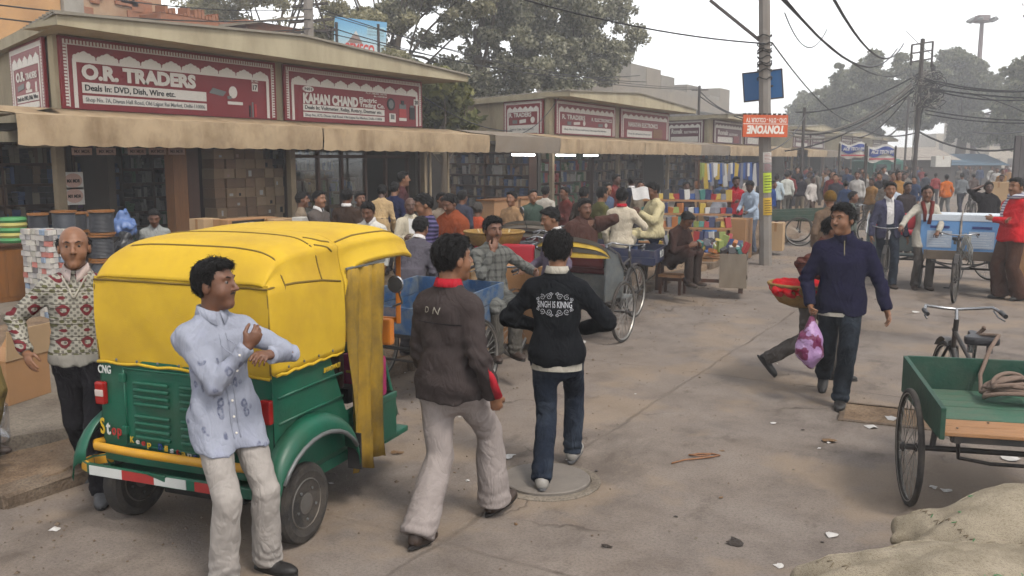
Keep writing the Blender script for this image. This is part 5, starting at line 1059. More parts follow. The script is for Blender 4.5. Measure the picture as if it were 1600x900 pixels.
# woman in the black shawl
stand('person in black shawl with an arm raised to the head, behind the blue cartons', 1545, 284, 19, -10, (34, 31, 34), (150, 140, 132), z0=0, style='shawl', hR=(.14, .02, 1.62), eR=(1, .2, .3), hem=-.25, hair='longish', lod=1)
stand('person in brown knitted cap and coat behind the basket carrier', 1298, 298, 13.5, 175, (112, 92, 76), z0=0, style='jacket', lod=1, hair='cap')
stand('man cut by the left edge of the picture in lilac shirt', -62, 392, 5.6, 80, (124, 116, 160), (120, 104, 62), z0=.19, hL=(-.3, -.2, 1.2), eR=(.4, -1, .1), hR=(.24, -.02, 1.02))
s_ = sit('shopkeeper in grey shirt sitting among the cable drums', 240, 325, 13.2, 10, (150, 152, 150), seat=.45, head=(10, -22, 0), skin=0)
# ------------------------------------------------------------------ auto rickshaw
def c2w(x, y, z=0): return Vector((x * cos(YAW) - y * sin(YAW), x * sin(YAW) + y * cos(YAW), z))   # camera-levelled to world
M_YEL = mk('yellow_canvas', (216, 178, 46), .68, .09, 2.5, .2, 220, dirt=.5, dcol=(168, 128, 44), spec=.2); M_YEL2 = mk('faded_yellow_curtain', (164, 130, 40), .9, .25, 4, .2, 200, dirt=.9, dcol=(96, 80, 42))
M_GRN = mk('green_enamel', (10, 94, 72), .42, .16, 4, .12, 40, dirt=.5, dcol=(62, 78, 58), spec=.35); M_YELP = mk('yellow_paint', (216, 158, 34), .5, .12, 3, .05, dirt=.3); M_TYRE = mk('tyre_rubber', (44, 42, 41), .9, .2, 8, .4, 80, dirt=.55, dcol=(104, 94, 84))
M_RIM = mk('dusty_rim', (104, 100, 96), .6, .25, 6, .2, 40, metal=.3, dirt=.5); M_DARK = mk('dark_underside', (34, 31, 30), .9, .2, 5, .2); M_TRIM = mk('grey_trim', (122, 124, 124), .5, .2, 6, .1, metal=.4); M_LAMP = mk('lamp_red', (158, 30, 26), .25, .1, 4, 0); M_LAMPW = mk('lamp_clear', (206, 188, 180), .25, .1, 4, 0)
M_ORG = mk('orange_paint', (206, 122, 36), .5, .15, 4, .05); M_CHR = mk('chrome', (170, 170, 172), .25, .15, 6, .05, metal=.9); M_PINK = mk('magenta_rexine', (162, 20, 88), .5, .1, 3, .1); M_SEAM = mk('seam_thread', (120, 96, 32), .8, .1, 3, 0)
wr_, wl_ = G(470, 845), G(218, 800); hd = (wr_ - wl_); rgt = hd.normalized(); fwd = Vector((-rgt.y, rgt.x, 0)); arz = atan2(-fwd.x, fwd.y)
AU = thing('auto_rickshaw', 'yellow and green three-wheeled auto rickshaw parked at the left kerb', 'auto rickshaw', (wr_ + wl_) / 2, arz)
def auto_wheel(x, y, r=.225):
    w = MB(); T = Matrix.Translation((x, y, r)) @ Matrix.Rotation(pi / 2, 4, 'Y'); w.lathe([(r * .62, -.045), (r * .80, -.055), (r * .95, -.046), (r, -.03), (r * 1.003, 0), (r, .03), (r * .95, .046), (r * .80, .055), (r * .62, .045)], 36, T); o = w.build('wheel', M_TYRE, AU, smooth=.5)
    for s in (-1, 1): MB().lathe([(r * .63, s * .046), (r * .60, s * .050), (r * .54, s * .030), (r * .30, s * .028), (r * .26, s * .046), (r * .12, s * .05), (.001, s * .05)], 28, T, cap=False).build('rim', M_RIM, o, smooth=.6)
    for k in range(40):
        pass
    for k in range(5): a = 2 * pi * k / 5; MB().lathe([(.008, -.052), (.008, .052)], 6, T @ Matrix.Translation((r * .4 * cos(a), r * .4 * sin(a), 0))).build('wheel_nut', M_TRIM, o)
    return o
auto_wheel(.575, 0); auto_wheel(-.575, 0); auto_wheel(0, 1.86)
def prof(zb, zs, sh, tp, W_, top):
    h = [(W_, zb), (W_ + .006, zb + (zs - zb) * .33), (W_ + .008, zb + (zs - zb) * .66), (W_, zs), (W_ - .035, zs + (sh[1] - zs) * .55), sh, ((sh[0] + tp[0]) / 2, (sh[1] + tp[1]) / 2 + .008), tp, (tp[0] * .5, (tp[1] + top) / 2 + .004), (0, top)]
    return h + [(-x, z) for x, z in h[-2::-1]]
sec = [(-.455, prof(.98, 1.44, (.575, 1.452), (.44, 1.458), .595, 1.46)), (-.41, prof(.98, 1.445, (.575, 1.50), (.44, 1.525), .603, 1.53)), (-.33, prof(.98, 1.445, (.572, 1.555), (.44, 1.605), .61, 1.612)), (-.24, prof(.985, 1.44, (.572, 1.585), (.44, 1.648), .615, 1.658)),
       (-.05, prof(.985, 1.435, (.575, 1.598), (.44, 1.662), .62, 1.675)), (.10, prof(.99, 1.43, (.577, 1.600), (.44, 1.666), .62, 1.680)), (.14, prof(.99, 1.425, (.590, 1.600), (.45, 1.666), .622, 1.680)), (.24, prof(.99, 1.415, (.582, 1.605), (.445, 1.670), .625, 1.685)), (.30, prof(.99, 1.405, (.604, 1.60), (.46, 1.67), .627, 1.685)), (.35, prof(1.0, 1.40, (.592, 1.602), (.45, 1.67), .63, 1.686))]
sec2 = [(.351, prof(1.30, 1.405, (.594, 1.602), (.45, 1.67), .632, 1.686)), (.40, prof(1.42, 1.455, (.604, 1.605), (.45, 1.672), .638, 1.688)), (.48, prof(1.475, 1.50, (.608, 1.61), (.45, 1.676), .642, 1.692)), (.62, prof(1.495, 1.52, (.61, 1.615), (.45, 1.682), .645, 1.698)), (.85, prof(1.50, 1.525, (.61, 1.618), (.45, 1.684), .645, 1.70)),
        (1.08, prof(1.495, 1.52, (.606, 1.612), (.45, 1.678), .642, 1.692)), (1.24, prof(1.49, 1.515, (.60, 1.60), (.44, 1.66), .638, 1.672)), (1.34, prof(1.47, 1.49, (.592, 1.565), (.43, 1.61), .63, 1.618)), (1.36, prof(1.46, 1.475, (.588, 1.54), (.43, 1.575), .625, 1.58))]
def shell(secs, name, th=.008):
    m = MB(); m.grid([[(x, y, z) for x, z in p] for y, p in secs]); o = m.build(name, M_YEL, AU, smooth=True)
    cr_ = o.data.attributes.new('crease_edge', 'FLOAT', 'EDGE'); np_ = len(secs[0][1])
    for e in o.data.edges:
        a_, b_ = e.vertices
        if a_ % np_ == b_ % np_ and a_ % np_ in (3, 5, np_ - 4, np_ - 6): cr_.data[e.index].value = .7
        elif a_ // np_ == b_ // np_ and a_ // np_ in (2, 5): cr_.data[e.index].value = .6
    sm = o.modifiers.new('sub', 'SUBSURF'); sm.levels = 2; sm.render_levels = 2; so = o.modifiers.new('th', 'SOLIDIFY'); so.thickness = th; return o
shell(sec, 'canopy'); shell(sec2, 'front_hood')
m = MB(); rw = []                                      # rear wall of the hood
for k in range(9):
    z = .975 + (1.462 - .975) * k / 8; rw.append([(-.603 + 1.206 * i / 16, -.452 - .012 * sin(pi * k / 8) + .004 * sin(i * 1.3 + k), z + (.005 * sin(i * 1.9) if k == 0 else 0)) for i in range(17)])
m.grid(rw).build('hood_back', M_YEL, AU, smooth=True)
sm_ = MB(); _seams = []
_seams.append([(-.60, -.462, 1.445), (.60, -.462, 1.445), (.618, -.2, 1.452), (.628, .1, 1.437), (.632, .335, 1.405)]); _seams.append([(-.60, -.462, 1.445), (-.618, -.2, 1.452), (-.632, .335, 1.405)])
_seams.append([(.632, .345, 1.0), (.64, .348, 1.2), (.640, .36, 1.33), (.645, .40, 1.42), (.650, .50, 1.472), (.653, .65, 1.492), (.653, .95, 1.495), (.648, 1.2, 1.488), (.635, 1.345, 1.468)])
_seams.append([(.612, -.30, 1.0), (.612, -.30, 1.45), (.545, -.30, 1.596), (.30, -.30, 1.652), (-.30, -.30, 1.652), (-.55, -.30, 1.59)]); _seams.append([(.545, .10, 1.648), (.30, .10, 1.712), (-.3, .10, 1.712), (-.55, .10, 1.645)]); _seams.append([(.628, .10, 1.437), (.605, .10, 1.53), (.545, .10, 1.648)])
_seams.append([(.56, .14, 1.637), (.588, .22, 1.62), (.600, .29, 1.57)]); _seams.append([(.47, .16, 1.675), (.545, .25, 1.652), (.565, .33, 1.62)]); _seams.append([(.59, .36, 1.66), (.57, .62, 1.68), (.56, 1.0, 1.665), (.54, 1.3, 1.62)])
_seams.append([(.598, -.452, .99), (.602, -.452, 1.2), (.598, -.45, 1.44)]); _seams.append([(-.598, -.452, .99), (-.602, -.452, 1.2), (-.598, -.45, 1.44)])
bpy.context.view_layer.update(); _dg = bpy.context.evaluated_depsgraph_get(); _bv = []
for o_ in [c for c in AU.children if c.name.startswith(('canopy', 'front_hood', 'hood_back'))]:
    e_ = o_.evaluated_get(_dg); m_ = e_.to_mesh(); _bv.append(BVHTree.FromPolygons([v.co.copy() for v in m_.vertices], [tuple(p.vertices) for p in m_.polygons])); e_.to_mesh_clear()
for pl_ in _seams:                                      # every seam is laid onto the cloth
    q_ = []
    for a_, b_ in zip(pl_[:-1], pl_[1:]):
        for k_ in range(10):
            p_ = Vector(a_).lerp(Vector(b_), k_ / 10); hs_ = [h for h in (b.find_nearest(p_) for b in _bv) if h[0] is not None]; h = min(hs_, key=lambda h: h[3]); q_.append(h[0] if h[3] < .08 else p_)
    sm_.tube(q_, .0065, 6)
sm_.build('hood_seam', M_SEAM, AU, smooth=True)
hw = MB(); ypts = []
for i in range(17): y = -.44 + .78 * i / 16; ypts.append((.628 + .004 * sin(i), y, 1.0 + .005 * sin(i * 2.1) - .012))
hw.tube(ypts, .009, 6); hw.tube([(-.60 + 1.2 * i / 16, -.468, .978 + .005 * sin(i * 1.9)) for i in range(17)], .009, 6); hw.build('hood_hem', M_YEL, AU, smooth=True)
for i in range(1, 8): MB().lathe([(.008, 0), (.008, .004), (.003, .006)], 8, Matrix.Translation((-.6 + .15 * i, -.474, 1.0)) @ Matrix.Rotation(pi / 2, 4, 'X')).build('hood_stud', M_TRIM, AU)
for i in range(4): MB().lathe([(.008, 0), (.008, .004), (.003, .006)], 8, Matrix.Translation((.634, -.32 + .17 * i, 1.02)) @ Matrix.Rotation(pi / 2, 4, 'Y')).build('hood_stud', M_TRIM, AU)
# green body: rear face and sides
m = MB(); pr = [(-.47, .405), (-.475, .55), (-.47, .80), (-.455, 1.0)]
m.grid([[(x, y + (.02 * (abs(x) / .6) ** 6), z) for x in [-.6, -.59, -.5, -.3, 0, .3, .5, .59, .6]] for y, z in pr])
sd = [(-.45, 0), (-.36, 0), (-.1, 0), (.2, 0), (.40, 0), (.70, -.02), (.9, -.05)]
for s in (1, -1):
    rows = []
    for z, dx in ((.34, -.04), (.405, 0), (.60, .004), (.80, .002), (1.0, 0)):
        zt = lambda y: z if y < .36 else min(z, .62)
        rows.append([(s * (.602 + dx + o_), y, zt(y)) for y, o_ in sd])
    m.grid(rows if s == 1 else [r[::-1] for r in rows])
m.box((-.58, -.44, .30), (.58, .95, .36)); m.build('body', M_GRN, AU, smooth=.5)
ml = MB()
for z in (.56, .72, .86): ml.tube([(.607, -.40, z), (.610, 0, z + .004), (.610, .345, z)], .008, 6)
ml.build('side_rib', M_GRN, AU, smooth=True)
for sx in (-1, 1):                                     # raised engine cover with pressed louvres
    for r in range(2):
        for k in range(4):
            z = .88 - r * .19 - k * .040; b = MB(); b.box((-.125, -.012, -.011), (.125, .006, .011)); me = b.mesh('louvre', M_GRN, bevel=.008, smooth=True); obj('louvre', me, AU, (-.10 + sx * .165 + .06, -.482, z))
b = MB(); fr_ = [(-.40, .52), (.36, .52), (.36, .955), (-.40, .955)]
for i in range(4): (x0, z0), (x1, z1) = fr_[i], fr_[(i + 1) % 4]; b.tube([(x0, -.480, z0), (x1, -.480, z1)], .006, 6)
b.build('engine_cover_rim', M_GRN, AU, smooth=True)
for k, (x, z) in enumerate(((-.41, .9), (-.41, .6))): MB().box((x - .02, -.495, z - .025), (x + .02, -.468, z + .025)).build('latch', M_GRN, AU, bevel=.006)
tl_ = MB(); tl_.box((-.612, -.50, .735), (-.545, -.455, .865)); lamp = tl_.build('tail_lamp', M_LAMP, AU, bevel=.012); MB().box((-.609, -.504, .782), (-.548, -.46, .822)).build('clear_lens', M_LAMPW, lamp, bevel=.006)
tl_ = MB(); tl_.box((.545, -.50, .735), (.612, -.455, .865)); tl_.build('tail_lamp', M_LAMP, AU, bevel=.012)
RM = lambda x, z: basis((x, -.482, z), (1, 0, 0), (0, 0, 1))
M_TW = mk('white_paint', (206, 208, 204), .6, .1, 6, 0); M_TY = mk('yellow_sign_paint', (206, 170, 40), .6, .15, 6, 0); M_TR = mk('red_sign_paint', (168, 44, 40), .6, .15, 6, 0); M_TB = mk('blue_sign_paint', (40, 60, 140), .6, .15, 6, 0)
lettering('CNG', RM(-.585, .918), .045, .095, M_TW, AU, .02)
x = -.595
for ch, mt, hh in (('S', M_TY, .09), ('t', M_TW, .08), ('o', M_TR, .06), ('p', M_TR, .06)): lettering(ch, RM(x, .565), hh, .032, mt, AU, .02); x += .042
x = -.375
for i, ch in enumerate('Keep Distance'):
    if ch != ' ': lettering(ch, RM(x, .535 - .004 * i), .034, .027, (M_TY, M_TW, M_TR, M_TY, M_TW, M_TB)[i % 6], AU, .02)
    x += .041
m = MB(); m.tube([(-.60, -.40, .505), (-.625, -.50, .505), (-.58, -.545, .505), (-.3, -.555, .500), (.3, -.555, .500), (.58, -.545, .505), (.625, -.50, .505), (.60, -.40, .505)], .026, 8); m.build('rear_fender_strip', M_YELP, AU, smooth=True)
m = MB(); pts = [(-.58, -.40, .40), (-.66, -.50, .40), (-.655, -.585, .40), (-.57, -.625, .40), (0, -.635, .395), (.57, -.625, .40), (.66, -.56, .40)]
for i in range(len(pts) - 1):
    m.mi = [1, 1, 1, 0, 0, 0][i]; m.bar(pts[i], pts[i + 1], .03, .06)
bp = m.build('bumper', [M_GRN, M_YELP], AU, bevel=.008)
for x0, x1, mt in ((-.55, -.31, M_TW), (-.31, -.08, M_TR), (-.08, .14, M_TW), (.2, .42, M_TR)): MB().box((x0, -.653, .372), (x1, -.647, .424)).build('painted_band', mt, bp)
for sx in (1, -1):                                     # wheel arch
    m = MB(); rows = []
    for i in range(15):
        a = pi * i / 14; y = .05 - .40 * cos(a); z = .40 + .30 * sin(a); rows.append([(sx * .60, y, z + .015), (sx * .655, y, z + .008), (sx * .69, y, z - .02), (sx * .70, y, z - .075), (sx * .692, y, z - .10)])
    m.grid(rows if sx == 1 else [r[::-1] for r in rows]); fd = m.build('wheel_arch', M_GRN, AU, smooth=True); sm = fd.modifiers.new('th', 'SOLIDIFY'); sm.thickness = .006
    m = MB(); m.tube([(sx * .702, .05 - .40 * cos(pi * i / 14), .40 + .30 * sin(pi * i / 14) - .088) for i in range(2, 13)], .013, 6); m.build('arch_trim', M_TRIM, fd, smooth=True)
    m = MB(); m.box((sx * .66 - .05, .45, .28), (sx * .66 + .04, .462, .5)); m.build('mud_flap', M_DARK, AU)
m = MB(); m.box((-.28, -.10, .20), (.28, .25, .36)); m.box((-.3, .25, .22), (.3, .9, .30)); m.tube([(-.55, 0, .225), (.55, 0, .225)], .03, 8); m.build('engine', M_DARK, AU, bevel=.01)
m = MB(); cr = []
for j in range(12):                                    # the tied-back side curtain
    z = .24 + (1.47 - .24) * j / 11; row = []
    for i in range(25):
        t = i / 24; y = .37 + .46 * t - .05 * (1 - j / 11) * t; row.append((.655 + .034 * sin(t * 15 + .9 * sin(j * .5)) * (1 - .5 * j / 11) + .012 * sin(t * 39 + j * .6), y, z + .018 * sin(t * 9) * (j == 0)))
    cr.append(row)
m.grid(cr); cu = m.build('curtain', M_YEL2, AU, smooth=True); so = cu.modifiers.new('th', 'SOLIDIFY'); so.thickness = .004
MB().tube([(.65, .36, 1.475), (.65, .9, 1.48)], .008, 6).build('curtain_rail', M_TRIM, AU)
m = MB(); cr = []
for j in range(8):
    z = .24 + (1.47 - .24) * j / 7; cr.append([(-.655 + .02 * sin(i * 1.1), .37 + .30 * i / 12, z) for i in range(13)])
m.grid(cr).build('curtain', M_YEL2, AU, smooth=True)
# cab: seats, cowl, windscreen
m = MB(); m.box((-.55, -.25, .50), (.55, .25, .62)); m.box((-.55, -.33, .6), (.55, -.22, 1.05)); m.build('passenger_seat', M_DARK, AU, bevel=.04)
MB().box((-.42, .78, .55), (.42, 1.02, .66)).build('driver_seat', M_DARK, AU, bevel=.03)
m = MB(); m.box((-.40, .70, .66), (.40, .78, 1.02)); pb = m.build('seat_back', M_DWOOD, AU, bevel=.03)
m = MB(); m.box((.30, .905, .58), (.61, 1.0, .86)); bag = m.build('rexine_bag', M_PINK, AU, bevel=.035); MB().box((.34, .895, .735), (.58, .91, .75)).build('bag_flap', M_YELP, bag, bevel=.004)
m = MB(); m.box((.48, .86, .30), (.625, 1.10, .60)); bx = m.build('side_box', M_GRN, AU, bevel=.012); MB().box((.475, .855, .555), (.63, 1.105, .60)).build('box_lid', M_GRN, bx, bevel=.01)
MB().box((-.6, .92, .28), (.62, 1.30, .32)).build('floor_pan', M_GRN, AU, bevel=.01)
m = MB(); rows = []
for j in range(8):
    t = j / 7; z = .32 + .72 * t; k = .44 - .10 * t; yf = 1.78 - .30 * t; rows.append([(k * sin(a) * (1 if abs(a) < 1.4 else 1), 1.30 + (yf - 1.30) * cos(a) ** .6, z) for a in [-pi / 2 + pi * i / 16 for i in range(1, 16)]])
m.grid(rows); co_ = m.build('front_cowl', M_GRN, AU, smooth=True); so = co_.modifiers.new('th', 'SOLIDIFY'); so.thickness = .01
MB().box((-.5, 1.28, .86), (.5, 1.36, 1.04)).build('dashboard', M_ORG, AU, bevel=.02)
wf = MB()
for s in (1, -1): wf.bar((s * .50, 1.42, 1.0), (s * .565, 1.30, 1.52), .035, .04)
wf.bar((-.51, 1.42, 1.02), (.51, 1.42, 1.02), .035, .035); wf.build('windscreen_frame', M_ORG, AU, bevel=.006)
MB().bar((.10, 1.405, 1.03), (.02, 1.30, 1.46), .022, .02).build('wiper', M_DARK, AU)
MB().add([(-.49, 1.42, 1.03), (.49, 1.42, 1.03), (.55, 1.30, 1.50), (-.55, 1.30, 1.50)], [(0, 1, 2, 3)]).build('windscreen', glass('dusty_screen', (.86, .9, .92), .16), AU)
mr = MB(); mr.tube([(.49, 1.36, 1.12), (.60, 1.28, 1.16), (.62, 1.18, 1.25)], .008, 6); mo = mr.build('mirror', M_TRIM, AU)
MB().lathe([(.055, -.008), (.058, 0), (.05, .006)], 20, Matrix.Translation((.615, 1.14, 1.30)) @ Matrix.Rotation(pi / 2, 4, 'X') @ Matrix.Rotation(.2, 4, 'Y')).build('mirror_glass', M_CHR, mo)
hb_ = MB(); hb_.tube([(-.30, 1.12, .98), (-.05, 1.2, 1.0), (.05, 1.2, 1.0), (.30, 1.12, .98)], .012, 8); hb_.tube([(0, 1.2, 1.0), (0, 1.5, .5), (0, 1.86, .225)], .025, 8); hb_.build('handlebar', M_DARK, AU)
lettering('BHAGWATI', basis((.617, .10, .905), (0, 1, 0), (0, 0, 1)), .028, .20, M_TY, AU, .0, .25)

SH = Matrix.Translation((0, -.235, 0)) @ Matrix.Diagonal((.965, .835, 1, 1)) @ Matrix.Translation((0, .47, 0))      # the body is short behind the axle
for ch in AU.children:
    if not ch.name.startswith(('wheel', 'engine.', 'mud_flap')) and ch.name != 'engine': ch.matrix_basis = SH @ ch.matrix_basis
# ------------------------------------------------------------------ pedal tricycles and bicycles
M_BIKE = mk('black_enamel_frame', (44, 42, 42), .5, .25, 8, .1, 60, dirt=.4, dcol=(96, 82, 70)); M_SPK = mk('spoke_steel', (150, 146, 140), .4, .1, 6, 0, metal=.7); M_SADL = mk('black_saddle', (38, 36, 40), .45, .2, 6, .1)
_wm = {}
def wheel_meshes(r):
    if r in _wm: return _wm[r]
    Q = Matrix.Rotation(pi / 2, 4, 'Y'); ty = MB(); n = 40; pts = [(0, r * cos(2 * pi * i / n), r * sin(2 * pi * i / n)) for i in range(n)]; R_ = r - .019
    ty.tube([(0, R_ * cos(2 * pi * i / n), R_ * sin(2 * pi * i / n)) for i in range(n)], .019, 8, closed=True)
    rm = MB(); rm.lathe([(r - .038, -.013), (r - .030, -.016), (r - .030, .016), (r - .038, .013), (r - .045, 0)], n, Q, cap=False)
    sp = MB()
    for i in range(32):
        a = 2 * pi * i / 32; s = 1 if i % 2 else -1; b = a + (.5 if i % 4 < 2 else -.5); sp.tube([(s * .03, .025 * cos(b), .025 * sin(b)), (0, (r - .04) * cos(a), (r - .04) * sin(a))], .0022, 3, cap=False)
    hb = MB(); hb.lathe([(.012, -.055), (.03, -.04), (.03, -.034), (.018, -.03), (.018, .03), (.03, .034), (.03, .04), (.012, .055)], 12, Q)
    _wm[r] = [ty.mesh('wheel', M_TYRE, True), rm.mesh('rim', M_SPK, .6), sp.mesh('spokes', M_SPK), hb.mesh('hub', M_BIKE, .6)]; return _wm[r]
def spoked(parent, x, y, r=.35, rz=0.0, tilt=0.0):
    a, b, c, d = wheel_meshes(r); w = obj('wheel', a, parent, (x, y, r), (tilt, 0, rz)); obj('rim', b, w); obj('spokes', c, w); obj('hub', d, w); return w
def bike_front(t, y0, steer=0.0, saddle=True, guard=True, wy=None, hw=.26, sad_mat=None):
    """the bicycle end of a tricycle: y0 is the crank position; front wheel ahead of it"""
    wy = wy or y0 + .62; F = lambda *a, r=.016: m.tube(a, r, 8)
    m = MB(); sx = (0, y0 - .17, .86); hd_ = (0, y0 + .44, .84); bb = (0, y0, .30)
    F(bb, (0, y0 - .13, .70)); F(bb, (0, y0 + .45, .72)); F((0, y0 - .13, .68), (0, y0 + .44, .83)); F((0, y0 + .42, .70), (0, y0 + .38, .92), r=.019); F(bb, (0, y0 - .7, .36), r=.014); F((0, y0 - .13, .68), (0, y0 - .7, .38), r=.012)
    m.build('frame', M_BIKE, t, smooth=.8)
    m = MB()
    for s in (1, -1): F((s * .03, y0 + .44, .70), (s * .055, y0 + .50, .60), (s * .055, wy, .35), r=.011)
    F((0, y0 + .44, .70), (0, y0 + .46, .73), r=.03); m.build('fork', M_BIKE, t, smooth=.8)
    spoked(t, 0, wy, .35, steer)
    m = MB(); ys = y0 + .38; F((-hw, ys - .16, 1.0), (-hw + .03, ys - .04, 1.02), (-.12, ys + .02, 1.0), (0, ys + .02, .99), (.12, ys + .02, 1.0), (hw - .03, ys - .04, 1.02), (hw, ys - .16, 1.0), r=.012); F((0, ys, .9), (0, ys + .02, 1.0), r=.013); hb = m.build('handlebar', M_CHR, t, smooth=.8)
    for s in (1, -1):
        m = MB(); F((s * hw, ys - .13, 1.003), (s * hw, ys - .25, .99), r=.017); m.build('grip', M_SADL, hb, smooth=.8)
        m = MB(); F((s * (hw - .03), ys - .06, 1.0), (s * (hw - .01), ys - .12, .96), (s * hw, ys - .24, .955), r=.006); m.build('brake_lever', M_CHR, hb, smooth=.8)
    if saddle:
        m = MB(); m.prism([(0.0, .16), (.03, .12), (.045, .0), (.10, -.08), (.11, -.15), (.06, -.18), (-.06, -.18), (-.11, -.15), (-.10, -.08), (-.045, 0), (-.03, .12)], .0, .055, Matrix.Translation((0, y0 - .17, .86))); sd_ = m.build('saddle', sad_mat or M_SADL, t, bevel=.016)
        m = MB(); F((0, y0 - .13, .68), (0, y0 - .16, .87), r=.013)
        m.build('seat_post', M_CHR, sd_, smooth=.8)
        for s in (1, -1): m = MB(); F((s * .06, y0 - .27, .80), (s * .06, y0 - .27, .87), r=.022); m.build('saddle_spring', M_CHR, sd_, smooth=.8)
    m = MB(); m.lathe([(.09, -.004), (.09, .004)], 24, Matrix.Translation((.05, y0, .30)) @ Matrix.Rotation(pi / 2, 4, 'Y')); m.build('chainring', M_BIKE, t, smooth=.6); m = MB(); F((.085, y0 + .10, .16), (.06, y0, .30), (-.06, y0, .30), (-.085, y0 - .10, .44), r=.009); m.build('crank', M_BIKE, t, smooth=.6)
    for s, yy, zz in ((1, .10, .16), (-1, -.10, .44)): MB().box((s * .08 + (0 if s > 0 else -.09), y0 + yy - .03, zz - .012), (s * .08 + (.09 if s > 0 else 0), y0 + yy + .03, zz + .012)).build('pedal', M_SADL, t, bevel=.005)
    if guard:
        m = MB(); rows = []
        for i in range(13):
            a = radians(-15 + 150 * i / 12); rows.append([(x, wy - .385 * cos(a), .35 + .385 * sin(a)) for x in (-.03, -.018, .018, .03)])
        m.grid(rows).build('mudguard', M_BIKE, t, smooth=True)
def trike(label, loc, rz, L_=1.15, W_=.92, bed_z=.60, board=.20, col=None, plank=None, steer=0.0, nplank=7, group='pedal cargo tricycles', track=.56, cat='tricycle', front_board=True, rear_board=False, yoff=.0, saddle=True, side=True):
    t = thing('cargo_tricycle', label, cat, loc, rz, group)
    for s in (1, -1): spoked(t, s * track, 0, .36)
    m = MB(); m.tube([(-track - .05, 0, .36), (track + .05, 0, .36)], .018, 8); m.build('axle', M_BIKE, t, smooth=.8)
    m = MB(); y0, y1 = -L_ / 2 + yoff, L_ / 2 + yoff
    for s in (1, -1):
        m.bar((s * W_ * .42, y0, bed_z - .04), (s * W_ * .42, y1, bed_z - .04), .035, .04); m.tube([(s * W_ * .40, y0 + .08, bed_z - .05), (s * W_ * .38, y0 + .12, .40), (s * W_ * .2, y0 + .14, .37), (0, y0 + .14, .37)], .012, 6)
        m.tube([(s * .45, 0, .36), (s * .43, .02, bed_z - .05)], .018, 6); m.tube([(s * W_ * .4, y1, bed_z - .05), (0, y1 + .45, .42)], .016, 6)
    m.bar((-W_ * .45, y0 + .03, bed_z - .04), (W_ * .45, y0 + .03, bed_z - .04), .035, .04); m.tube([(0, y1 + .1, .40), (0, y1 + .6, .36)], .018, 8)
    m.build('chassis', M_BIKE, t)
    pw = L_ / nplank
    for i in range(nplank):
        MB().box((-W_ / 2, 0, 0), (W_ / 2, pw - .008, .022)).build('plank', plank[i % len(plank)] if isinstance(plank, list) else plank, t, bevel=.004, loc=(0, y0 + i * pw, bed_z - .02 + RND.uniform(-.003, .003)))
    if side:
        for s in (1, -1):
            nb = max(1, int(board / .12))
            for q in range(nb):
                e0 = -.03 + (.75 * board + .03) * q / nb; e1 = -.03 + (.75 * board + .03) * (q + 1) / nb - .006; g0 = -.03 + (1.05 * board + .03) * q / nb; g1 = -.03 + (1.05 * board + .03) * (q + 1) / nb - .006; w0, w1 = RND.uniform(-.02, .02), RND.uniform(-.02, .02)
                b = MB(); b.add([(-.014, y0 - .03 + w0, bed_z + e0), (.014, y0 - .03 + w0, bed_z + e0), (.014, y1 + .02 + w1, bed_z + g0), (-.014, y1 + .02 + w1, bed_z + g0), (-.014, y0 - .03 + w0, bed_z + e1), (.014, y0 - .03 + w0, bed_z + e1), (.014, y1 + .02 + w1, bed_z + g1), (-.014, y1 + .02 + w1, bed_z + g1)],
                                [(0, 3, 2, 1), (4, 5, 6, 7), (0, 1, 5, 4), (1, 2, 6, 5), (2, 3, 7, 6), (3, 0, 4, 7)]); b.build('side_board', col, t, bevel=.004, loc=(s * (W_ / 2 + .016 + RND.uniform(-.003, .003)), 0, 0))
    if front_board: MB().box((-W_ / 2, y1, bed_z - .02), (W_ / 2, y1 + .025, bed_z + board * 1.02)).build('front_board', col, t, bevel=.004)
    if rear_board: MB().box((-W_ / 2, y0 - .025, bed_z - .02), (W_ / 2, y0, bed_z + board * .7)).build('rear_board', col, t, bevel=.004)
    bike_front(t, y1 + .46, steer, saddle); return t
M_CGRN = mk('cart_green', (16, 68, 52), .6, .35, 7, .3, 40, dirt=.6, dcol=(74, 84, 70)); M_CGRN2 = mk('worn_green_plank', (62, 104, 84), .7, .3, 5, .3, 40, grain=(1, 9, 9), dirt=.5, dcol=(112, 104, 88)); M_RAW = mk('bare_plank', (168, 122, 82), .7, .25, 4, .3, 40, grain=(1, 9, 9), dirt=.3)
M_CBLU = mk('cart_blue', (30, 74, 118), .7, .4, 9, .4, 40, dirt=.85, dcol=(120, 122, 116), grain=(6, 1, 6)); M_CNVY = mk('cart_navy', (34, 42, 74), .6, .2, 5, .2, 40, dirt=.4); M_CGRY = mk('cart_grey_teal', (78, 92, 94), .6, .25, 5, .2, 40, dirt=.5)
M_DGRN = mk('cart_dull_green', (44, 72, 58), .6, .25, 5, .2, 40, dirt=.4)
hdg = radians(29.74 - 13)                              # the near cart stands a little askew to the lane
p = c2w(3.0, 5.17); CART = trike('green wooden cargo tricycle with bare rear planks at the right edge', p, hdg, 1.05, .98, .58, .21, M_CGRN, [M_RAW, M_RAW, M_CGRN2, M_CGRN2, M_CGRN2, M_CGRN2, M_CGRN2], .05, 7, yoff=.12, track=.58)
for k in range(5): MB().lathe([(.007, 0), (.007, .004), (.002, .006)], 6).build('nail', M_BIKE, CART, loc=(-.4 + .2 * k, -.33 + .15 * (k % 2), .587))
m = MB()
for k in range(7):                                     # rope coil heaped on the planks
    a0 = k * .9; m.tube([(.06 + .17 * cos(2 * pi * i / 20 + a0) * (1 - .05 * k), .26 + (.05 + .012 * k) * sin(2 * pi * i / 20) + .02 * k, .63 + .012 * k + .045 * abs(sin(2 * pi * i / 20 + a0))) for i in range(20)], .014, 6, closed=True)
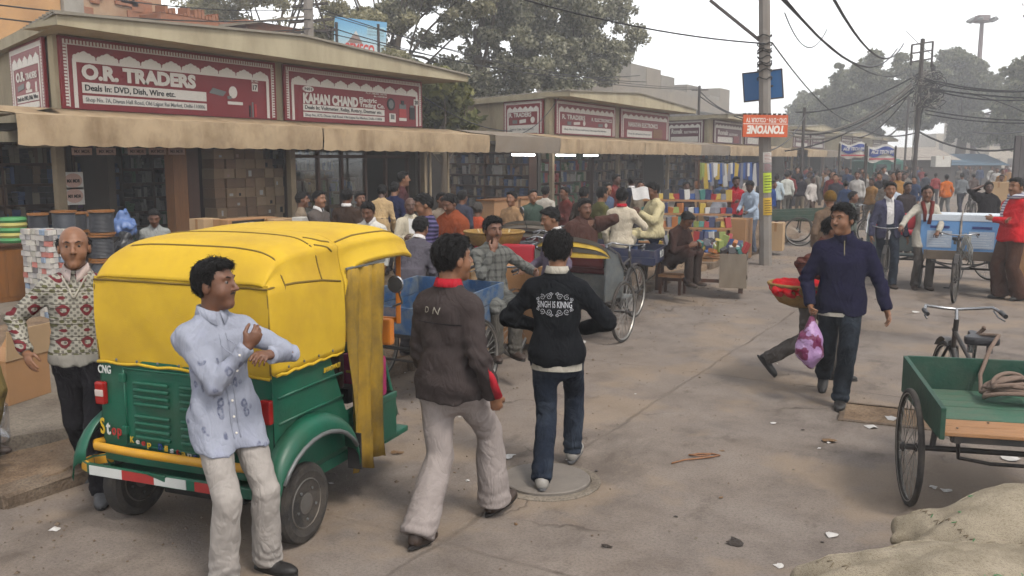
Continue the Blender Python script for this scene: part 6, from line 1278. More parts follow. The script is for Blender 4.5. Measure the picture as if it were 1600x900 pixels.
M_ROPE = mk('grey_rope', (128, 108, 96), .95, .25, 60, .6, 220)
ro = m.build('rope_coil', M_ROPE, None, smooth=True); ro.matrix_world = CART.matrix_basis; ro.location = CART.location; ro.rotation_euler = CART.rotation_euler; tag(ro, 'coil of grey rope heaped on the green cart bed', 'rope')
m = MB(); m.tube([(-.08, .30, .64), (-.08, .45, .62), (-.05, .60, .70), (.02, .68, .86), (.10, .80, .93), (.02, .86, .92), (-.03, .92, .88), (.05, .95, .95), (.02, .86, .97)], .014, 6); r2 = m.build('tied_rope', M_ROPE, CART, smooth=True)
# tricycle with the two blue cartons, facing the camera
p = c2w(7.25, 14.45); T2 = trike('cargo tricycle carrying two blue cartons, facing the camera', p, pi + radians(2), 1.1, .95, .56, .12, mk('grey_bed_board', (112, 98, 84), .8, .3), mk('bed_plank', (120, 104, 88)), -.1, 5, rear_board=True, yoff=-.1)
M_BOX = mk('printed_blue_carton', (104, 152, 204), .6, .06, 3, .02); M_BOXT = mk('white_carton_lid', (206, 214, 222), .6, .05, 3, .02); M_BOXP = mk('carton_print_pale', (176, 190, 208), .6, .05, 3, 0); M_BOXD = mk('carton_print_navy', (38, 50, 118), .6, .05, 3, 0)
for s, lab in ((1, 'left of the two blue cartons on the tricycle facing the camera'), (-1, 'right of the two blue cartons on the tricycle facing the camera')):
    t = thing('carton', lab, 'carton', p + Matrix.Rotation(pi + radians(2), 3, 'Z') @ Vector((s * .300, -.05, .582)), pi + radians(2), 'blue cartons on the tricycle')
    MB().box((-.28, -.36, 0), (.28, .36, .60)).build('box', M_BOX, t, bevel=.006); MB().box((-.286, -.366, .56), (.286, .366, .66)).build('lid', M_BOXT, t, bevel=.006)
    F2 = basis((.28, .3635, 0), (-1, 0, 0), (0, 0, 1)); MB().box((.14, .44, 0), (.42, .48, .002), F2).build('title_band', M_BOXD, t); MB().box((.10, .13, 0), (.46, .40, .002), F2).build('text_panel', M_BOXP, t)
    for k in range(5): MB().box((.12 + .07 * k, .05, 0), (.16 + .07 * k, .085, .002), F2).build('mark', M_TW, t)
    for k in range(6): MB().box((.13, .15 + k * .038, .002), (.43 - .04 * (k % 3), .160 + k * .038, .0035), F2).build('text_line', M_BOXT, t)
m = MB(); rg = random.Random(5)
for k in range(16): m.tube([(rg.uniform(-.16, -.06), 1.10 + rg.uniform(-.06, .06), .98 + rg.uniform(-.02, .03)), (rg.uniform(-.2, -.02), 1.1 + rg.uniform(-.1, .08), .75 + rg.uniform(-.05, .05)), (rg.uniform(-.2, -.04), 1.12, .55 + rg.uniform(-.05, .1))], .008, 4)
m.build('string_bundle', mk('grey_string', (140, 140, 136), .9), T2, smooth=True)
# blue cargo tricycle behind the auto rickshaw
p = c2w(-.80, 8.05); T3 = trike('blue wooden cargo tricycle standing behind the auto rickshaw', p, 0, 1.15, .95, .66, .30, M_CBLU, [M_CBLU, mk('faded_blue_plank', (70, 100, 124), .8, .3, 5, .3, 40)], 0, 6, rear_board=True, track=.57)
# tricycle with seated passengers further on
p = c2w(1.55, 13.2); T4 = trike('navy and grey cargo tricycle where men sit beside the stall', p, radians(100), 1.25, .95, .66, .24, M_CNVY, M_CGRY, 0, 6, rear_board=True)
lettering('R13', basis((-.06, -.653, .70), (1, 0, 0), (0, 0, 1)), .1, .26, M_TW, T4, .02)
p = c2w(7.2, 22.5); trike('dull green cargo tricycle by the shops right of the utility pole', p, -radians(75), 1.3, .95, .66, .24, M_DGRN, M_CGRY, 0, 5, rear_board=True)
# passenger rickshaw: the puller's, facing the camera
M_HOODD = mk('dark_hood_cloth', (52, 46, 36), .8, .3, 6, .2, 60)
def rickshaw(label, loc, rz, seat, hoodm, body, hood=True, raised=False):
    t = thing('cycle_rickshaw', label, 'cycle rickshaw', loc, rz, 'passenger cycle rickshaws')
    for s in (1, -1): spoked(t, s * .50, 0, .36)
    MB().tube([(-.55, 0, .36), (.55, 0, .36)], .018, 8).build('axle', M_BIKE, t)
    m = MB(); m.box((-.38, -.25, .52), (.38, .18, .80)); m.box((-.40, .18, .46), (.40, .52, .49)); m.build('seat_box', body, t, bevel=.01)
    m = MB(); m.box((-.37, -.22, .80), (.37, .20, .88)); m.build('cushion', seat, t, bevel=.03); m = MB(); m.box((-.37, -.30, .88), (.37, -.24, 1.16)); m.build('backrest', seat, t, bevel=.03)
    for s in (1, -1):
        m = MB(); m.add([(s * .40, -.30, .5), (s * .40, .22, .5), (s * .40, .22, .82), (s * .40, .05, 1.0), (s * .40, -.30, 1.12)], [(0, 1, 2, 3, 4)]); sp_ = m.build('side_panel', body, t); q = sp_.modifiers.new('th', 'SOLIDIFY'); q.thickness = .02
        MB().tube([(s * .41, .22, .82), (s * .41, .05, 1.02), (s * .41, -.30, 1.14)], .012, 6).build('arm_rail', M_CHR, t)
    m = MB()
    for s in (1, -1): m.tube([(s * .34, -.28, .5), (s * .36, 0, .40), (s * .3, .52, .45), (0, .95, .40)], .017, 6); m.tube([(s * .38, 0, .36), (s * .36, 0, .52)], .02, 6)
    m.build('chassis', M_BIKE, t)
    if hood:                                           # folded hood: nested hoops with slack cloth
        for k in range(4):
            a = radians(4 + 9 * k); rows = []
            for i in range(17):
                q = pi * i / 16; x = .44 * cos(q); rr = .40 * sin(q) ** .55; rows.append([Vector((x, -.26 - rr * cos(a) * .9, 1.0 + rr * sin(a))), Vector((x, -.26 - rr * cos(a + .2) * .9 + .01, 1.0 + rr * sin(a + .2) - .02 * sin(q)))])
            MB().grid(rows).build('hood_fold', hoodm if k % 2 == 0 else M_HOODD, t, smooth=True)
    bike_front(t, .98, 0.0); return t
M_YHOOD = mk('yellow_black_hood', (178, 146, 40), .7, .35, 6, .15, 60, dirt=.5, dcol=(70, 60, 38)); M_TIN = mk('painted_tin', (98, 104, 106), .5, .4, 9, .15, 60, metal=.3, dirt=.5, dcol=(140, 136, 124)); M_RSEAT = mk('red_rexine', (176, 36, 52), .5, .15, 4, .05); M_BSEAT = mk('maroon_rexine', (96, 40, 44), .5, .15, 4, .05)
R1 = rickshaw('cycle rickshaw with folded yellow hood and tin side panels beside the lane', c2w(.86, 10.5), 0, M_BSEAT, M_YHOOD, M_TIN)
p = G(1420, 448); R2 = rickshaw('cycle rickshaw with red seat held by its puller, facing the camera', c2w(6.75, 15.9), pi + radians(4), M_RSEAT, M_RSEAT, M_CGRY, hood=False)
rickshaw('cycle rickshaw with grey hood parked beyond the yellow hooded one', c2w(.35, 13.2), .25, M_BSEAT, mk('grey_hood', (96, 88, 78), .8, .3), M_TIN)
rickshaw('cycle rickshaw parked between the blue tricycle and the hooded rickshaw', c2w(.02, 10.4), .12, M_RSEAT, M_YHOOD, M_TIN, hood=False)
def bicycle(label, loc, rz, lean=.0, group='bicycles parked by the shops', steer=.2):
    t = thing('bicycle', label, 'bicycle', loc, rz, group, rot=(0, lean, rz)); spoked(t, 0, 0); y0 = .45; bike_front(t, y0, steer, True, True); m = MB()
    for s in (1, -1): m.tube([(s * .05, 0, .35), (s * .02, y0, .3)], .009, 6); m.tube([(s * .05, 0, .35), (s * .02, y0 - .13, .66)], .008, 6)
    m.build('rear_stay', M_BIKE, t); m = MB(); m.box((-.08, -.2, .72), (.08, .25, .735)); m.tube([(.07, -.15, .72), (.05, 0, .35)], .006, 5); m.tube([(-.07, -.15, .72), (-.05, 0, .35)], .006, 5); m.build('carrier', M_BIKE, t); return t
for k, (px, D, a, lab) in enumerate(((800, 10.6, 35, 'black bicycle parked nearest the seated man in grey check shirt'), (822, 11.6, 28, 'black bicycle in the middle of the parked row by the bamboo basket'), (850, 12.6, 40, 'black bicycle parked farthest from the auto rickshaw'))):
    p = atD(px, 250, D); bicycle(lab, (p.x, p.y, .10), -radians(a) + .6, .12)
p = atD(1590, 250, 15.5); bicycle('bicycle standing behind the man in the red sweater', (p.x - .3, p.y, 0), pi + .9, .1); p = G(-80, 792); bicycle('bicycle at the left edge, only its wheel rim showing', (p.x, p.y - 1.07, 0), 0, .0, steer=0)
p = atD(1480, 250, 30); bicycle('bicycle ridden away in the crowd beyond the tricycle', (p.x + .9, p.y, 0), 0.2)
# motorcycle among the bicycles
p = atD(806, 250, 12.2); MC = thing('motorcycle', 'dark motorcycle with a round mirror parked among the bicycles', 'motorcycle', (p.x, p.y, .1), -.5)
for y in (-.62, .62): w = MB(); T_ = Matrix.Translation((0, y, .29)) @ Matrix.Rotation(pi / 2, 4, 'Y'); w.lathe([(.2, -.035), (.27, -.04), (.29, 0), (.27, .04), (.2, .035)], 28, T_); o = w.build('wheel', M_TYRE, MC, smooth=.6); MB().lathe([(.205, -.02), (.205, .02), (.06, .03), (.06, -.03)], 20, T_).build('rim', M_RIM, o)
m = MB(); m.box((-.13, -.15, .25), (.13, .22, .52)); m.tube([(.16, -.7, .3), (.15, 0, .26)], .035, 8); m.build('engine', M_RIM, MC, bevel=.03)
f_ = Fld((-.3, -.9, .4), (.3, .8, 1.1), .02); f_.ell((0, .18, .78), (.15, .27, .13), None, .03).cap((0, -.1, .74), (0, -.75, .80), .11, .09, .04, (Vector((0, 0, 1)), .5)).cap((0, -.6, .68), (0, -.8, .62), .06, .05, .03); obj('tank_and_seat', f_.mesh('tank_and_seat', mk('black_gloss', (30, 30, 34), .25, .1, 4, 0)), MC)
m = MB()
for s in (1, -1): m.tube([(s * .07, .62, .29), (s * .07, .45, .85), (s * .07, .42, .95)], .02, 8)
m.build('fork', M_CHR, MC, smooth=.8); m = MB(); m.tube([(-.36, .22, 1.02), (-.2, .40, 1.0), (.2, .40, 1.0), (.36, .22, 1.02)], .012, 8); hb = m.build('handlebar', M_DARK, MC, smooth=.8)
MB().lathe([(.02, -.06), (.085, 0), (.09, .03), (.0, .04)], 18, Matrix.Translation((0, .5, .9)) @ Matrix.Rotation(-pi / 2, 4, 'X')).build('headlamp', M_CHR, MC, smooth=.7)
for s in (1, -1):
    m = MB(); m.tube([(s * .26, .36, 1.01), (s * .30, .34, 1.16), (s * .33, .30, 1.26)], .006, 6); mm = m.build('mirror', M_DARK, MC); MB().lathe([(.05, -.012), (.055, 0), (.05, .004)], 16, Matrix.Translation((s * .33, .30, 1.30)) @ Matrix.Rotation(pi / 2 + .2, 4, 'X')).build('mirror_glass', M_CHR, mm)
# ------------------------------------------------------------------ shop interiors and goods
def flat(name, rgb, rough=.6): return mk(name, rgb, rough, .12, 5, .03)
GOODS = [flat('pack_cream', (135, 123, 105)), flat('pack_brown', (118, 92, 67)), flat('pack_red', (135, 42, 38)), flat('pack_blue', (51, 75, 118)), flat('pack_green', (62, 98, 62)), flat('pack_dark', (46, 42, 45)), flat('pack_white', (143, 141, 137)), flat('pack_yellow', (166, 135, 53)), flat('pack_purple', (92, 42, 92))]
M_CARD = mk('cardboard', (164, 122, 82), .9, .12, 2, .1, 30, dirt=.25); M_CARD2 = mk('pale_cardboard', (178, 148, 112), .9, .12, 2, .1, 30); M_TAPE = flat('brown_tape', (150, 108, 62), .4)
def shelf(label, y0, y1, X, z0, z1, rows, seed, pal, depth=.34, fill=.9, unit=.12):
    r = random.Random(seed); t = thing('shelf_unit', label, 'shelf', (X, y0, z0)); w = y1 - y0; h = z1 - z0; m = MB()
    for y in (0, w / 2, w): m.box((-depth, y - .015, 0), (0, y + .015, h))
    for i in range(rows + 1): m.box((-depth, 0.016, h * i / rows - .012), (-.004, w - .016, h * i / rows + .004))
    m.box((-depth - .02, 0, 0), (-depth - .003, w, h)); m.build('frame', M_DWOOD, t); g = MB()
    for i in range(rows):
        y = .03
        while y < w - unit:
            b = r.uniform(.5, 1.3) * unit
            if r.random() < fill: g.mi = r.choice(pal); k = r.randint(1, 3); hh = h / rows * r.uniform(.55, .92); [g.box((-depth + .04 + r.uniform(0, .05), y, h * i / rows + .006 + hh / k * q), (-.02 - r.uniform(0, .06), y + b * .94, h * i / rows + .004 + hh / k * (q + 1) - .004)) for q in range(k)]
            y += b
    tag(g.build('packets', GOODS, t), kind='stuff'); return t
def carton(label, loc, size, rz=0, mat=None, group=None, tape=True, flaps=False):
    t = thing('carton', label, 'carton', loc, rz, group); a, b, c = size; MB().box((-a / 2, -b / 2, 0), (a / 2, b / 2, c)).build('box', mat or M_CARD, t, bevel=.006)
    if tape: MB().box((-.025, -b / 2 - .002, c * .7), (.025, b / 2 + .002, c + .002)).build('tape', M_TAPE, t)
    return t
def drum(label, loc, r, h, mat, group='cable drums outside the nearest shop'):
    t = thing('cable_drum', label, 'cable drum', loc, RND.uniform(0, 3), group)
    for z in (0, h - .025): MB().lathe([(r, z), (r, z + .025)], 28).build('flange', M_WOOD, t, smooth=.5)
    MB().lathe([(r * .86 + .006 * (i % 2), .03 + (h - .06) * i / 30) for i in range(31)], 28).build('cable', mat, t, smooth=.9); return t
XS = FX - 2.6
# nearest block, left shop
shelf('dark shelf of packets in the open side of the nearest block', Tf(40, XS) - 1.6, Tf(95, XS) + .1, XS, .24, 2.4, 6, 61, [5, 5, 1, 3, 0])
shelf('dark shelf of packets at the left of the O.R. TRADERS shop', Tf(100, XS) + .2, Tf(190, XS), XS, .24, 2.5, 7, 1, [5, 5, 8, 1, 3, 0]); shelf('shelf of shiny bagged cable clips in the O.R. TRADERS shop', Tf(190, XS), Tf(285, XS), XS, .24, 2.5, 8, 2, [5, 6, 5, 6, 4], unit=.09)
shelf('shelf of cartons behind the carton stack', Tf(318, XS), Tf(445, XS), XS, .24, 2.5, 6, 3, [1, 1, 0, 5])
m_cab = mk('black_cable', (58, 60, 66), .5, .2, 20, .3, 120); m_cab2 = mk('grey_cable', (84, 88, 96), .5, .2, 20, .3, 120)
for i, (px, py, D, r, h, lab) in enumerate(((61, 362, 11.6, .13, .24, 'leftmost dark cable drum standing on the white packets'), (101, 362, 11.9, .16, .28, 'second cable drum from the left in the upper row'), (120, 362, 12.3, .15, .27, 'third cable drum from the left in the upper row'), (136, 362, 12.7, .14, .25, 'small cable drum fourth in the upper row'), (160, 366, 11.5, .165, .31, 'largest grey cable drum at the right of the upper row'))):
    p = atD(px, py, D); drum(lab, p, r, h, [m_cab, m_cab2][i % 2])
p = atD(160, 405, 11.5); drum('dark cable drum in the lower row beside the white packets', (p.x, p.y, atD(160, 366, 11.5).z - .33), .165, .325, m_cab); drum('bottom cable drum in the stack beside the white packets', (p.x, p.y, atD(160, 366, 11.5).z - .66), .165, .325, m_cab2); drum('lowest cable drum standing on the step', (p.x, p.y, .24), .17, max(.1, atD(160, 366, 11.5).z - .66 - .245), m_cab)
t0_ = atD(80, 480, 11.4); WP = thing('packet_stack', 'tall stack of small white printed packets outside the nearest shop', 'packets', (t0_.x, t0_.y, .12), .0); rp = random.Random(9); WPt = atD(80, 357, 11.4).z - .12; rowsn = 16
pm = [MB().box((-.045, -.03, 0), (.045, .03, WPt / rowsn - .006)).mesh('packet', mk('packet_%d' % i, c, .5, .15, 14, .02)) for i, c in enumerate([(196, 190, 184), (176, 172, 170), (206, 200, 190), (190, 120, 110), (150, 168, 190), (186, 182, 170), (120, 116, 118)])]
for k in range(rowsn):
    for i in range(6):
        for j in range(4):
            if i in (0, 5) or j in (0, 3) or k == rowsn - 1: obj('packet', rp.choice(pm[:3] + pm[:3] + pm), WP, (-.24 + i * .097 + rp.uniform(-.014, .014), -.13 + j * .066 + rp.uniform(-.012, .012), k * WPt / rowsn + rp.uniform(0, .006)), (rp.uniform(-.05, .05), rp.uniform(-.06, .06), rp.uniform(-.2, .2)))
for i, (px, py, D, w, d, h, lab) in enumerate(((25, 455, 11.9, 1.0, .55, .72, 'wooden sales counter at the left edge in front of the nearest shop'),)):
    p = atD(px, py, D); t = thing('sales_counter', lab, 'counter', (p.x - .2, p.y, .24), 0); MB().box((-.3, -.7, 0), (.3, .55, .72)).build('body', M_WOOD, t, bevel=.01); MB().box((-.33, -.73, .72), (.33, .58, .76)).build('top', M_DWOOD, t, bevel=.008)
    for k in range(5): y0 = -.62 + k * .23; MB().box((.296, y0, .06), (.308, y0 + .2, .68)).build('front_panel', M_WOOD, t, bevel=.004)
    for k in range(5):
        lab2 = ['lowest', 'second', 'third', 'fourth', 'topmost'][k] + ' coil in the stack on the sales counter'; q = MB(); q.lathe([(.10, 0), (.16, 0), (.175, .03), (.16, .065), (.10, .065)], 24); o = q.build('wire_coil', flat('coil_yellow' if k % 2 else 'coil_green', (176, 166, 90) if k % 2 else (70, 140, 80)), None, smooth=.8, loc=(p.x - .15, p.y + .12, 1.0 + k * .068)); tag(o, lab2, 'wire coil', 'coils on the sales counter')
for i, (px, py, D, lab) in enumerate(((195, 385, 12.0, 'black plastic bag of goods beside the cable drums'), (192, 360, 12.3, 'blue and white plastic bag on the black bags'))):
    p = atD(px, py, D); f_ = Fld((-.25, -.25, -.05), (.25, .25, .4), .018); f_.ell((0, 0, .12), (.18, .15, .13), None, .02).cap((0, 0, .2), (.02, 0, .29), .05, .07, .03).wrinkle(.026, i + 3, 46).cut((0, 0, .0), (0, 0, -1)); o = obj('plastic_bag', f_.mesh('plastic_bag', flat('bag_black' if i == 0 else 'bag_blue', (42, 42, 46) if i == 0 else (84, 110, 160), .4)), None, (p.x, p.y, .24 + (.55 if i == 0 else .82))); tag(o, lab, 'bag')
    if i == 0: carton('brown carton under the black plastic bag', (p.x, p.y, .24), (.4, .4, .545))
# plank pillar, hanging labels and cards
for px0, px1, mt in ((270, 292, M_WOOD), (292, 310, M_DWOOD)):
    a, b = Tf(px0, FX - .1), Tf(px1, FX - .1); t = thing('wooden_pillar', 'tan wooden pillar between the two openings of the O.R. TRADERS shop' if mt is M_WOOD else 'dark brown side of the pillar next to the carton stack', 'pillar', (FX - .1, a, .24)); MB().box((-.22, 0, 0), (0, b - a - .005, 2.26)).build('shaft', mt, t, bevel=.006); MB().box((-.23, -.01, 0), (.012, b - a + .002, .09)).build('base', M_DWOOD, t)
M_LBL = flat('pink_label', (196, 160, 146)); M_LBL2 = flat('white_card', (204, 200, 192))
for i, px in enumerate((128, 166, 214, 246, 276)):
    p = onX(px, 236, FX + .12); t = thing('hanging_label', '%s printed paper label hanging under the long tan awning' % ('first', 'second', 'third', 'fourth', 'fifth')[i], 'label', (p.x, p.y, p.z), group='paper labels under the awning'); MB().box((-.002, -.17, -.06), (.002, .17, .05)).build('paper', M_LBL, t); lettering('MX MDR', basis((.003, -.13, -.03), (0, 1, 0), (0, 0, 1)), .05, .26, M_DWOOD, t, .01)
    MB().box((-.001, -.165, .05), (.001, -.155, 2.5 - p.z if p.z < 2.45 else .1)).build('string', M_DARK, t)
for px, py, lab in ((114, 282, 'upper of two white cards hung in the O.R. TRADERS shop'), (116, 306, 'lower of two white cards hung in the O.R. TRADERS shop')):
    p = onX(px, py, FX - .25); t = thing('display_card', lab, 'card', p, group='display cards'); MB().box((-.008, -.17, -.14), (.008, .17, .13)).build('board', M_LBL2, t); MB().prism([(x * .15, y * .11) for x, y in ell(0, 0, 1, 1, 20)], .008, .011, basis((0, 0, 0), (0, 1, 0), (0, 0, 1))).build('oval', M_LBL, t); lettering('MX MDR', basis((.012, -.11, -.03), (0, 1, 0), (0, 0, 1)), .05, .22, M_DARK, t, .02)
    MB().box((-.002, -.002, .13), (.002, .002, 2.48 - p.z)).build('string', M_DARK, t)
# carton stack in the second opening
ORD = ('first', 'second', 'third', 'fourth', 'fifth', 'sixth', 'seventh', 'eighth', 'ninth', 'tenth', 'eleventh', 'twelfth', 'thirteenth', 'fourteenth', 'fifteenth', 'sixteenth', 'seventeenth')
rc = random.Random(21); ca, cb = Tf(325, FX - 1.1), Tf(432, FX - 1.1); nc = 7; cwid = (cb - ca) / nc
cms = [MB().box((-.17, -cwid / 2 + .004, 0), (.17, cwid / 2 - .004, .185)).mesh('box', mk('stack_carton_%d' % i, c, .85, .15, 6, .05), bevel=.006) for i, c in enumerate([(170, 142, 112), (154, 124, 98), (184, 156, 126), (140, 112, 88)])]
for i in range(nc):
    for k in range((11, 11, 12, 12, 11, 10, 9)[i]):
        o = obj('carton', rc.choice(cms), None, (FX - 1.1 + rc.uniform(-.03, .03), ca + (i + .5) * cwid, .24 + k * .188), (0, 0, rc.uniform(-.04, .04))); tag(o, 'small brown carton, %s from the floor in the %s column from the pillar' % (ORD[k], ORD[i]), 'carton', 'stacked cartons beside the pillar')
        if rc.random() < .4: a_ = rc.uniform(-.09, 0); MB().box((.168, a_, .03), (.1735, a_ + rc.uniform(.04, .1), rc.uniform(.07, .15))).build('print', rc.choice([M_LBL2, M_DARK, M_LBL, M_CARD2]), o)
for i, (px, py, D, sz, lab) in enumerate(((376, 352, 13.0, (.3, .75, .16), 'long brown carton with black print lying before the carton stack'), (320, 352, 13.0, (.3, .3, .22), 'low brown carton at the foot of the dark pillar'), (472, 350, 12.9, (.2, .2, .16), 'small white box beside the shop counter'), (436, 352, 13.4, (.3, .5, .24), 'brown carton below the shop post'), (405, 350, 13.6, (.3, .5, .3), 'brown carton behind the long printed carton'))):
    p = atD(px, py, D); t = carton(lab, (p.x, p.y, .24), (sz[0], sz[1], max(.3, p.z - .24 + .1)), 0, [M_CARD, M_CARD2, M_LBL2, M_CARD2, M_CARD][i], tape=i != 2)
    if i == 0: MB().box((.151, -.3, max(.3, p.z - .14) - .14), (.155, .32, max(.3, p.z - .14) - .02)).build('label', M_BLK, t); lettering('AMPLES', basis((.156, -.2, max(.3, p.z - .14) - .11), (0, 1, 0), (0, 0, 1)), .06, .3, M_WHT, t, .03)
# glazed front of the KAHAN CHAND shop
gt = thing('glazed_partition', 'wood framed glass front of the KAHAN CHAND shop', 'shop front', (FX - .3, Tf(455, FX - .3), .24)); ya = 0.0; Lw = Tf(655, FX - .3) - Tf(455, FX - .3)
for px in (455, 494, 531, 568, 600, 634, 653): y = Tf(px, FX - .3) - Tf(455, FX - .3); MB().box((-.04, y, 0), (.04, y + .07, 2.26)).build('mullion', M_DWOOD, gt, bevel=.005)
MB().box((-.035, .0, 1.9), (.035, Lw, 1.97)).build('transom', M_DWOOD, gt); MB().box((-.035, 0, .55), (.035, Tf(568, FX - .3) - Tf(455, FX - .3), .62)).build('sill_rail', M_DWOOD, gt); MB().box((-.03, .1, .0), (.03, Tf(568, FX - .3) - Tf(455, FX - .3), .55)).build('stall_riser', M_WOOD, gt)
for a, b in ((455, 494), (494, 531), (531, 568), (634, 653)):
    y0, y1 = Tf(a, FX - .3) - Tf(455, FX - .3) + .07, Tf(b, FX - .3) - Tf(455, FX - .3); MB().box((-.004, y0, .62), (.004, y1, 1.9)).build('pane', M_GLASS, gt); MB().box((-.004, y0, 1.97), (.004, y1, 2.24)).build('pane', M_GLASS, gt)
shelf('shelves of meters and relays inside the KAHAN CHAND shop', Tf(455, XS) + .1, Tf(650, XS) - .2, XS, .24, 2.5, 7, 4, [5, 6, 3, 0, 5, 1, 6], unit=.11); shelf('low display case of meters behind the glass of the KAHAN CHAND shop', Tf(460, FX - .75), Tf(560, FX - .75), FX - .75, .24, 1.7, 5, 14, [6, 5, 3, 4, 6, 0], unit=.08, depth=.25)
# the middle block and the rest
for k, (a, b, c, lab) in enumerate(((B2a + .3, B2a + 4.9, [3, 4, 6, 4, 2, 0], 'shelves of blue and green packs in the left shop of the middle block'), (B2a + 5.2, B2b - .3, [5, 5, 1, 0], 'dark shelves in the right shop of the middle block'), (B3a + .3, B3a + 4.8, [5, 1, 3, 2], 'shelves in the shop left of the utility pole'), (B3a + 5.2, B3b - .3, [5, 0, 3, 6], 'shelves in the shop behind the utility pole'))): shelf(lab, a, b, FX - .9 if k < 2 else FX - 1.2, .24, 2.5, 6, 20 + k, c, unit=.2)
for k in range(3): a = B3a + 16.2 * (k + 1); shelf('goods shelves in the %s far shop block beyond the pole' % ('first', 'second', 'third')[k], a + .3, a + 9.6, FX - 1.2, .24, 2.5, 5, 40 + k, [5, 0, 3, 2, 6, 1], unit=.35)
for bq, (ya_, lab) in enumerate(((B2a, 'shelves of boxed goods along the open side of the middle block'), (B3a, 'shelves of goods along the side of the block left of the pole'))):
    sh_ = shelf(lab, 0, 4.4, 0, 0, 2.1, 6, 70 + bq, [5, 1, 5, 0, 3, 6], unit=.16, depth=.3, fill=.8); q_ = Vector((FX, ya_, 0)) + SD * 4.9 + SN * .36; sh_.location = (q_.x, q_.y, .24); sh_.rotation_euler = (0, 0, -radians(110.1))
for k, (px, lab) in enumerate(((664, 'left of two thin steel pipes in the gap beside the nearest block'), (672, 'right of two thin steel pipes in the gap beside the nearest block'), (700, 'steel post in the gap between the two blocks'))):
    y_ = Tf(px, FX + .9); t = thing('steel_pipe', lab, 'pipe', (FX + .9, y_, .24), group='steel pipes in the gap'); MB().tube([(0, 0, 0), (0, 0, 2.35)], .03, 8).build('pipe', M_POST, t, smooth=.8); MB().box((-.07, -.07, 0), (.07, .07, .02)).build('foot', M_POST, t)
for k, (px0, px1, lab) in enumerate(((772, 812, 'left brown plywood counter of the middle block'), (814, 852, 'right brown plywood counter of the middle block'))):
    a, b = Tf(px0, FX + .9), Tf(px1, FX + .9); t = thing('sales_counter', lab, 'counter', (FX + .9, a, .24)); MB().box((-.5, 0, 0), (0, b - a - .06, .82)).build('body', M_CARD, t, bevel=.01); MB().box((-.53, -.03, .82), (.03, b - a - .03, .86)).build('top', M_WOOD, t, bevel=.006)
M_TUBE = N('fluorescent_tube'); M_TUBE.b.inputs['Emission Color'].default_value = (1, .98, .94, 1); M_TUBE.b.inputs['Emission Strength'].default_value = 14.0; M_TUBE = M_TUBE.out((.9, .9, .9, 1), .4)
for px, w, lab in ((818, 1.25, 'lit fluorescent tube at the left of the middle block'), (884, 1.25, 'lit fluorescent tube at the centre of the middle block'), (923, 1.0, 'lit fluorescent tube at the right of the middle block')):
    p = onX(px, 253, FX + .5); t = thing('tube_light', lab, 'tube light', (p.x, p.y, 2.24), group='tube lights under the awnings'); MB().tube([(0, -w / 2, 0), (0, w / 2, 0)], .022, 10).build('tube', M_TUBE, t, smooth=.8); MB().box((-.03, -w / 2 - .03, .024), (.03, w / 2 + .03, .06)).build('fitting', M_LBL2, t); MB().tube([(0, 0, .06), (0, 0, .5)], .005, 5).build('hanger', M_DARK, t)
def ctn(lab, px, py, D, size, rz=0.0, mat=None, z0=.1, grp=None): p = atD(px, py, D); return carton(lab, (p.x, p.y, z0), size, rz, mat, grp)
ctn('tall open cardboard box beside the light blue shirt man', 1146, 380, 18.4, (.62, .55, .82)); ctn('strapped brown carton stack right of the utility pole', 1213, 372, 20.0, (.32, .4, .62), 0.1, M_CARD2); 
for k, (px, D, s, lab) in enumerate(((838, 16.5, (.6, .9, .62), 'left pale crate of strapped cartons before the middle block'), (872, 16.8, (.5, .8, .6), 'right pale crate of strapped cartons before the middle block'), (925, 19, (.6, .8, .95), 'carton stack behind the olive shirt man'), (1110, 22, (.8, .8, 1.0), 'big carton with rolled cloth behind the stall'))): ctn(lab, px, 340, D, s, 0, M_CARD2)
for k in range(2):
    for q in range(3): ctn(('bottom', 'middle', 'top')[q] + ' strapped carton in the ' + ('left', 'right')[k] + ' stack left of the red sweater man', 1557 + k * 24, 330, 24.5, (.42, .42, .5), .05, M_CARD2, q * .505, 'cartons stacked left of the red sweater')
ctn('brown carton behind the red sweater man at the right edge', 1604, 470, 13.9, (.5, .5, .9), 0, M_CARD, 0)
# open carton at the left edge
p = G(5, 628, .19); t = thing('open_carton', 'open cardboard carton with lifted flap on the pavement at the left edge', 'carton', (p.x - .12, p.y + .1, .19), .25); MB().box((-.24, -.22, 0), (.24, .22, .36)).build('box', M_CARD, t, bevel=.004); MB().box((-.005, -.22, 0), (.005, .22, .24)).build('flap', M_CARD2, t, loc=(.245, 0, .355), rot=(0, .12, 0)); MB().box((-.24, -.005, 0), (.24, .005, .2)).build('flap', M_CARD, t, loc=(0, .225, .355), rot=(-.7, 0, 0))
p = G(-2, 690, .19); t = thing('plastic_jerrycan', 'white plastic bottle at the left edge of the pavement', 'bottle', (p.x - .05, p.y - .0, .19)); MB().lathe([(.09, 0), (.10, .02), (.10, .24), (.06, .30), (.03, .32), (.03, .36)], 20).build('bottle', glass('milky_plastic', (.9, .92, .95), .35), t, smooth=.8); MB().lathe([(.034, .36), (.034, .39)], 14).build('cap', M_LBL2, t)
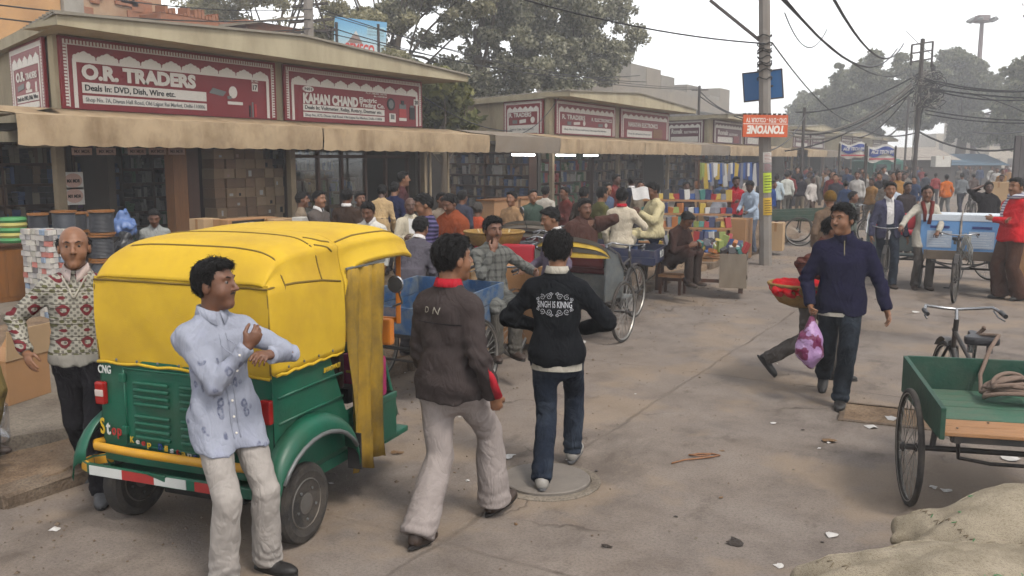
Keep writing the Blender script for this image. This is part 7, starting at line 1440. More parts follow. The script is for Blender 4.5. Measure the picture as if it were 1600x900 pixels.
# ------------------------------------------------------------------ street stall
p = atD(1128, 405, 13.8); ST = thing('stall_table', 'wooden stall table with a canvas sheet hung on its side', 'table', (p.x, p.y, .1), .25)
MB().box((-1.0, -.32, .55), (.36, .36, .59)).build('top', M_RAW, ST, bevel=.006)
for x, y in ((-.95, -.28), (.3, -.28), (-.95, .3), (.3, .3)): MB().box((x - .035, y - .035, 0), (x + .035, y + .035, .55)).build('leg', M_DWOOD, ST, bevel=.005)
MB().box((-.95, -.3, .15), (.3, -.26, .2)).build('rail', M_DWOOD, ST)
m = MB(); m.grid([[(.375 + .02 * sin(j * 2 + i), -.34 + .72 * i / 10, .62 - .56 * j / 6) for i in range(11)] for j in range(7)]); m.grid([[(-.02 + .40 * i / 8, -.345 + .012 * sin(i * 1.7 + j), .6 - .52 * j / 6) for i in range(9)] for j in range(7)]); m.build('canvas_sheet', M_CANV2, ST, smooth=True)
rs = random.Random(31); bright = [flat('bright_%d' % i, c, .5) for i, c in enumerate([(158, 52, 52), (58, 86, 144), (178, 152, 66), (64, 118, 112), (190, 188, 184), (120, 120, 128), (172, 108, 60), (58, 64, 98), (134, 146, 78), (64, 62, 64)])]
bms = [MB().box((-.05, -.03, 0), (.05, .03, s)).mesh('packet', b, bevel=.004) for b in bright for s in (.10, .17)]; ball = [MB().lathe([(.03, 0), (.035, .02), (.03, .09), (.012, .12), (.012, .14)], 10).mesh('bottle', b, True) for b in bright]
RT_ = Matrix.Rotation(.25, 3, 'Z'); gp = 'bright packets heaped on the street stall'
HP = []
HUE = ('red', 'blue', 'yellow', 'teal', 'white', 'grey', 'orange', 'navy', 'lime', 'black')
for i in range(84):
    x, y = rs.uniform(-.95, .32), rs.uniform(-.28, .32); q = RT_ @ Vector((x, y, 0)); bi = rs.randrange(10); o = obj('goods_packet', rs.choice([bms[bi * 2], bms[bi * 2 + 1], ball[bi]]), None, (p.x + q.x, p.y + q.y, .69 + rs.choice([0, 0, .05, .1]) * (1 if y > 0 else .3)), (rs.uniform(-.5, .5) if i % 3 else 1.3, rs.uniform(-.4, .4), rs.uniform(0, 6))); HP.append((o, HUE[bi], x))
cnt_ = {}
for o, hu, x in sorted(HP, key=lambda a: a[2]): cnt_[hu] = cnt_.get(hu, 0) + 1; tag(o, 'small %s packet on the stall table, %s of its colour from the left' % (hu, ordn(cnt_[hu])), 'packet', gp)
# tiered rack of goods behind the table
pr_ = atD(1072, 330, 14.9); rk = thing('goods_rack', 'stepped rack crammed with bright goods at the stall', 'rack', (pr_.x, pr_.y, .1), .3)
for k in range(5): MB().box((-.75, -.5 + k * .22, .42 + .22 * k), (.75, -.26 + k * .22, .45 + .22 * k)).build('step', M_RAW, rk)
for x in (-.7, .7): MB().bar((x, -.5, .0), (x, .6, 1.32), .04, .05).build('rail', M_DWOOD, rk)
for x in (-.7, .7): MB().box((x - .03, .45, 0), (x + .03, .5, 1.3)).build('leg', M_DWOOD, rk)
RR = Matrix.Rotation(.3, 3, 'Z')
for k in range(5):
    for i in range(17):
        q = RR @ Vector((-.7 + i * .087, -.38 + k * .22, 0)); bi = rs.randrange(20); o = obj('goods_packet', bms[bi], None, (pr_.x + q.x, pr_.y + q.y, .1 + .45 + .22 * k), (rs.uniform(-.25, .05), rs.uniform(-.15, .15), .3 + rs.uniform(-.5, .5))); tag(o, '%s packet, %s from the left on the %s step of the goods rack' % (HUE[bi // 2], ORD[i], ORD[k]), 'packet', 'bright packets on the stepped rack')
# line of hanging goods
ph = [atD(1092, 268, 20.8), atD(1192, 264, 21.5)]; hl_ = thing('goods_line', 'line hung with yellow, white and blue packaged goods behind the stall', 'hanging goods', (ph[0].x, ph[0].y, .1)); d_ = ph[1] - ph[0]
for e in (0, 1): q = d_ * e; MB().tube([(q.x, q.y, 0), (q.x, q.y, 2.0)], .025, 8).build('post', M_DWOOD, hl_)
MB().tube([(0, 0, 1.98), tuple(d_ * .5 + Vector((0, 0, 1.93 - d_.z * .5))), (d_.x, d_.y, 1.98)], .008, 5).build('line', M_DARK, hl_)
for i in range(30):
    q = d_ * ((i + .5) / 30); hh = rs.uniform(.25, .6); b = MB(); b.box((-.05, -.012, -hh), (.05, .012, 0)); b.build('hanging_pack', rs.choice([bright[2], bright[4], bright[1], bright[4], bright[8], bright[7], bright[5]]), hl_, loc=(q.x, q.y, 1.93 + rs.uniform(-.03, .02)), rot=(0, rs.uniform(-.1, .1), YAW + rs.uniform(-.4, .4)))
p2 = atD(1132, 345, 17.5); f_ = Fld((-.2, -.2, -.02), (.2, .2, .45), .018); f_.ell((0, 0, .2), (.14, .12, .2), None).wrinkle(.01, 5, 40).cut((0, 0, 0), (0, 0, -1)); o = obj('plastic_bag', f_.mesh('plastic_bag', flat('bright_blue_plastic', (24, 104, 176), .4)), None, (p2.x - .3, p2.y, .5)); tag(o, 'bright blue plastic bag hanging at the stall', 'bag')
carton('carton stool below the bright blue bag', (p2.x - .3, p2.y, .1), (.3, .3, .4)); pst = atD(1052, 400, 13.4); t = thing('stool', 'low wooden stool under the squatting man at the stall', 'stool', (pst.x, pst.y, .1)); MB().box((-.18, -.14, .26), (.18, .14, .3)).build('seat', M_RAW, t); [MB().box((x - .02, y - .02, 0), (x + .02, y + .02, .26)).build('leg', M_DWOOD, t) for x in (-.15, .15) for y in (-.11, .11)]
pw = G(1042, 412, .1); t = thing('wooden_crate', 'low wooden crate on the verge beside the navy tricycle', 'crate', (pw.x - .15, pw.y, .1), .5); [MB().box((-.25, -.15 + .02, z), (.25, -.13 + .02, z + .07)).build('slat', M_RAW, t) for z in (0, .09)]; [MB().box((-.25, .13, z), (.25, .15, z + .07)).build('slat', M_RAW, t) for z in (0, .09)]; MB().box((-.25, -.13, .16), (.25, .15, .18)).build('lid', M_RAW, t)
# newspaper and bamboo basket among the men
p = atD(772, 366, 10.4); bs = thing('bamboo_basket', 'wide yellow bamboo basket resting on the parked cycles', 'basket', (p.x, p.y, p.z - .16), .3); M_CANE = mk('cane_weave', (150, 116, 58), .8, .3, 30, .5, 120)
m = MB(); rows = [[(r_ * cos(2 * pi * i / 28), r_ * sin(2 * pi * i / 28) * .9, z) for i in range(28)] for r_, z in ((.20, 0), (.30, .06), (.34, .15), (.35, .19))]; m.grid(rows, closed=True); m.add(rows[0], [tuple(range(27, -1, -1))]); o = m.build('weave', M_CANE, bs, smooth=True); q = o.modifiers.new('th', 'SOLIDIFY'); q.thickness = .012; MB().tube([(.352 * cos(2 * pi * i / 28), .352 * .9 * sin(2 * pi * i / 28), .19) for i in range(28)], .014, 6, closed=True).build('rim', M_CANE, bs, smooth=True)
for i in range(5): a = i * 1.2; MB().tube([(.2 * cos(a), .2 * sin(a), .0), (.34 * cos(a), .34 * .9 * sin(a), .2)], .012, 5).build('strap', flat('pale_strap', (190, 170, 130)), bs)
carton('brown carton supporting the bamboo basket', (p.x, p.y, .1), (.4, .4, p.z - .27), .2); p = atD(735, 450, 9.6); carton('wide brown carton standing between the blue tricycle and the cycles', (p.x, p.y, .09), (.62, .5, .98), .5, M_CARD2); p = atD(820, 440, 9.9); carton('brown carton behind the seated man in grey check', (p.x, p.y, .09), (.45, .4, .86), .4)
# ------------------------------------------------------------------ carried things
S_ = BASK['S']; lw = BASK['o'].location; RZ = Matrix.Rotation(BASK['o'].rotation_euler.z, 3, 'Z'); q = lw + RZ @ (Vector((.40, -.08, .80)) * S_)
bk_ = thing('cane_basket', 'round cane basket lined with red cloth on the carrier\'s hip', 'basket', q, .4); bk_['label'] = 'round cane basket lined with red cloth carried on the hip'
m = MB(); rows = [[(r_ * cos(2 * pi * i / 30), r_ * sin(2 * pi * i / 30), z) for i in range(30)] for r_, z in ((.08, 0), (.19, .04), (.255, .12), (.285, .215))]; m.grid(rows, closed=True); m.add(rows[0], [tuple(range(29, -1, -1))]); o = m.build('weave', M_CANE, bk_, smooth=True); z_ = o.modifiers.new('th', 'SOLIDIFY'); z_.thickness = .012
MB().tube([(.287 * cos(2 * pi * i / 30), .287 * sin(2 * pi * i / 30), .215) for i in range(30)], .014, 6, closed=True).build('rim', M_CANE, bk_, smooth=True)
f_ = Fld((-.3, -.3, .1), (.3, .3, .32), .016); f_.ell((0, 0, .17), (.26, .26, .075), None).wrinkle(.02, 8, 34); obj('red_cloth', f_.mesh('red_cloth', C_RED), bk_)
S_ = NAVY['S']; lw = NAVY['o'].location; RZ = Matrix.Rotation(NAVY['o'].rotation_euler.z, 3, 'Z'); w_ = NAVY['hands'][1][0] + NAVY['hands'][1][1] * .09; q = lw + RZ @ (w_ * S_)
def px_bag(n, col):
    return n.mix(n.ramp(n.noise(9, 3, .5), [(.50, (0, 0, 0, 1)), (.53, (1, 1, 1, 1))]), col, L((112, 20, 74)))
n_ = N('purple_print_plastic'); M_BAG = n_.out(px_bag(n_, n_.ramp(n_.noise(5), [(.3, L((168, 128, 178))), (.7, L((190, 156, 198)))])), .35, 0, .5); n_.bump(n_.noise(16, 5, .6, None, 1.5), .7, .02)
f_ = Fld((-.2, -.2, -.48), (.2, .2, .06), .011); f_.ell((0, .0, -.29), (.115, .085, .155), None, .03).cap((0, 0, -.2), (0, 0, -.02), .07, .018, .05).wrinkle(.010, 3, 46, .5); b_ = obj('plastic_bag', f_.mesh('plastic_bag', M_BAG), None, q, (0, 0, .5)); tag(b_, 'purple and white printed plastic bag carried by the navy jacket man', 'bag')
# newspaper read in the crowd
for px, py, D, lab in ((655, 352, 11.2, 'newspaper held open by the bald man in pale shirt'), (1001, 302, 13.3, 'white paper held by the young man in cream jacket')):
    p = atD(px, py, D); m = MB(); m.grid([[(-.13 + .26 * i / 6, .03 * sin(i * 1.1), -.10 + .20 * j / 3) for i in range(7)] for j in range(4)]); t = m.build('newspaper', mk('newsprint', (190, 188, 186), .9, .12, 26, 0), None, True, 0, p, (-.5, 0, YAW + .2)); tag(t, lab, 'newspaper')
# ------------------------------------------------------------------ jute sacks at the lower right
def mat_jute():
    n = N('jute_weave'); a = n.noise(1.0, 2, .6, n.mapped((420, 40, 420))); b = n.noise(1.0, 2, .6, n.mapped((40, 420, 420), (0, 0, .05))); w = n.math('ADD', a, b); big = n.noise(3.5, 5, .65)
    col = n.ramp(big, [(.3, L((150, 139, 120))), (.6, L((182, 170, 150))), (.8, L((200, 190, 172)))]); col = n.mix(n.ramp(w, [(.80, (.6,) * 3 + (1,)), (1.0, (0, 0, 0, 1))]), col, L((92, 78, 60))); col = n.mix(n.ramp(w, [(1.05, (0, 0, 0, 1)), (1.2, (.35,) * 3 + (1,))]), col, L((206, 194, 172)))
    n.bump(n.math('ADD', w, n.math('MULTIPLY', n.noise(14, 3, .6, None, 1), 1.2)), .9, .006); return n.out(col, .95, 0, .05)
M_JUTE = mat_jute(); M_GTIE = flat('green_twine', (60, 140, 84))
def sack(label, loc, rz, a, b, c, tilt, seed):
    f_ = Fld((-a - .15, -b - .12, -.02), (a + .15, b + .12, .85), .0145); x, y, z = f_.pts((slice(None),) * 3); zc = c * .92 + tilt * np.maximum(0, x + .1) + .035 * np.sin(x * 4.2 + seed)
    pin = 1 - .16 * np.exp(-((np.abs(x) - a) / (.16 * a)) ** 2); e = ((np.abs(x / a) ** 3.2 + np.abs(y / (b * pin)) ** 2.7) ** (2.2 / 2.9) + np.abs((z - zc) / (c * pin)) ** 2.2) ** (1 / 2.2); d = (e - 1) * c * .8
    fold = .016 * (1 - 2 * np.abs(np.sin(y * 15 + 1.1 * np.sin(x * 5 + seed)))) * np.exp(-((np.abs(x) - a) / .30) ** 2) + .014 * (1 - 2 * np.abs(np.sin(x * 3.1 + 2.2 * np.sin(y * 3.7 + seed) + seed))) * np.exp(-(y / (b * .9)) ** 2)
    f_.F = (d + fold).astype(np.float32); f_.wrinkle(.006, seed + 2, 30)
    for sx in (-1, 1):
        for sy in (-1, 1): f_.cap((sx * (a - .16), sy * (b - .14), c), (sx * (a - .06), sy * (b - .07), c), .09, .045, .08)
    f_.cut((0, 0, 0), (0, 0, -1)); me = f_.mesh('jute_sack', M_JUTE); o = obj('jute_sack', me, None, loc, (0, 0, rz)); tag(o, label, 'sack', 'jute sacks')
    bv = BVHTree.FromPolygons([v.co for v in me.vertices], [tuple(p.vertices) for p in me.polygons]); rg = random.Random(seed); down = Vector((0, 0, -1))
    for sx, y0, y1 in ((-a + .13, -b + .12, b - .12),):       # the sewn mouth: two rows of stitches
        for q in range(19):
            yy = y0 + (y1 - y0) * q / 18; pts = [h[0] + Vector((0, 0, .003)) for h in (bv.ray_cast(Vector((sx + .010 * k, yy + .006 * k * (-1) ** q, 1.2)), down) for k in range(3)) if h[0] is not None]
            if len(pts) > 1: MB().tube(pts, .0024, 4).build('stitch', M_GTIE if q % 7 == 0 else M_CORD, o, smooth=True)
    for sy in (-1, 1):                                  # side seam
        pts = [h[0] + Vector((0, 0, .002)) for h in (bv.ray_cast(Vector((-a + .1 + (2 * a - .2) * k / 30, sy * b * .72 + .01 * sin(k), 1.2)), down) for k in range(31)) if h[0] is not None]
        if len(pts) > 3: MB().tube(pts, .0065, 5).build('seam', M_JUTE, o, smooth=True)
    for q in range(3):
        xx, yy = rg.uniform(-a * .8, a * .3), rg.uniform(-b * .5, b * .4); h = bv.ray_cast(Vector((xx, yy, 1.2)), down)
        if h[0] is not None: MB().tube([h[0] + Vector((.05 * cos(k_ * 1.1) * (1 - k_ * .12) + .02 * k_, .03 * sin(k_ * 1.1), .005)) for k_ in range(8)], .0022, 4).build('twine', M_GTIE, o, smooth=True)
    return o
M_CORD = flat('stitch_cord', (120, 104, 82))
p = c2w(2.28, 3.60); sack('nearest jute sack lying across the lower right corner', p, YAW + .10, .98, .43, .215, .06, 4)
p = c2w(2.90, 4.36); sack('second jute sack lying behind the nearest one beside the cart', p, YAW + .18, .90, .32, .21, .17, 9)
# ------------------------------------------------------------------ poles, wires, boards
M_POLE = mk('cast_concrete_pole', (138, 132, 126), .9, .2, 3, .35, 30, dirt=.4); M_IRON = mk('rusty_iron', (66, 58, 54), .8, .3, 8, .3, 50); M_WIRE = mk('black_wire', (34, 32, 34), .6, .1, 5, 0); M_WIREP = mk('pale_wire', (140, 134, 124), .6, .1, 5, 0)
pp = G(1196, 414); PO = thing('utility_pole', 'concrete utility pole with posters and boards at the kerb', 'utility pole', (pp.x, pp.y, 0)); TLT = Vector((-cos(YAW), -sin(YAW), 0)) * .044; PO.rotation_euler = (-TLT.y, TLT.x, 0); MB().lathe([(.13, -.05), (.128, .0), (.118, 3), (.10, 9)], 8).build('shaft', M_POLE, PO); 
def on_pole(z, dy=0.0): return Vector((sin(YAW) * .16, -cos(YAW) * .16, z))
tc = Vector((sin(YAW) + .25, -cos(YAW), 0)).normalized(); rx = Vector((-tc.y, tc.x, 0))
for i, (ya_, yb_, mt, w) in enumerate(((270, 301, flat('poster_lime', (186, 206, 50)), .24), (309, 336, flat('poster_yellow', (206, 166, 40)), .25), (238, 254, M_LBL2, .23), (255, 268, flat('poster_grey', (150, 146, 146)), .23))):
    z1, z0 = atD(1195, ya_, 17.9).z, atD(1195, yb_, 17.9).z; t = thing('poster', ('lime green paper poster wrapped on the utility pole', 'yellow paper poster below the lime one on the pole', 'white paper notice high on the utility pole', 'grey torn paper notice on the pole')[i], 'poster', pp + TLT * z0 + Vector((0, 0, z0)), group='posters on the pole', rot=(-TLT.y, TLT.x, 0)); m = MB()
    m.grid([[Vector((cos(a), sin(a), 0)) * (.134 if w > .24 else .131) + Vector((0, 0, (z1 - z0) * k)) for a in [atan2(tc.y, tc.x) - .75 + 1.5 * j / 6 for j in range(7)]] for k in (0, 1)]); m.build('sheet', mt, t, smooth=True)
    for k in range(6): c0 = tc * (.137 if w > .24 else .134); MB().box((-.08, -.001, 0), (.08 - .02 * (k % 3), .001, (z1 - z0) * .035), Matrix.Translation(c0 + Vector((0, 0, (z1 - z0) * (.12 + .14 * k)))) @ Matrix.Rotation(atan2(rx.y, rx.x), 4, 'Z')).build('print_line', M_DARK if i < 2 else M_RED, t)
D_ = 17.6; a, b = atD(1160, 214, D_), atD(1231, 180, D_ + .2); ob = thing('hanging_board', 'orange shop board hung upside down on the utility pole', 'sign', (a.x, a.y, a.z)); dx = Vector((b.x - a.x, b.y - a.y, 0)); w = dx.length; h = b.z - a.z; OB = basis((0, 0, 0), dx, (0, 0, 1)); MB().box((0, 0, -.015), (w, h, .015), OB).build('board', mk('orange_board', (206, 92, 46), .5, .08, 3, .02), ob)
lettering('DVD - DTH - COLOUR TV', OB @ Matrix.Translation((w * .06, h * .66, .014)), h * .2, w * .9, M_WHT, ob, .02, flip=True); lettering('TONYONE', OB @ Matrix.Translation((w * .08, h * .16, .014)), h * .34, w * .84, M_WHT, ob, .05, .12, flip=True); MB().box((0, h * .58, .015), (w, h * .61, .017), OB).build('line', M_WHT, ob)
for k in range(9): MB().box((w * k / 9, h, -.01), (w * (k + .6) / 9, h + .03, .01), OB).build('frayed_edge', M_DARK, ob)
a, b = atD(1164, 158, 18.4), atD(1225, 108, 18.2); sg = thing('blue_board', 'blue square board fixed behind the utility pole', 'sign', a); dx = Vector((b.x - a.x, b.y - a.y, 0)); w = dx.length; h = b.z - a.z - .08; SB = basis((0, 0, 0), dx + Vector((0, 0, .07)), (0, 0, 1)); MB().box((0, 0, -.02), (w, h, .02), SB).build('panel', mk('board_blue', (22, 92, 150), .5, .1, 2, .02), sg)
fr = MB(); fr.box((0, -.025, -.025), (w, 0.0, .03), SB); fr.box((0, h, -.025), (w, h + .025, .03), SB); fr.box((-.025, -.025, -.025), (0, h + .025, .03), SB); fr.box((w, -.025, -.025), (w + .025, h + .025, .03), SB); fr.build('frame', M_IRON, sg); MB().tube([tuple(SB @ Vector((w * .45, h * .5, -.02))), tuple(pp + Vector((0, 0, a.z + h * .5)) - a)], .02, 6).build('bracket', M_IRON, sg)
z_ = atD(1183, 68, 17.9).z; q = atD(1128, -4, 17.9); MB().bar((0, 0, z_), q - pp, .05, .05).build('stay_arm', M_IRON, PO)
m = MB()
for k in range(9): zz = z_ - .15 + k * .05 - (k % 3) * .3; m.tube([(.14 * cos(a_), .14 * sin(a_), zz + .03 * sin(3 * a_ + k)) for a_ in [2 * pi * i / 12 for i in range(12)]], .012, 5, closed=True)
m.build('wire_wraps', M_WIRE, PO)
# iron pole with the ladder frame and the knot of cables
tp_ = atD(1430, 250, 40); IP = thing('cable_pole', 'iron pole with ladder frame and a knot of tangled cables', 'utility pole', (tp_.x, tp_.y, 0), YAW + .5); zt = atD(1430, 68, 40).z; sc1 = 40 / 1400
MB().tube([(0, 0, 0), (0, 0, zt + .2)], .09, 8).build('post', M_IRON, IP)
for s_ in (-1, 0, 1): MB().tube([(s_ * .68, 0, zt - .95), (s_ * .68, 0, zt + .02 + .12 * s_)], .045, 6).build('upright', M_IRON, IP)
for k in range(3): MB().tube([(-.68, 0, zt - .1 - .36 * k), (.68, 0, zt + .12 - .36 * k)], .035, 6).build('crossbar', M_IRON, IP)
rk_ = random.Random(4)
for k in range(64):
    c = Vector((rk_.uniform(-.1, 1.0), rk_.uniform(-.3, .3), zt - 1.9 + rk_.uniform(-.7, .6))); r0 = rk_.uniform(.15, .5); a0 = rk_.uniform(0, 6); MB().tube([c + Vector((r0 * cos(a_) * rk_.uniform(.7, 1.1), .2 * sin(a_ * 2 + a0), r0 * .8 * sin(a_))) for a_ in [a0 + 5.2 * i / 12 for i in range(13)]], .018, 4, cap=False).build('cable_loop', M_WIRE if k % 4 else M_WIREP, IP)
for k in range(14): x = rk_.uniform(-.35, .6); MB().tube([(x, rk_.uniform(-.1, .1), zt - 1.5 - rk_.uniform(0, 1)), (x * .6 + rk_.uniform(-.2, .2), .1, zt - 3.2), (rk_.uniform(-.2, .3), .1, .5 + rk_.uniform(0, 1.5))], .02, 4, cap=False).build('drop_cable', M_WIRE if k % 3 else M_WIREP, IP)
for k in range(8): MB().tube([(.66, 0, zt - .2 - .1 * k), (.75 + .05 * k, .1, zt - .9), (.9, 0, zt - 1.6 - .05 * k)], .014, 4, cap=False).build('jumper', M_WIRE, IP)
# lamp mast
mp = atD(1519, 250, 95); LM = thing('lamp_mast', 'tall floodlight mast rising above the hazy trees', 'lamp mast', (mp.x, mp.y, 0), YAW); zt2 = atD(1519, 32, 95).z; M_MAST = mk('mast_grey', (120, 104, 104)); MB().lathe([(.32, 0), (.26, zt2 * .5), (.2, zt2)], 12).build('mast', M_MAST, LM, smooth=.7)
MB().lathe([(.35, zt2 - .2), (.8, zt2 - .2), (.85, zt2 - .05), (.8, zt2 + .05), (.3, zt2 + .05)], 20).build('ring', M_MAST, LM); MB().box((-.6, -.5, zt2 + .1), (.6, .5, zt2 + .5)).build('gearbox', M_MAST, LM, bevel=.05)
for k in range(6): a_ = 2 * pi * k / 6; MB().box((-.35, -.25, -.12), (.35, .25, .12)).build('floodlight', M_TRIM, LM, bevel=.05, loc=(1.25 * cos(a_), 1.0 * sin(a_), zt2 + .05), rot=(.2, -.5 * cos(a_), a_))
for px, D, yt, lab in ((1257, 42, 168, 'thin dark pole before the shop block right of the utility pole'), (1093, 46, 134, 'concrete pole in front of the old grey house'), (1420, 60, 150, 'thin pole below the tangled cables')):
    p = atD(px, yt, D); t = thing('wire_post', lab, 'post', (p.x, p.y, 0)); MB().tube([(0, 0, 0), (0, 0, p.z)], .07, 8).build('shaft', M_IRON, t); MB().tube([(-.4, 0, p.z - .2), (.4, .2, p.z - .2)], .03, 6).build('crossarm', M_IRON, t)
# pole and billboard behind the nearest block
lp = atD(489, 250, 27); LP = thing('utility_pole', 'old utility pole with crossarms behind the nearest shop roof', 'utility pole', (lp.x, lp.y, 0), YAW); MB().lathe([(.16, 0), (.13, 9)], 8).build('shaft', M_POLE, LP); za = atD(489, 34, 27).z
for k, (dz, w0, w1) in enumerate(((0, -.6, .7), (.45, -.5, .55), (-.3, -.7, .75), (.9, -.3, .6))): MB().bar((w0, .15, za + dz), (w1, .15, za + dz + .1), .07, .07).build('crossarm', M_IRON, LP)
for s_ in (-1, 1): MB().bar((s_ * .55, .15, za - .4), (s_ * .1, .15, za + .9), .05, .05).build('brace', M_IRON, LP)
a, b = atD(519, 92, 31), atD(599, 36, 31.5); bb = thing('billboard', 'pale blue GEMECO billboard with a mountain logo behind the shop roof', 'billboard', (a.x, a.y, 0)); dx = Vector((b.x - a.x, b.y - a.y, 0)); w = dx.length; z0 = a.z - .5; h = b.z + .15 - z0; BB = basis((0, 0, z0), dx - Vector((0, 0, .12)), (0, 0, 1))
n_ = N('billboard_print'); sp = n_.new('ShaderNodeSeparateXYZ'); n_.lk(n_.coord(), sp.inputs[0]); M_BBP = n_.out(n_.ramp(n_.math('DIVIDE', n_.math('SUBTRACT', sp.outputs[2], z0), h), [(.35, L((206, 214, 206))), (.75, L((126, 180, 208))), (1.0, L((80, 150, 196)))]), .5); MB().box((0, 0, -.04), (w, h, .0), BB).build('panel', M_BBP, bb)
lettering('GEMECO', BB @ Matrix.Translation((w * .20, h * .40, .0)), h * .17, w * .58, mk('red_print', (196, 70, 60)), bb, .04); MB().prism([(w * .26, h * .58), (w * .55, h * .58), (w * .41, h * .8)], 0, .006, BB).build('logo', mk('logo_grey', (140, 120, 110)), bb); MB().prism([(w * .36, h * .72), (w * .46, h * .72), (w * .41, h * .8)], .004, .010, BB).build('logo_peak', M_LBL2, bb); MB().box((w * .62, h * .72, 0), (w * .97, h * .9, .005), BB).build('text_panel', flat('pale_blue_print', (160, 200, 216)), bb)
for k in range(3): lettering('GEMECO ELECTRICALS', BB @ Matrix.Translation((w * .63, h * (.85 - .055 * k), .006)), h * .03, w * .32, M_GRYP, bb, .0)
for s_ in (.1, .9): MB().tube([tuple(dx * s_ + Vector((0, 0, 0))), tuple(dx * s_ + Vector((0, 0, z0 + h * .9)))], .05, 6).build('leg', M_IRON, bb)
# overhead wires between real supports
def wire(a, b, sag, r=.012, mat=None, n=14):
    a, b = Vector(a), Vector(b); m = MB(); m.tube([a + (b - a) * (i / n) - Vector((0, 0, sag * 4 * (i / n) * (1 - i / n))) for i in range(n + 1)], r, 4, cap=False); return m.build('overhead_wire', mat or M_WIRE, None)
W3 = lambda x, y, D: atD(x, y, D)
wl = [((-160, -14, 17), (489, 30, 27), .25, .016), ((-160, 6, 17), (489, 44, 27), .3, .016), ((60, -20, 18), (489, 14, 27), .2, .012), ((489, 10, 27), (1010, 128, 42), .5, .016), ((489, 34, 27), (1000, 118, 42), .6, .016), ((489, 46, 27), (1093, 140, 46), .4, .014), ((500, 20, 27), (1096, 138, 46), .5, .012),
      ((740, -24, 14), (1196, 68, 17.9), .15, .014), ((1206, 66, 17.9), (1330, 190, 37), .3, .018), ((1215, -14, 13), (1402, 76, 40), .9, .030), ((1300, -6, 15), (1412, 68, 40), .8, .030), ((1222, 0, 14), (1424, 106, 40), .7, .018), ((1226, 20, 16), (1292, 46, 22), .5, .012),
      ((1258, 176, 42), (1424, 122, 40), .3, .03), ((1232, 205, 44), (1424, 130, 40), .8, .04, 1), ((1232, 210, 44), (1424, 134, 40), 1.0, .04, 1), ((1238, 208, 44), (1426, 138, 40), .7, .03), ((1226, 236, 44), (1428, 142, 40), .5, .035), ((1340, 215, 50), (1428, 136, 40), .5, .03), ((1200, 236, 22), (1258, 180, 42), .3, .02),
      ((1444, 122, 40), (1680, 138, 36), .3, .035), ((1446, 126, 40), (1680, 134, 36), .35, .03), ((1446, 137, 40), (1680, 146, 36), .4, .03), ((1446, 138, 40), (1680, 156, 36), .1, .035), ((1450, 142, 40), (1690, 230, 36), -.6, .02), ((1446, 172, 40), (1680, 186, 36), .2, .025), ((1446, 178, 40), (1680, 190, 36), .2, .025),
      ((1345, 200, 48), (1436, 206, 40), .3, .03), ((1436, 206, 40), (1700, 188, 36), 1.0, .04), ((1520, 206, 60), (1700, 180, 44), .4, .05), ((1521, 230, 90), (1640, 250, 80), 1.6, .07), ((1093, 150, 46), (1160, 186, 40), .1, .03), ((1093, 142, 46), (1170, 182, 40), .3, .03), ((1056, 246, 24), (1150, 262, 22), -.1, .012), ((1070, 240, 24), (1192, 250, 21), .25, .012), ((660, 150, 22), (800, 205, 27), .2, .014), ((810, 210, 26), (875, 150, 27), .2, .012), ((1415, 48, 30), (1520, 90, 95), 1.0, .015)]
ck = {}
ends = ['from the left edge over the nearest roof', 'from the old pole over the middle block', 'between the utility pole and the cable pole', 'from the cable pole to the right edge', 'strung low between the shop blocks']
for i, q in enumerate(wl):
    o = wire(W3(*q[0]), W3(*q[1]), q[2], q[3] * 1.0, M_WIREP if len(q) > 4 else None); k = 0 if i < 3 else 1 if i < 7 else 2 if i < 20 else 3 if i < 31 else 4
    ck[k] = ck.get(k, -1) + 1; tag(o, '%s overhead cable %s' % (ORD[ck[k]], ends[k]), 'wire', 'overhead cables ' + ends[k])
# ------------------------------------------------------------------ far street furniture
def banner(px0, px1, y0, y1, D, lab):
    a, b = atD(px0, y1, D), atD(px1, y0, D); t = thing('banner', lab, 'banner', (a.x, a.y, 0), group='white and blue banners over the crowd'); dx = Vector((b.x - a.x, b.y - a.y, 0)); w = dx.length; h = b.z - a.z; M_ = basis((0, 0, a.z), dx, (0, 0, 1)); m = MB(); m.grid([[tuple(M_ @ Vector((w * i / 10, h * k + .07 * sin(i * .75 + (px0 % 7)), .04 * sin(i * 1.1)))) for i in range(11)] for k in (0, 1)]); m.build('cloth', M_LBL2, t, smooth=True)
    m = MB(); m.grid([[tuple(M_ @ Vector((w * (.06 + .88 * i / 10), h * k + .07 * sin((.06 + .88 * i / 10) * 10 * .75 + (px0 % 7)), .04 * sin(i * 1.1) + .05)) ) for i in range(11)] for k in (.38, .86)]); m.build('blue_panel', mk('banner_blue', (56, 74, 140)), t, smooth=True); lettering('ACE TECH 09', M_ @ Matrix.Translation((w * .1, h * .50, .11)), h * .22, w * .78, M_LBL2, t, .03, .2); m = MB(); m.box((w * .05, h * .1, .06), (w * .95, h * .2, .07), M_); m.build('red_line', mk('banner_red', (176, 80, 90)), t)
    for s_ in (0, 1): MB().tube([(dx.x * s_, dx.y * s_, 0), (dx.x * s_, dx.y * s_, a.z + h)], .035, 6).build('pole', M_IRON, t)
banner(1311, 1353, 224, 246, 36, 'left ACE TECH banner on poles over the crowd'); banner(1354, 1400, 228, 252, 34.5, 'right ACE TECH banner on poles over the crowd')
p = atD(1387, 285, 54); TK = thing('truck', 'green truck standing in the crowd below the banners', 'truck', (p.x, p.y, 0), YAW); M_TGR = mk('truck_green', (24, 92, 78), .5, .15, 3, .05); sc_t = 54 / 1400
MB().box((-.9, 0, .55), (.9, 3.6, 2.1)).build('body', M_TGR, TK, bevel=.12); 
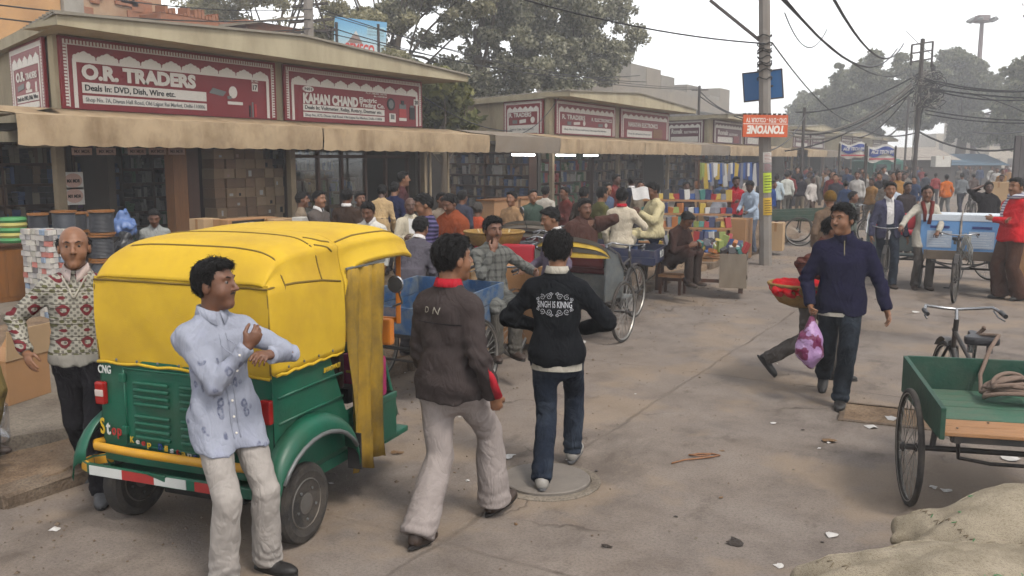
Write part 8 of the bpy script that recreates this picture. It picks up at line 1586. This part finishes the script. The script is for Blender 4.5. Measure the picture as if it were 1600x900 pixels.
for s_ in (-1, 1): MB().box((s_ * .44 - .30, -.02, 1.35), (s_ * .44 + .30, .02, 1.85)).build('window', mk('dark_glass', (36, 44, 46), .2), TK, bevel=.03); MB().lathe([(.3, -.1), (.32, 0), (.3, .1)], 16, Matrix.Translation((s_ * .75, .5, .32)) @ Matrix.Rotation(pi / 2, 4, 'Y')).build('wheel', M_TYRE, TK); MB().box((s_ * .6 - .1, -.03, .8), (s_ * .6 + .1, .02, .95)).build('lamp', M_LAMPW, TK)
MB().box((-.95, -.08, .5), (.95, .05, .65)).build('bumper', M_IRON, TK); MB().lathe([(.95, 2.06), (.9, 2.16), (.5, 2.26), (0, 2.28)], 20, Matrix.Translation((0, .8, 0))).build('cab_roof', M_TGR, TK, smooth=.7)
for px, D, r, c, lab in ((1508, 78, 2.2, (196, 186, 170), 'large pale umbrella over the far crowd'), (1480, 86, 1.9, (206, 200, 190), 'smaller pale umbrella left of the large one'), (1530, 82, 1.6, (50, 80, 130), 'blue umbrella right of the large pale one')):
    p = atD(px, 250, D); t = thing('umbrella', lab, 'umbrella', (p.x, p.y, 0), group='market umbrellas in the far crowd'); zt = atD(px, 258 if c[0] > 100 else 264, D).z; MB().lathe([(r, zt - .65), (r * .75, zt - .3), (r * .4, zt - .08), (.02, zt)], 12, cap=False).build('canopy', mk('umb_%d' % c[0], c), t, smooth=.6); MB().tube([(0, 0, 0), (0, 0, zt)], .03, 6).build('pole', M_IRON, t)
p = atD(1470, 250, 60); carton('white box carried high in the far crowd', (p.x, p.y, 1.65), (1.0, .7, .7), YAW, M_LBL2)
for px, D, w, h, c, lab in ((1465, 62, 5, 3.0, (150, 140, 130), 'grey shed with sloping sheet roof below the cable pole'), (1560, 70, 4, 2.6, (60, 90, 110), 'teal stall far down the right side of the street')):
    p = atD(px - 35, 250, D); t = thing('market_shed', lab, 'shed', (p.x, p.y, 0), YAW); MB().box((-w / 2, 0, 0), (w / 2, 3, h - .7)).build('wall', mk('shed_%d' % px, (92, 84, 78)), t); MB().add([(-w / 2 - .3, -.8, h - .9), (w / 2 + .3, -.8, h - .9), (w / 2 + .3, 3.2, h), (-w / 2 - .3, 3.2, h)], [(0, 1, 2, 3)]).build('roof', mk('shed_roof_%d' % px, c), t)
p = atD(1592, 272, 30); t = thing('metal_gate', 'dark ribbed metal shed side at the right edge of the street', 'gate', (p.x, p.y, 0), YAW + .5); zt = atD(1592, 212, 30).z
for k in range(7): MB().box((k * .3 - .3, 0, .1), (k * .3 - .02, .06 + .04 * (k % 2), zt)).build('sheet', mk('dark_sheet', (66, 60, 60)), t)
tree('flowering shrub tree whose red tinged twigs hang into the upper right corner', at_ground(1720, 9), 5.5, [(-.62, 0, 3.62, .22), (-.55, 0, 3.0, .14), (.2, .1, 4.0, .6), (-.2, .2, 4.4, .5), (.3, -.2, 3.4, .5), (-.50, .1, 4.0, .2)], 2600, .035, mat_leaf('red_green_leaf', (70, 24, 30), (60, 50, 34), (110, 60, 56)), 31, .08)
# ------------------------------------------------------------------ litter and stones
rl = random.Random(77); M_PAPER = flat('litter_white', (206, 202, 198)); M_SCRAP = flat('litter_brown', (120, 92, 64)); M_DLEAF = flat('wet_leaf', (48, 38, 30))
def scrap(px, py, s, mat, lab, asp=.5, z=0.0):
    p = G(px, py, z); m = MB(); n = 7; k0 = 9; ring = [(s * .5 * rl.uniform(.45, 1.1) * cos(2 * pi * i / k0), s * asp * rl.uniform(.4, 1.1) * sin(2 * pi * i / k0), .003 + s * rl.uniform(0, .14)) for i in range(k0)]; m.add(ring + [(rl.uniform(-.1, .1) * s, 0, .004 + s * rl.uniform(.04, .2))], [(i, (i + 1) % k0, k0) for i in range(k0)]); o = m.build('litter', mat, None, False, 0, (p.x, p.y, z), (0, 0, rl.uniform(0, 6))); q = o.modifiers.new('th', 'SOLIDIFY'); q.thickness = .002; tag(o, lab, 'litter', 'scraps of litter on the road')
for px, py, s, lab in ((892, 718, .10, 'white paper scrap beside the manhole cover'), (795, 715, .12, 'crumpled wrapper with blue print left of the manhole cover'), (1395, 655, .14, 'white paper scrap at the square manhole frame'), (1362, 668, .12, 'grey paper scrap below the square manhole frame'), (1295, 690, .12, 'brown twig-like scrap left of the square manhole'), (1458, 762, .06, 'small white scrap behind the cart wheel'), (1478, 768, .08, 'white scrap under the cart axle'), (1580, 718, .16, 'white paper under the cart bed'), (1298, 838, .09, 'grey crumpled scrap beside the nearest sack'), (1218, 885, .07, 'white scrap near the bottom edge left of the sacks'), (910, 535, .16, 'white plastic scrap behind the black jacket man'), (1208, 662, .06, 'small white scrap in the middle of the road'), (85, 828, .07, 'white scrap near the kerb at the left edge'), (620, 708, .10, 'flat brown scrap beside the auto rickshaw'), (1490, 585, .1, 'pale scrap behind the cart'), (1430, 488, .12, 'pale scrap beyond the cart handlebar')): scrap(px, py, s, M_SCRAP if 'brown' in lab else M_PAPER, lab)
for px, py, s, lab in ((1150, 850, .13, 'larger dark wet leaf in the right foreground'), (948, 855, .07, 'small dark wet leaf in the foreground')): scrap(px, py, s, M_DLEAF, lab, .4)
for i in range(26):
    px, py = rl.uniform(430, 1320), rl.uniform(560, 890); scrap(px, py, rl.uniform(.02, .045), rl.choice([M_PAPER, M_SCRAP, M_DLEAF, M_PAPER]), 'tiny scrap of litter scattered on the road surface')
p = G(1090, 718); m = MB(); m.tube([(-.20, -.10, .008), (-.10, -.03, .008), (.02, .0, .010), (.12, .03, .012), (.17, .06, .01), (.13, .10, .01), (.02, .08, .016), (-.04, .04, .02), (.03, .02, .018), (.10, .05, .02), (.06, .09, .012), (-.05, .07, .01)], .006, 6); o = m.build('jute_string', mk('jute_string_mat', (150, 104, 72)), None, True, 0, (p.x, p.y, 0), (0, 0, YAW)); tag(o, 'short looped piece of brown string lying on the road', 'string')
def pebbles(name, n, fn, seed, s0, s1, mat):
    r = random.Random(seed); m = MB(); oc = [(1, 0, 0), (0, 1, 0), (-1, 0, 0), (0, -1, 0), (0, 0, .7), (0, 0, -.4)]; fc = [(0, 1, 4), (1, 2, 4), (2, 3, 4), (3, 0, 4), (1, 0, 5), (2, 1, 5), (3, 2, 5), (0, 3, 5)]
    for i in range(n):
        x, y, z = fn(r); s = r.uniform(s0, s1) * (1 if r.random() < .9 else 2); a = r.uniform(0, 6); m.add([(x + s * (vx * cos(a) - vy * sin(a)) * r.uniform(.7, 1.2), y + s * (vx * sin(a) + vy * cos(a)), z + s * vz) for vx, vy, vz in oc], fc)
    tag(m.build(name, mat, None), 'loose grit and small stones scattered over the ground', 'gravel', kind='stuff')
pebbles('gravel', 2600, lambda r: (KX + r.expovariate(1.1), r.uniform(2, 22), .003), 5, .004, .011, M_KERB); pebbles('gravel', 1800, lambda r: (r.uniform(-10.5, KX), r.uniform(2, 24), .125), 6, .006, .02, M_KERB); pebbles('gravel', 900, lambda r: (r.uniform(-5, 1), r.uniform(2.5, 14), .002), 8, .003, .007, M_SLAB)
# ------------------------------------------------------------------ the hazy winter air
hz = N('winter_haze'); hz.t.nodes.remove(hz.b); pv = hz.new('ShaderNodeVolumePrincipled'); pv.inputs['Color'].default_value = (.93, .93, .95, 1); pv.inputs['Density'].default_value = .0034; pv.inputs['Anisotropy'].default_value = .2
hz.lk(pv.outputs[0], hz.t.nodes['Material Output'].inputs['Volume'])
h = MB().box((-310, -70, -1), (310, 430, 26)).build('haze', hz.mat); tag(h, kind='stuff')
